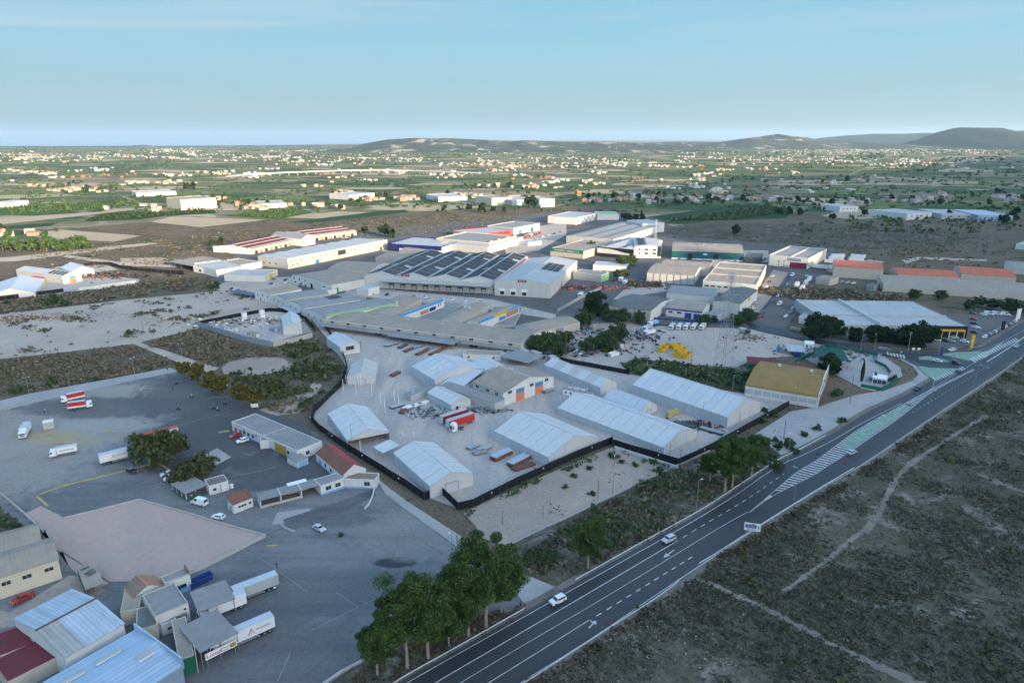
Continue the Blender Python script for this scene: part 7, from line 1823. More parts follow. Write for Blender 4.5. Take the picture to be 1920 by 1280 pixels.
for i,(x,y) in enumerate(WS):
 g_ = ['before the white annex','in the yard of the cream factory','along the green white store front','before the maroon arcade','under the black car shelter','beside the first gabled warehouse'][0 if i < 8 else 1 if i < 13 else 2 if i < 19 else 3 if i < 26 else 4 if i < 31 else 5]
 cl = cols[(i * 5 + 1) % 8]; j = i - [0,8,13,19,26,31][0 if i < 8 else 1 if i < 13 else 2 if i < 19 else 3 if i < 26 else 4 if i < 31 else 5]
 car(f'{cl} car {g_}, {ordw[j]} from the left',(x - 3,y + 1.8),(x + 3,y - 1.2),'hatch',cl,gl,False,.2)
b = canopy('low black car shelter beside the first gabled warehouse',((428,546),(470,554),(432,541)),2.6,DARKSTEEL,name='car_shelter',cat='shelter')
# skips and bins
def skip(label,A,B_,m,L=5.5,W=2.3,hh=1.6,group='skips in the gravel yard',z=.2):
 a = at(*A); d = (at(*B_) - a); r = thing('skip',label,'skip',(a.x,a.y,z),math.atan2(d.y,d.x),group)
 o,n_ = [(-.0,0),(L,0),(L,W),(0,W)],[(.25,.15),(L - .25,.15),(L - .25,W - .15),(.25,W - .15)]
 mb = MB()
 for i in range(4):
  j = (i + 1) % 4; mb.poly([(*n_[i],0),(*n_[j],0),(*o[j],hh),(*o[i],hh)]); mb.poly([(*n_[j],.1),(*n_[i],.1),(o[i][0] + .12 * (1 if o[i][0] < 1 else -1),o[i][1] + .12 * (1 if o[i][1] < 1 else -1),hh),(o[j][0] + .12 * (1 if o[j][0] < 1 else -1),o[j][1] + .12 * (1 if o[j][1] < 1 else -1),hh)]); mb.poly([(*o[i],hh),(*o[j],hh),(o[j][0] + .12 * (1 if o[j][0] < 1 else -1),o[j][1] + .12 * (1 if o[j][1] < 1 else -1),hh),(o[i][0] + .12 * (1 if o[i][0] < 1 else -1),o[i][1] + .12 * (1 if o[i][1] < 1 else -1),hh)])
 mb.poly([(*p,.1) for p in n_]); mb.build('body',m,r)
 for k in range(1,5):
  for y in (-.02,W + .02): mb = MB(); x = L * k / 5; mb.bar((x,y + (.15 if y < 0 else -.15),.1),(x,y,hh - .05),.12,.1); mb.build('rib',m,r)
 mb = MB()
 for i in range(4): mb.bar((*o[i],hh + .03),(*o[(i + 1) % 4],hh + .03),.12)
 mb.build('rim_rail',m,r)
for i,(A,B_,L_) in enumerate([((1240,662),(1256,656),6.5),((1246,657),(1262,651),6.5),((1262,656),(1280,652),6.5),((1260,670),(1284,674),8),((1284,674),(1303,667),7.0),((1270,664),(1290,660),7)]):
 skip('yellow skip, ' + ['leftmost of the yellow heap','behind the leftmost of the yellow heap','at the back of the yellow heap','widest one at the front of the yellow heap','rightmost of the yellow heap','in the middle of the yellow heap'][i],A,B_,YELLOW,L_,3.0,2.2)
skip('yellow skip with dark load behind the white skip near the trees',(1137,662),(1158,657),YELLOW,6.5,2.8,1.7); skip('white skip beside the trees of the scrap lot',(1146,670),(1166,665),WHITEP,6,2.6,1.7); skip('blue skip between the upper office and the grey canopy',(358,1108),(392,1092),BLUED,6,2.2,1.5,None,.42)
cabin('small white container by the scrap heap',(1160,656),(1170,653),4,2.4,2.6,'container','container',group=None)
for i,(x,y,m) in enumerate([(1480,660,YELLOW),(1486,661,YELLOW),(1492,661.5,GREENB),(1498,662,YELLOW),(1503,662.5,YELLOW),(1491,668,BLUED),(1497,668,BLUED),(1503,667,GREENB)]):
 p = at(x,y); r = thing('bin',f'{["yellow","yellow","green","yellow","yellow","blue","blue","green"][i]} container bin, {ordw[i]} in the rows beside the white slab roof of the recycling yard','bin',(p.x,p.y,.2),0,'recycling bins'); bx(-1,1,-.8,.8,.15,1.5,m,'body',r); bx(-1.05,1.05,-.85,.85,1.502,1.65,m,'lid',r)
for i,(x,y) in enumerate([(1459,660),(1467,662)]): p = at(x,y); r = thing('silo',['teal','grey'][i] + ' bottle shaped tank on the recycling yard','tank',(p.x,p.y,.2),0); mb = MB(); mb.tube((0,0,0),(0,0,2.6),.9,.9,12); mb.tube((0,0,2.6),(0,0,3.8),.9,.3,12); mb.build('body',TEALD if i == 0 else GREYDOOR,r); mb = MB(); mb.tube((0,0,3.8),(0,0,4.5),.3,.3,8); mb.build('neck',DARKSTEEL,r)
canopy('pale slab roof in the middle of the recycling yard',((1478,658),(1512,660),(1490,647)),2.6,R_WHITE)
p = at(93,804); r = thing('cabinet','pale box cabinet standing alone in the truck yard','cabinet',(p.x,p.y,.42),.5); bx(-1.7,1.7,-1.2,1.2,0,3.0,CREAM,'body',r); bx(-1.8,1.8,-1.3,1.3,3.0,3.12,WHITEP,'roof',r); bx(-1.5,1.5,-1.24,-1.2,.2,2.7,TENT2,'door',r)
p = at(478,768); r = thing('notice_board','small white notice board on posts at the yard edge','sign',(p.x,p.y,.4),.2); bx(-1.5,1.5,-.05,.05,.8,2.4,WHITEP,'board',r); bx(-1.2,-1.1,.05,.12,0,2.2,STEEL,'post',r); bx(1.1,1.2,.05,.12,0,2.2,STEEL,'post',r)
# ---------------------------------------------------------------- stacks of steel and timber in the depot
def bundle(label,A,B_,n,layers,w,hh,m,group='steel and plank stacks in the depot',z0=.35,topm=None,gap=.12):
 a,e = at(*A),at(*B_); d = e - a; L = d.length; r = thing('beam_stack',label,'stack',(a.x,a.y,.1),math.atan2(d.y,d.x),group); me = {}
 for k in range(layers):
  for i in range(n):
   mm = topm if (topm and k == layers - 1) else m; mb = MB(); mb.box(rnd.uniform(-.3,.3),L + rnd.uniform(-.4,.4),0,w - gap * .4,0,hh * .8); mb.build('beam',mm,r,(0,i * w + rnd.uniform(-.05,.05),z0 + k * hh),rnd.uniform(-.01,.01))
 for x in (L * .2,L * .8): mb = MB(); mb.box(x - .08,x + .08,-.1,n * w + .1,0,z0 - .01); mb.build('bearer',RUST,r)
BS = [((725,652),(748,646),RUST,STEEL,'rusty beam stack with pale top, leftmost in the back row by the market awning'),((752,655),(766,648),DARKSTEEL,None,'dark low beam stack, second in the back row'),((762,662),(778,655),RUST,None,'brown beam stack, third in the back row'),((776,656),(795,650),STEEL,None,'pale steel stack behind the third brown stack'),((785,668),(808,657),RUST,None,'red brown beam stack, fourth in the back row'),((802,660),(818,652),STEEL,None,'grey beam stack behind the red brown pair'),((810,668),(842,653),RUST,None,'longest red brown beam stack, rightmost in the back row'),
      ((882,846),(900,838),STEEL,None,'flat grey plank stack, furthest left beside the widest marquee'),((900,850),(924,841),STEEL,R_WHITE,'flat pale plank stack beside the widest marquee, second'),((930,868),(962,852),RUST,R_BLUEW,'high stack with a blue white sheet on top, left of two before the widest marquee'),((962,880),(996,862),RUST,R_BLUEW,'high stack with a blue white sheet on top, right of two before the widest marquee'),((966,886),(1004,874),RUST,None,'low rusty pipe stack at the foot of the right sheet covered stack'),((890,856),(914,851),GREYDOOR,None,'thin timber stack below the flat plank stacks'),
      ((735,769),(760,762),DARKSTEEL,R_WHITE,'dark rack of sheets left of the white bar heap'),((755,778),(768,772),RUST,None,'brown crate stack at the end of the dark rack'),((738,708),(752,700),RUST,None,'rusty frame rack beside the corrugated container'),((1003,786),(1020,776),STEEL,None,'blue grey plank stack at the far end of the long marquee'),((1024,739),(1040,733),STEEL,None,'steel stack beside the second orange door'),((1262,795),(1300,806),DARKSTEEL,None,'dark beam row along the largest marquee, left part'),((1310,806),(1352,818),DARKSTEEL,STEEL,'dark beam row along the largest marquee, right part')]
for A,B_,m,tm_,lab in BS:
 hi = 'high' in lab; bundle(lab,A,B_,5 if hi else 4,5 if hi else 3,.62,.34 if hi else .26,m,topm=tm_)
for i,(x,y) in enumerate([(770,766),(785,762),(797,759)]): bundle(['first','second','third'][i] + ' heap of white bars beside the small marquee with the doorway',(x - 9,y + 3),(x + 9,y - 3),5,2,.5,.25,WHITEP)
for i,(x,y,m) in enumerate([(1254,783,mat('straw_yellow',(.42,.36,.14),.9,.2)),(1260,780,MATS['straw_yellow']),(1267,777,MATS['straw_yellow'])]):
 p = at(x,y); r = thing('bale_pallet',['left','middle','right'][i] + ' tall yellowish pallet of bales between the long marquees','pallet',(p.x,p.y,.1),.4,'yellow bale pallets'); bx(-.9,.9,-.9,.9,0,.15,RUST,'base',r)
 for k in range(4):
  for j in (0,1): bx(-.88 + .9 * j,-.04 + .9 * j,-.86,.86,.17 + .6 * k,.74 + .6 * k,m,'bale',r)
def heap(name,label,base,spread,n,mats_,size,seed,z=.1,cat='heap',hmax=1.2):
 rg = random.Random(seed); p = at(*base); mb = MB()
 for i in range(n):
  x,y = rg.gauss(0,spread[0]),rg.gauss(0,spread[1]); s_ = size * rg.uniform(.4,1.3); z0 = max(0,hmax * math.exp(-(x / spread[0]) ** 2 * .6 - (y / spread[1]) ** 2 * .6) * rg.random()); a = rg.uniform(0,3.14); d = Vector((math.cos(a),math.sin(a),rg.uniform(-.3,.3))) * s_; c_ = Vector((x,y,z0 + s_ * .2)); mb.bar(c_ - d * .5,c_ + d * .5,s_ * rg.uniform(.15,.6),s_ * rg.uniform(.1,.5),rg.randrange(len(mats_)))
 o = mb.build(name,mats_,None,(p.x,p.y,z)); tag(o,label,cat,None,'stuff'); return o
heap('debris','grey scrap and tangled bars beside the small marquee',(805,775),(5,3),160,[STEEL,DARKSTEEL,CONCW],1.6,1); heap('debris','grey tangled bars behind the red trailers',(905,770),(6,2),120,[STEEL,DARKSTEEL],1.6,2); heap('debris','black tyres and dark scrap between the long marquees',(1302,798),(5,2.5),160,[BLACKP,DARKSTEEL,RUST],1.4,3)
heap('scrap_heap','heap of dark scrapped vehicles in the scrap lot',(1180,632),(11,8),300,[DARKSTEEL,BLACKP,DARKSTEEL,GREYW,GREYDOOR,NAVY],1.7,4,.2,hmax=2); heap('scrap_heap','dark scrap below the trees of the scrap lot',(1065,655),(20,8),330,[DARKSTEEL,NAVY,GREYDOOR,BLACKP],1.7,5,.2,hmax=1.6); heap('scrap_heap','dark scrapped parts in the upper tree lot',(1090,622),(12,6),160,[DARKSTEEL,GREYW,TEAL],1.6,6,.2)
heap('rubble','orange and grey rubble heap on the pale dirt lot',(52,598),(16,3),380,[R_TERRA,CONCW,RUST,BEIGE],1.7,7,.1,hmax=2.2); heap('rubble','grey rubble ridge on the pale dirt lot',(115,590),(26,3),380,[CONCW,STEEL,BEIGE],1.3,8,.1,hmax=1.4); heap('debris','mixed scrap and timber beside the tanks',(440,604),(24,6),420,[WHITEP,RUST,DARKSTEEL,STEEL,OCHRE,BEIGE],1.7,9,.1)
heap('debris','dark scrap covering the yard behind the left depot',(185,518),(26,8),420,[DARKSTEEL,RUST,BLACKP,BLACKP],1.8,10,.1); heap('rubble','small rubble heap by the street corner of the skip yard',(1404,634),(6,4),120,[RUST,CONCW,R_TAN],1.4,11,.2); heap('debris','red pipes laid along the wall of the tall white warehouse',(1095,541),(22,3),200,[RED,ORANGE,DARKSTEEL],2.2,12,.1,hmax=2.4)
heap('stones','pale stones on the slope right of the road near the bottom',(1215,1215),(7,5),60,[CONCW,BEIGE],.4,13,.44,hmax=.15); heap('debris','dark scrap by the forecourt at the western edge',(340,492),(20,8),300,[DARKSTEEL,RUST,GREYDOOR],2.2,14,.1); heap('debris','small clutter on the recycling yard',(1560,662),(16,6),260,[R_TAN,DARKSTEEL,BLUED,GREYDOOR],1.6,15,.1)
p = at(1145,520); b = Bld('banner_stand','orange red banner wall beside the street trees','sign',(1128,512),(1140,508),(1127,507),6); b.walls(ORANGE,GREEN)
b = Bld('green_shed','grey shed with green painted front beyond the tall white warehouse','shed',(1127,516),(1142,511),(1090,505),6); b.walls(GREENL,GREYW); b.flat_roof(R_GREY,.2,WHITE)
b = Bld('white_strip_store','long white roofed low store beside the clipped street trees','store',(1112,497),(1175,500),(1118,490),4.5); b.walls(WHITE,BLUED); b.flat_roof(R_WHITE,.2,WHITE)

for i,(x,y) in enumerate([(985,446),(994,443),(1003,441),(1012,438)]): rigid(ordinal(i + 1) + ' red cab lorry from the left in the yard right of the cream stepped block',(x - 3,y + 3),(x + 4,y - 1),RED,(RED,WHITEP,NAVY,RED)[i],8,3.2,'red lorries of the haulage yard',z=.2)
for i,(lab,A,B,C,h,w,rf) in enumerate([('grey low shed right of the haulage yard',(1062,456),(1090,460),(1110,446),5,GREYW,R_GREY),('white annex before the blue-grey works',(1130,452),(1160,455),(1150,448),5,WHITE,R_WHITE),('white haulage trailer shed beside the cream stepped block',(972,452),(990,455),(985,447),4,WHITE,R_WHITE),('beige plant room between beige sheds and teal warehouse',(1335,490),(1352,492),(1340,485),5,CREAM,R_BEIGE),('low grey annex beside the blue banded works',(1322,588),(1345,592),(1340,578),4,GREYW,R_GREY),('blue sheet roofed link shed behind the blue banded works',(1225,574),(1250,577),(1262,560),4.5,GREYW,R_BLUEW),('white porch of the green white store',(600,541),(614,545),(606,535),3.5,WHITE,R_WHITE),('small white office at the left end of the dock canopy',(668,540),(690,543),(680,533),5,WHITE,R_WHITE),('dark open shed beside the red sign store',(1395,482),(1425,484),(1402,474),5,DARKSTEEL,R_DARK),('pale shed at the top of the car lined street',(1530,520),(1556,524),(1536,514),5,BEIGE,R_BEIGE),('dark canopy building beside the orange roof hall',(1625,535),(1640,537),(1630,529),4,GREYDOOR,R_DARK),('white customer pavilion at the dealer entrance by the street',(1498,594),(1520,597),(1508,585),4,WHITE,R_WHITE)]): simple('annex',lab,'shed',A,B,C,h,w,None,rf,parapet=.2)
for i,(x,y) in enumerate([(925,468),(940,466),(955,464)]): trailer(ordinal(i + 1) + ' white trailer from the left below the cream stepped facade',(x - 4,y + 3),(x + 6,y - 2),WHITEP,10,'white trailers below the cream stepped block',z=.2)

for lab,x0,y0,x1,y1,n,dx,dy in [('in front of the two beige sheds',1206,524,1240,529,5,3,2),('along the street below the clipped trees',1150,528,1180,505,7,4,-2),('on the forecourt of the cream facade',1410,580,1448,520,7,5,1),('before the teal warehouse',1275,486,1380,490,8,4,1),('beside the red sign store',1425,492,1440,484,4,4,1),('behind the beige hall plot',1545,528,1600,533,6,5,1),('under the solar hall dock canopy',700,552,900,568,9,4,2),('in the haulage yard',985,455,1050,436,7,4,1),('before the navy store',735,466,815,470,7,4,1),('at the scrap lot trees',1062,655,1100,668,5,6,3)]:
 for i in range(n):
  t = i / max(1,n - 1); x,y = x0 + (x1 - x0) * t,y0 + (y1 - y0) * t; cl = cols[rnd.randrange(8)]; KIND_NOW = rnd.choice(['hatch','hatch','suv']); car(f'{cl} car {lab}, {ordinal(i + 1)} from the left',(x - dx,y + dy),(x + dx,y - dy),KIND_NOW,cl,'cars about the estate yards',False,.25)
# ---------------------------------------------------------------- street furniture
def lamp(label,base,top,arms=1,group='street lamps',z=.1,m=None,r0=.09,name='street_lamp',head=.5,ang=None):
 p = at(*base); h = max(3.0,height_of(p,top)); a = rnd.uniform(0,6.28) if ang is None else ang; r = thing(name,label,'lamp',(p.x,p.y,z),a,group)
 mb = MB(); mb.tube((0,0,0),(0,0,h),r0 * 1.3,r0 * .7,7); mb.build('pole',m or STEEL,r)
 for k in range(arms):
  s_ = 1 if k == 0 else -1; mb = MB(); mb.tube((0,0,h - .05),(s_ * 1.0,0,h + .15),r0 * .5,r0 * .5,5); mb.build('arm',m or STEEL,r); bx(min(s_ * .8,s_ * 1.4),max(s_ * .8,s_ * 1.4),-.16,.16,h + .1,h + .24,LAMP,'lamp_head',r)
 mb = MB(); mb.box(-.2,.2,-.2,.2,-.1,.15); mb.build('base',CONCW,r)
for lab,b_,t,n in [('double armed lamp at the far left edge of the truck yard',(55,739),708,2),('double armed lamp on the far edge of the truck yard',(254,711),672,2),('lamp post beside the last yellowing trees',(434,750),722,1),('mast with small lamps by the first yellowing tree',(342,672),645,2),('lamp between the third and fourth yellowing trees',(381,725),700,1),('lamp on the yard side near the two red trucks',(89,784),770,1),
                      ('twin floodlight pole beside the open fronted marquee',(661,845),790,2),('twin floodlight pole in front of the corrugated container',(822,725),690,2),('road lamp on the verge below the fence corner pines',(1305,962),900,1),('road lamp on the bushy verge above the curved guardrail',(1476,866),815,1),('slim mast on the bare lot beside the fence',(1149,927),858,1),('lamp behind the largest marquee',(1373,735),706,1),('lamp in front of the largest marquee',(1316,802),752,1),('lamp at the road end of the largest marquee',(1387,794),774,1),
                      ('tall road lamp on the far side of the road at the hatched island',(1739,786),733,1),('tall road lamp opposite the junction',(1825,732),684,1),('road lamp beside the painted arrow',(1488,943),912,1),('lamp on the pavement by the dealer trees, left of two',(1614,655),616,1),('lamp on the pavement by the dealer trees, right of two',(1640,654),628,1),('lamp in front of the dealer cars',(1760,660),620,1),('lamp at the dealer corner by the yellow pillar',(1815,656),640,1),('floodlight mast behind the dealer yard',(1854,578),552,2),('lamp beside the thin oval yard line',(525,1132),1098,1),('lamp near the pines on the parking ground edge',(848,1040),997,1),
                      ('lamp post in the skip yard beside the weeds',(1213,688),637,1),('pale post in front of the derelict hall',(1493,765),728,1),('lamp on the junction island',(1783,683),660,1),('street lamp in front of the white skip lorries',(1296,686),640,1)]:
 lamp(lab,b_,t,n)
def post(name,label,base,top,m,r0=.1,cat='pole',group=None,z=.1,cross=0,cap=None):
 p = at(*base); h = height_of(p,top); r = thing(name,label,cat,(p.x,p.y,z),rnd.uniform(-.3,.3),group); mb = MB(); mb.tube((0,0,-.2),(0,0,h),r0,r0 * .8,7); mb.build('pole',m,r)
 for k in range(cross): mb = MB(); mb.bar((-.9,0,h - .4 - .8 * k),(.9,0,h - .4 - .8 * k),.1); mb.build('crossarm',m,r)
 if cap: mb = MB(); mb.tube((0,0,0),(0,0,.3),r0 * 3,r0 * 3,8); mb.build('foot',cap,r)
 return r
for i,(x,y,t) in enumerate([(717,664,655),(724,672,663),(732,681,671),(649,719,703),(644,733,711),(672,726,704),(677,724,703),(700,733,711),(704,724,704),(697,743,719),(668,741,718),(714,759,737),(722,775,747),(740,752,729),(748,762,739),(766,744,722),(775,748,731),(755,820,808),(776,822,810),(800,842,826),(676,848,826)]):
 post('white_post',['slim white post, nearest the back beam stacks','slim white post, second down from the back beam stacks','slim white post, third down from the back beam stacks','slim white post at the left corner of the gated marquee','slim white post closest to the black fence near the gated marquee'][i] if i < 5 else f'slim white post, {ordw[i - 5]} from the left of those standing across the open depot yard' if i < 17 else 'slim white post in front of the open marquee, ' + ordw[i - 17] + ' of the lower ones',(x,y),t,WHITEP,.13,'post','white posts of the depot',cap=CONCW)
for lab,b_,t,m,cr in [('concrete utility pole at the corner beside the dark green wall',(372,1262),1208,CONCW,1),('dark wooden pole at the bare lot wall',(1121,934),901,BARK,0),('dark wooden pole on the gravel lane',(1469,824),790,BARK,0),('tall pole in front of the derelict facade, dark below and white above',(1593,757),702,BARK,0),('twin concrete pole on the pale dirt lot',(37,684),646,CONCW,2),('tall pole with crossarms by the market hall end',(1061,676),622,BARK,2),('wooden pole beside the gabled back marquee',(677,660),640,BARK,1),('wooden pole at the edge of the pale dirt lot',(385,557),535,BARK,1),('pole in the scrub beside the road sign',(870,1000),960,BARK,0),('thin pole beside the driveway pines',(858,1046),1002,BARK,0),('pole by the cafe block',(416,930),908,STEEL,0),('pole with crossarms in front of the car dealer trees',(1702,660),622,CONCW,2),('pole standing at the skip yard trees',(1188,612),576,BARK,1)]:
 post('utility_pole',lab,b_,t,m,.14,'pole',None,cross=cr)
for i,(x,y) in enumerate([(1230,895),(1255,862),(1275,872),(1018,975),(1045,848),(1068,850),(942,985)]): post('thin_mast','thin dark mast rising at the black fence or bare lot, ' + ordw[i] + ' of the scattered ones',(x,y),y - 28,DARKSTEEL,.07,'mast','thin masts about the bare lot')
def wire(label,p0,h0,p1,h1,sag=1.2,n=14,r0=.028):
 a,b_ = at(*p0),at(*p1); mb = MB(); prev = None
 for i in range(n + 1):
  t = i / n; q = a.lerp(b_,t); q.z = h0 + (h1 - h0) * t - sag * 4 * t * (1 - t)
  if prev: mb.tube(prev,q,r0,r0,4,caps=False)
  prev = q
 tag(mb.build('overhead_wire',STEEL),label,'wire','overhead wires')
wire('overhead wire crossing the truck yard from the left edge to the school building',(-60,925),7,(434,797),6); wire('overhead wire from the school building over the fence into the depot',(557,850),6,(820,795),7); wire('overhead wire crossing the depot floor by the white posts',(600,752),6,(790,752),6); wire('overhead wire from the cafe up to the school building',(300,945),7,(520,900),5); wire('overhead wire from the depot tents to the red trailers',(770,836),6,(920,808),6)
def lattice(label,base,top,w0,w1,arms,group=None,name='lattice_mast',vee=False,m=None):
 p = at(*base); h = height_of(p,top); r = thing(name,label,'pylon',(p.x,p.y,.1),.35,group); m = m or STEEL; n = 9
 for sx_,sy in ((-1,-1),(1,-1),(1,1),(-1,1)): mb = MB(); mb.bar((sx_ * w0 / 2,sy * w0 / 2,0),(sx_ * w1 / 2,sy * w1 / 2,h),.16); mb.build('leg',m,r)
 br = MB()
 for k in range(n):
  z0,z1 = h * (1 - (1 - k / n) ** 1.0),h * (k + 1) / n; a,c = w0 + (w1 - w0) * z0 / h,w0 + (w1 - w0) * z1 / h
  for q in range(4):
   s0 = ((-1,-1),(1,-1),(1,1),(-1,1))[q]; s1 = ((1,-1),(1,1),(-1,1),(-1,-1))[q]
   P = lambda s_,w,z: (s_[0] * w / 2,s_[1] * w / 2,z)
   br.bar(P(s0,a,z0),P(s1,c,z1),.09); br.bar(P(s1,a,z0),P(s0,c,z1),.09); br.bar(P(s0,c,z1),P(s1,c,z1),.08)
 o = br.build('bracing',m,r); o['kind'] = 'stuff'
 for k in range(arms):
  z = h * (.97 - .1 * k); L = 5.0 + (k == 1) * 1.5; mb = MB(); mb.bar((-L,0,z),(L,0,z),.14); mb.bar((-L,0,z),(0,0,z + 1.4),.1); mb.bar((L,0,z),(0,0,z + 1.4),.1); a = mb.build('crossarm',m,r)
  for s_ in (-L,L): mb = MB(); mb.tube((s_,0,z - 1.3),(s_,0,z),.1,.1,5); mb.build('insulator',DARKSTEEL,a)
 return r
lattice('tall steel lattice pylon standing in the skip yard in front of the blue doored works',(1356,690),512,6.5,1.6,3)
lattice('telecom lattice mast behind the office hall',(1228,456),412,2.2,1.4,0)
lattice('far lattice pylon left leg on the open scrubland at the right',(1833,482),425,2.6,1.4,1,'scrubland pylon pair',m=GREYDOOR); lattice('far lattice pylon right leg on the open scrubland at the right',(1852,488),408,2.6,1.2,2,'scrubland pylon pair',m=GREYDOOR)
# guard rails
RAIL = mat('guard_rail_steel',(0.50,0.51,0.52),0.45,0.08)
def guard(label,pix,step=4.0,kind=1):
 P = Path(smooth(pts_at(pix),5)); c = P.at(0); r = thing('guard_rail',label,'guardrail',(c.x,c.y,0.5)); n = int(P.L / step)
 for i in range(n):
  a,b_ = P.at(P.L * i / n) - c,P.at(P.L * (i + 1) / n) - c; a.z = b_.z = .62; mb = MB(); mb.bar(a,b_,.09,.34); mb.build('rail',RAIL,r); mb = MB(); mb.bar((a.x,a.y,-.05),(a.x,a.y,.66),.12); mb.build('rail_post',STEEL,r)
guard('pale guardrail along the pines at the bottom, left side of the road',[(720,1300),(760,1274),(870,1212),(985,1146)]); guard('pale guardrail along the bushy verge from driveway to gravel lane',[(1078,1093),(1200,1024),(1320,957),(1415,894),(1464,863),(1500,846),(1548,820)]); guard('guardrail on the right road edge at the bottom',[(950,1306),(985,1286),(1115,1201),(1230,1127),(1272,1095)]); guard('guardrail on the right road edge past the billboard',[(1310,1062),(1345,1041),(1440,980),(1530,924),(1600,882)])
def sign_board(label,base,w,z0,z1,m,ang,items=(),name='road_sign',shape=None,posts=2,frame=None):
 p = at(*base); r = thing(name,label,'sign',(p.x,p.y,.45),ang); mb = MB()
 if shape == 'tri': mb.poly([(-w / 2,-.03,z0),(w / 2,-.03,z0),(0,-.03,z1)]); mb.poly([(-w / 2,.03,z0),(0,.03,z1),(w / 2,.03,z0)])
 elif shape == 'round': mb.tube((0,-.03,(z0 + z1) / 2),(0,.03,(z0 + z1) / 2),w / 2,w / 2,14)
 else: mb.box(-w / 2,w / 2,-.05,.05,z0,z1,0,True)
 k = mb.build('board',m,r)
 for i in range(posts): x = 0 if posts == 1 else (-w * .33 if i == 0 else w * .33); mb = MB(); mb.bar((x,.1,0),(x,.1,z1 - .1),.1); mb.build('post',STEEL,r)
 return r
r = sign_board('white road billboard with a blue panel and small arrow on two posts',(1408,1012),4.4,2.6,5.0,WHITEP,-.28)
bx(-1.9,1.1,-.09,-.055,3.5,4.5,BLUED,'blue_panel',r); text_part('PARQUE',.62,WHITEP,r,(-.4,-.11,4.0),(math.pi / 2,0,0)); text_part('INDUSTRIAL',.38,BLUED,r,(-.2,-.08,3.05),(math.pi / 2,0,0)); bx(-.3,.6,-.09,-.055,4.6,4.85,RED,'red_mark',r); mb = MB(); mb.bar((1.7,-.08,3.2),(1.7,-.08,4.3),.12,.03); mb.bar((1.45,-.08,4.0),(1.7,-.08,4.35),.12,.03); mb.bar((1.95,-.08,4.0),(1.7,-.08,4.35),.12,.03); mb.build('arrow',BLACKP,r)['kind'] = 'stuff'
r = sign_board('triangular red bordered warning sign at the right guardrail',(1145,1182),1.3,1.9,3.0,RED,2.4,shape='tri',posts=1); sign_board('round blue arrow sign at the tip of the hatched island',(1532,864),1.2,1.6,2.8,BLUED,-.6,shape='round',posts=1); r = sign_board('small red edged sign by the hatched island roadside',(1581,879),.9,1.4,2.2,RED,-.6,shape='round',posts=1); sign_board('grey back of a give way sign beside the gravel lane',(1580,794),1.4,2.6,1.5,GREYDOOR,.5,shape='tri',posts=1)
for i,(x,y,m,w,h,t) in enumerate([(1765,668,BLUED,1.4,5,'blue white name pillar in front of the car dealer'),(1821,652,YELLOW,2.2,7,'tall yellow dealer pillar at the yard corner'),(1879,621,BLACKP,2.4,6,'black dealer totem amid the slanted car row'),(1907,603,WHITEP,3.2,8,'tall white dealer totem at the end of the car row')]): p = at(x,y); r = thing('totem_sign',t,'sign',(p.x,p.y,.3),.3); bx(-w / 2,w / 2,-.25,.25,0.3,h,m,'body',r); bx(-w / 2 - .1,w / 2 + .1,-.35,.35,0,.3,CONCW,'foot',r)
for i,(x,y) in enumerate([(1712,660),(1722,660)]): sign_board(('left','right')[i] + ' white street board on the pavement before the dealer trees',(x,y),1.8,.8,2.0,WHITEP,.2)
for i,(x,y) in enumerate([(1484,619),(1489,620),(1494,621),(1499,622),(1505,623),(1511,624)]): p = at(x,y); r = thing('waste_container',('beige' if i < 4 else 'grey') + ' waste container, ' + ordw[i] + ' from the left at the street bend','bin',(p.x,p.y,.43),.2,'waste containers at the bend'); bx(-1,1,-.7,.7,.1,1.5,BEIGE if i < 4 else GREYDOOR,'body',r); bx(-1.05,1.05,-.75,.75,1.502,1.65,GREYDOOR,'lid',r)
fence('dealer_fence','thin metal fence along the dealer yard and pavement',[(1815,656),(1850,642),(1900,615),(1925,600)],.35,CONCW,STEEL,3,.12,post_extra=1.4,post_w=.08)
# ---------------------------------------------------------------- riders on the practice yard
SKIN = mat('skin',(.42,.26,.19),.6,.05); CLO = [mat('dark_clothes',(.03,.03,.036),.8,.1),mat('blue_clothes',(.05,.08,.16),.8,.1),mat('pale_clothes',(.35,.35,.34),.8,.1)]; HELM = mat('helmet',(.5,.5,.5),.3,.05)
def skin_body(name,joints,edges,m):
 me = bpy.data.meshes.new(name); me.from_pydata([j[0] for j in joints],edges,[]); o = bpy.data.objects.new(name,me); COL.objects.link(o); sk = o.modifiers.new('s','SKIN'); sv = me.skin_vertices[0].data
 for i,j in enumerate(joints): sv[i].radius = (j[1],j[1])
 sv[0].use_root = True; ss = o.modifiers.new('d','SUBSURF'); ss.levels = 1; dg = bpy.context.evaluated_depsgraph_get(); dg.update(); res = bpy.data.meshes.new_from_object(o.evaluated_get(dg)); bpy.data.objects.remove(o); res.materials.clear(); res.materials.append(m); return res
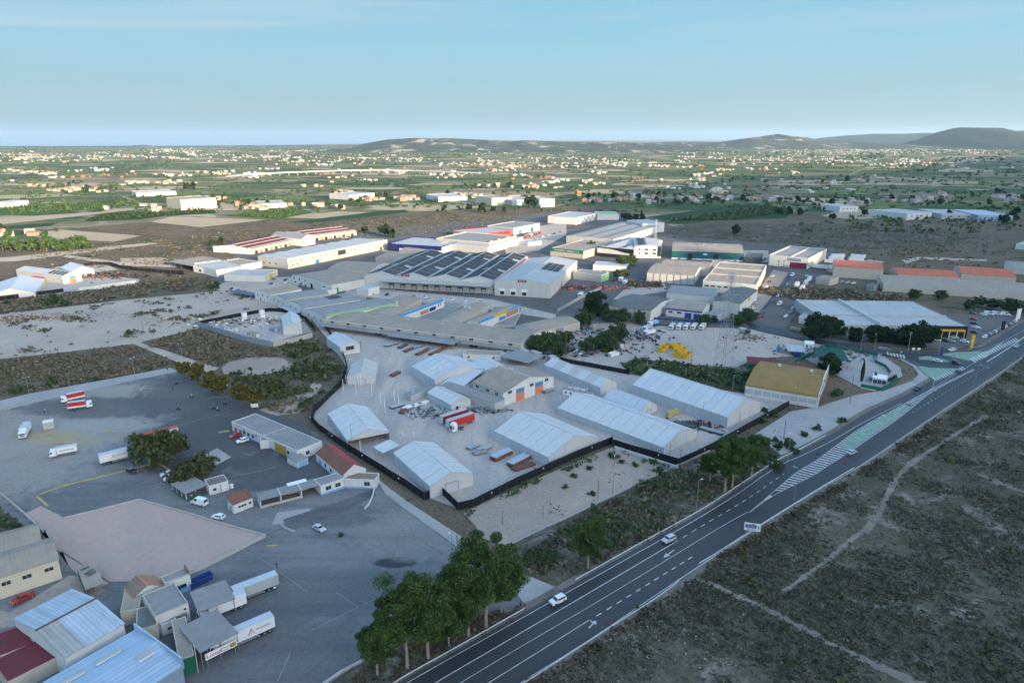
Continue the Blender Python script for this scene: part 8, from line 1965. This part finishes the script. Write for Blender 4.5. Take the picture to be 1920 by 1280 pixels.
def body_joints(sit):
 if sit: J = [((0,0,.86),.15),((.05,0,1.1),.16),((.1,0,1.36),.14),((.13,0,1.5),.06),((.15,0,1.62),.1),((.4,.15,.84),.09),((.3,.17,.4),.06),((.42,.17,.36),.045),((.4,-.15,.84),.09),((.3,-.17,.4),.06),((.42,-.17,.36),.045),((.12,.2,1.36),.07),((.3,.25,1.15),.05),((.56,.26,1.1),.04),((.12,-.2,1.36),.07),((.3,-.25,1.15),.05),((.56,-.26,1.1),.04)]
 else: J = [((0,0,.95),.14),((0,0,1.2),.15),((0,0,1.42),.13),((0,0,1.52),.06),((.02,0,1.65),.1),((.03,.1,.5),.075),((0,.11,.08),.05),((.14,.11,.04),.04),((.03,-.1,.5),.075),((0,-.11,.08),.05),((.14,-.11,.04),.04),((0,.2,1.4),.065),((.02,.27,1.12),.05),((.08,.27,.86),.038),((0,-.2,1.4),.065),((.02,-.27,1.12),.05),((.08,-.27,.86),.038)]
 return J,[(0,1),(1,2),(2,3),(3,4),(0,5),(5,6),(6,7),(0,8),(8,9),(9,10),(2,11),(11,12),(12,13),(2,14),(14,15),(15,16)]
BM = {}
for s_ in (0,1):
 for k in range(3): BM[s_,k] = skin_body('body',*body_joints(s_),CLO[k])
mb = MB(); mb.tube((.15,0,1.53),(.15,0,1.66),.13,.15,10); mb.tube((.15,0,1.66),(.15,0,1.78),.15,.07,10); helm_m = mb.mesh('helmet',HELM)
mb = MB(); mb.bar((-.6,0,.7),(.3,0,.75),.26,.18); mb.bar((-.1,0,.45),(.3,0,.5),.3,.34); mb.bar((.3,0,.72),(.72,0,.35),.1); mb.bar((.05,0,.85),(.4,0,.9),.28,.2); bike_m = mb.mesh('frame',BLACKP)
mb = MB(); mb.bar((.5,-.36,1.06),(.5,.36,1.06),.05); hb_m = mb.mesh('handlebar',STEEL); wm,_r = wheel_mesh(.32,.12)
RD = [(314,694,1),(332,722,1),(359,747,1),(335,770,1),(401,769,1),(409,772,1),(422,761,1),(143,774,0),(324,733,0),(391,769,0),(408,762,0),(246,830,1),(252,826,1),(234,830,0),(85,775,0),(520,1066,0)]
for i,(x,y,s_) in enumerate(RD):
 p = at(x,y); a = rnd.uniform(0,6.28); pl = ['at the upper yard entrance','below the entrance beside the kerb','in the middle of the dark asphalt','left of the middle of the dark asphalt','in the group of riders, left','in the group of riders, right','near the yard kerb, above the group','beside the red trucks','standing left of the kerb','standing left of the rider group','standing in the rider group','left of the broad olive tree','close to the broad olive tree','left of the motorbikes at the olive tree','beside the lamp near the red trucks','on the empty parking ground'][i]
 if s_:
  r = thing('motorbike','black motorbike ' + pl,'motorbike',(p.x,p.y,.42),a,'motorbikes on the practice yard'); put('frame',bike_m,r); put('handlebar',hb_m,r)
  for X in (-.62,.72): put('wheel',wm,r,(X,0,.32))
 r = thing('person',('helmeted rider seated on the motorbike ' if s_ else 'person in dark clothes ') + pl,'person',(p.x,p.y,.42),a,'riders and instructors'); put('body',BM[s_,i % 3 if s_ else i % 2],r)
 if s_: put('helmet',helm_m,r)
# ---------------------------------------------------------------- far plain: houses, trees, viaduct
HW = [mat('far_wall_white',(.44,.42,.385),.9,.08),mat('far_wall_cream',(.38,.315,.235),.9,.08),mat('far_wall_pink',(.40,.25,.18),.9,.08),mat('far_wall_grey',(.30,.29,.28),.9,.08)]; HR = [mat('far_roof_tile',(.26,.135,.085),.9,.15),mat('far_roof_flat',(.36,.33,.29),.9,.1),mat('far_roof_pale',(.5,.5,.49),.8,.1)]
HK = []
for k in range(9):
 L,W,h = rnd.uniform(8,14),rnd.uniform(7,10),rnd.choice([3.4,3.6,6.4,6.6]); rise = rnd.choice([0,1.6,2.0]); mb = MB(); mb.box(-L / 2,L / 2,-W / 2,W / 2,-.3,h)
 if rise: mb.poly([(-L / 2,-W / 2,h),(-L / 2,0,h + rise),(-L / 2,W / 2,h)][::-1]); mb.poly([(L / 2,-W / 2,h),(L / 2,0,h + rise),(L / 2,W / 2,h)][::-1])
 wmsh = [mb.mesh('wall',m) for m in HW]; mb = MB()
 if rise: mb.poly([(-L / 2 - .3,-W / 2 - .4,h - .1),(L / 2 + .3,-W / 2 - .4,h - .1),(L / 2 + .3,0,h + rise + .1),(-L / 2 - .3,0,h + rise + .1)]); mb.poly([(-L / 2 - .3,0,h + rise + .1),(L / 2 + .3,0,h + rise + .1),(L / 2 + .3,W / 2 + .4,h - .1),(-L / 2 - .3,W / 2 + .4,h - .1)])
 else: mb.box(-L / 2 - .1,L / 2 + .1,-W / 2 - .1,W / 2 + .1,h + .01,h + .3)
 wn_ = []
 for z in ([1.0] if h < 5 else [1.0,4.0]):
  for u in (-.3,0,.3): q = MB(); q.box(u * L - .6,u * L + .6,-W / 2 - .06,-W / 2,z,z + 1.3); wn_.append(q.mesh('window',GLASS))
 HK.append((wmsh,[mb.mesh('roof',m) for m in ((HR[0],HR[0]) if rise else (HR[1],HR[2]))],wn_,(L,W,h)))
FT = TreeKind('far',3,1.5,.3,2.8,2.6,3.2,16,16,.75,F_PEPPER,None,.8,.3,3); FT2 = TreeKind('fard',2,1.5,.3,3.4,3.4,3.8,18,18,.85,F_DARK,None,.8,.3,3)
HAM = [('the hamlet by the cream hotel',390,374,60,5,14),('the hamlet left of the hotel',150,352,110,8,34),('the row before the tan fields',250,392,90,5,8),('the group behind the palm grove',60,440,60,6,6),('the village above the arcade',560,386,110,8,30),('the row beyond the arcade fields',700,370,60,9,22),('the row above the brown field',900,372,90,6,22),('the lit hamlet mid plain',960,352,80,4,18),('the village beyond the estate',1200,374,110,8,34),('the village beyond the dark field',1400,375,130,7,36),('the village by the scrubland',1620,380,120,6,26),('the right edge settlement',1840,372,80,10,22),('the hamlet under the rocky hill',1500,338,200,6,26)]
used = 0; rg = random.Random(3)
for nm,cx,cy,sx_,sy,n in HAM:
 sub = [(cx + rg.uniform(-1,1) * sx_,cy + rg.uniform(-1,1) * sy) for _ in range(max(3,n // 5))]; pos = sorted((q[0] + rg.gauss(0,13),q[1] + rg.gauss(0,1.6)) for q in (rg.choice(sub) for _ in range(n)))
 for i,(x,y) in enumerate(pos):
  k = rg.randrange(9); w_,r_,wn_,dm = HK[k]; ci = rg.choice([0,0,0,0,1,1,2,3]); p = at(x,y); o = thing('house',f'{["white", "cream", "pinkish", "grey"][ci]} {"two storey" if dm[2] > 5 else "low"} house, {ordinal(i + 1)} from the left in {nm}','house',(p.x,p.y,.05),rg.uniform(-.4,1.9),'houses of the plain'); s_ = rg.uniform(.7,1.15); o.scale = (s_,s_,s_)
  put('wall',w_[ci],o); put('roof',r_[rg.randrange(2)],o)
  for w in wn_: put('window',w,o)
 pos = sorted((cx + rg.uniform(-1.1,1.1) * sx_,cy + rg.uniform(-1.2,1.3) * sy) for _ in range(max(5,int(n * .7))))
 for i,(x,y) in enumerate(pos): (FT if rg.random() < .6 else FT2).place('garden_tree',f'{ordinal(i + 1)} garden tree from the left in {nm}','tree',at(x,y),rg.uniform(.7,1.7),'trees of the plain')
for i in range(22): x = 4 + 7.6 * i; FT.place('grove_tree',f'{ordinal(i + 1)} tree from the left in the grove above the left depot','tree',at(x + rg.uniform(-3,3),470 + rg.uniform(-7,3) - .02 * i),rg.uniform(1.3,2.4),'grove above the left depot')
for i,(x,y,s_) in enumerate([(995,390,3.2),(833,398,1.5),(880,396,1.8),(905,398,2),(925,399,1.5),(945,398,1.2),(721,443,2.2),(735,446,1.5),(350,356,2.6),(362,356,2.4),(1170,412,1.5),(1180,414,1.4),(1192,414,1.5),(1204,413,1.4),(398,462,1.2),(414,460,1.2),(684,436,1.2),(1380,440,1.6),(1620,405,1.6),(1480,402,1.6),(1460,404,1.7),(1500,404,1.5),(1560,412,1.4),(1780,408,1.5),(1880,420,2.0),(1900,412,2.4)]): FT2.place('dark_tree',f'{ordinal(i + 1)} dark round tree of those standing out on open land','tree',at(x,y),s_,'dark trees of the open land')
for lab,A,B,C,h,wm_,rm in [('cream hotel like block with a taller end on the lit plain',(338,375),(405,371),(345,369),16,CREAM,R_BEIGE),('long white greenhouse shed left of the cream block',(255,362),(330,359),(258,358),7,WHITE,R_WHITE),('white hall at the left edge of the plain',(-10,380),(22,380),(-8,376),8,WHITE,R_WHITE),('dark fronted white hall beyond the tan fields',(485,383),(538,381),(490,377),7,GREYW,R_WHITE),('white industrial hall on the plain above the arcade',(655,366),(702,362),(660,360),9,WHITE,R_WHITE),('long red striped white hall above the brown field',(822,370),(876,368),(826,364),8,WHITE,R_WHITE),('cream block above the brown field',(922,372),(960,370),(925,366),12,CREAM,R_BEIGE),('blue white factory hall above the dark tree',(960,376),(1010,374),(965,368),9,GREYW,R_WHITE),('white tower hall right of the blue white factory',(1012,374),(1040,373),(1015,368),13,WHITE,R_WHITE),('white hall on the right plain with sunlit end',(1701,401),(1748,398),(1722,389),9,WHITE,R_WHITE),('wide low factory left of the far pylon',(1766,402),(1850,403),(1790,393),7,GREYW,R_WHITE),('blue grey hall behind the pylon',(1835,404),(1900,405),(1850,394),8,R_BLUE,R_BLUEW),('white hall in the village strip on the right',(1575,388),(1610,387),(1580,382),8,WHITE,R_WHITE),('small orange house above the village fields',(1082,359),(1090,359),(1083,356),9,OCHRE,R_TERRA)]:
 simple('far_hall',lab,'building',A,B,C,h,wm_,None,rm,wins=[('F',(.2,.4,.6,.8),h * .5,2.5,1.5)])
# viaduct
vp = Path([p for p in pts_at([(425,331),(470,332),(560,328),(640,325),(700,324),(770,325),(900,330)])]); c = vp.at(0); r = thing('viaduct','long pale road viaduct crossing the plain on many piers','viaduct',(c.x,c.y,0))
for i in range(30):
 a,b_ = vp.at(vp.L * i / 30) - c,vp.at(vp.L * (i + 1) / 30) - c; a.z = 9 * math.sin(min(1,i / 5) * 1.57); b_.z = 9 * math.sin(min(1,(i + 1) / 5) * 1.57); mb = MB(); mb.bar(a,b_,9,3.0); mb.build('deck',WHITE,r); mb = MB(); mb.bar((a.x,a.y,-.2),(a.x,a.y,a.z - .7),2.2); mb.build('pier',CONCW,r)
# the many more houses and trees towards the horizon, past counting
def far_boxes(name,label,clusters,seed,material,s0=1.0,hmax=5.5):
 g = np.random.default_rng(seed); V,Fc = [],[]; n0 = 0
 for cx,cy,sx_,sy,n in clusters:
  sub = [(cx + g.normal() * sx_,cy + g.normal() * sy) for _ in range(max(3,n // 13))]
  for _ in range(int(n * .55)):
   q = sub[g.integers(len(sub))]; k = 1.0 if g.random() < .8 else 3.0; p = at(q[0] + g.normal() * 9 * k,max(275.5,q[1] + g.normal() * .8 * k)); w,l,h = g.uniform(5,14) * s0,g.uniform(5,11) * s0,g.uniform(2.6,hmax) * s0; a = g.uniform(-.3,1.9); ca,sa = math.cos(a),math.sin(a)
   b8 = [(p.x + ca * x * w / 2 - sa * y * l / 2,p.y + sa * x * w / 2 + ca * y * l / 2,z) for z in (-.2,h) for x,y in ((-1,-1),(1,-1),(1,1),(-1,1))]; V += b8; Fc += [(n0,n0 + 1,n0 + 5,n0 + 4),(n0 + 1,n0 + 2,n0 + 6,n0 + 5),(n0 + 2,n0 + 3,n0 + 7,n0 + 6),(n0 + 3,n0,n0 + 4,n0 + 7),(n0 + 4,n0 + 5,n0 + 6,n0 + 7)]; n0 += 8
 o = put(name,np_mesh(name,np.array(V),np.array(Fc),material)); o['kind'] = 'stuff'; o['label'] = label
CL = [(150,330,160,8,120),(450,326,120,4,90),(240,292,170,3,330),(320,283,55,2,170),(60,297,60,4,140),(580,282,50,1.5,60),(480,296,110,4,160),(700,300,120,5,140),(720,325,120,8,120),(980,305,90,3.5,170),(1120,304,50,2.5,90),(1000,285,150,3,110),(1250,312,160,9,150),(1400,296,110,4,150),(1560,284,110,2.5,260),(1720,281,110,3,330),(1850,283,80,3,200),(1640,302,120,4,200),(1800,306,110,8,110),(1200,340,200,10,110),(1000,335,200,12,90)]
far_boxes('distant_houses','countless pale houses of villages and towns scattered to the horizon',CL,5,HW[0]); far_boxes('distant_houses','countless cream and tan houses scattered among the white ones',[(a,b_,c_,d,n // 2) for a,b_,c_,d,n in CL],6,HW[1]); far_boxes('distant_houses','tile coloured houses and roofs scattered among the white ones',[(a,b_,c_,d,n // 4) for a,b_,c_,d,n in CL],7,HR[0],.95)
g = np.random.default_rng(9); n = 6500; yy = 278 + 120 * g.random(n) ** 1.5; xx = g.uniform(-60,1980,n); k = (np.sin(xx * .03 + yy * .2) + np.sin(xx * .011 - yy * .31) + g.normal(size=n) * .8) > .1; P = np.array([tuple(at(a,b_)) for a,b_ in zip(xx[k],yy[k])]); P = P[~in_poly(P[:,0],P[:,1],[(p.x,p.y) for p in pts_at([(60,452),(300,416),(780,398),(930,392),(1020,396),(860,440),(300,470)])])]
d = np.hypot(P[:,0],P[:,1]); s_ = g.uniform(1.6,3.8,len(P)) * np.clip(d / 2500,.8,2.2); q = 9; off = g.normal(size=(len(P),q,3)) * np.array([1.1,1.1,.55]); off[:,:,2] = np.abs(off[:,:,2]) + .35; cc = (P[:,None,:] + off * s_[:,None,None]).reshape(-1,3); v,f = leaf_quads(cc,.5,1.0,.3,g); v = (v.reshape(-1,4,3) - cc[:,None]) * np.repeat(s_ * .75,q)[:,None,None] + cc[:,None]; v[:,:,2] = np.maximum(v[:,:,2],0); o = put('distant_trees',np_mesh('distant_trees',v.reshape(-1,3),f,F_PEPPER)); o['kind'] = 'stuff'; o['label'] = 'countless trees and hedges of the plain reaching to the horizon'
def rows(name,label,pix,nrow,per,s_,m,ang=None):
 A,B,C_,D = pts_at(pix); V,Fc = [],[]; pts = []
 for i in range(nrow):
  for j in range(per): u,w = (i + .5) / nrow,(j + rg.random()) / per; pts.append(tuple(A.lerp(B,u).lerp(D.lerp(C_,u),w)))
 p = np.repeat(np.array(pts),8,0) + np.abs(g.normal(size=(len(pts) * 8,3))) * s_ * np.array([.8,.8,.7]); v,f = leaf_quads(p,.5,s_ * .6,.4,g); o = put(name,np_mesh(name,v,f,m)); o['kind'] = 'stuff'; o['label'] = label
rows('orchard_rows','orchard of small grey green trees in rows on the left plain',[(0,386),(250,379),(262,385),(20,402)],34,26,1.7,F_PEPPER); rows('orchard_rows','dense dark citrus orchard beside the tan fields',[(157,415),(195,404),(404,396),(300,406)],14,70,2.0,F_DARK); rows('orchard_rows','dark green orchard along the green field beyond the warehouses',[(1254,415),(1440,389),(1482,396),(1380,412)],40,26,2.2,F_PEPPER); rows('orchard_rows','pale green orchard behind the tan field',[(425,405),(465,398),(570,395),(522,410)],14,44,1.5,F_PEPPER)
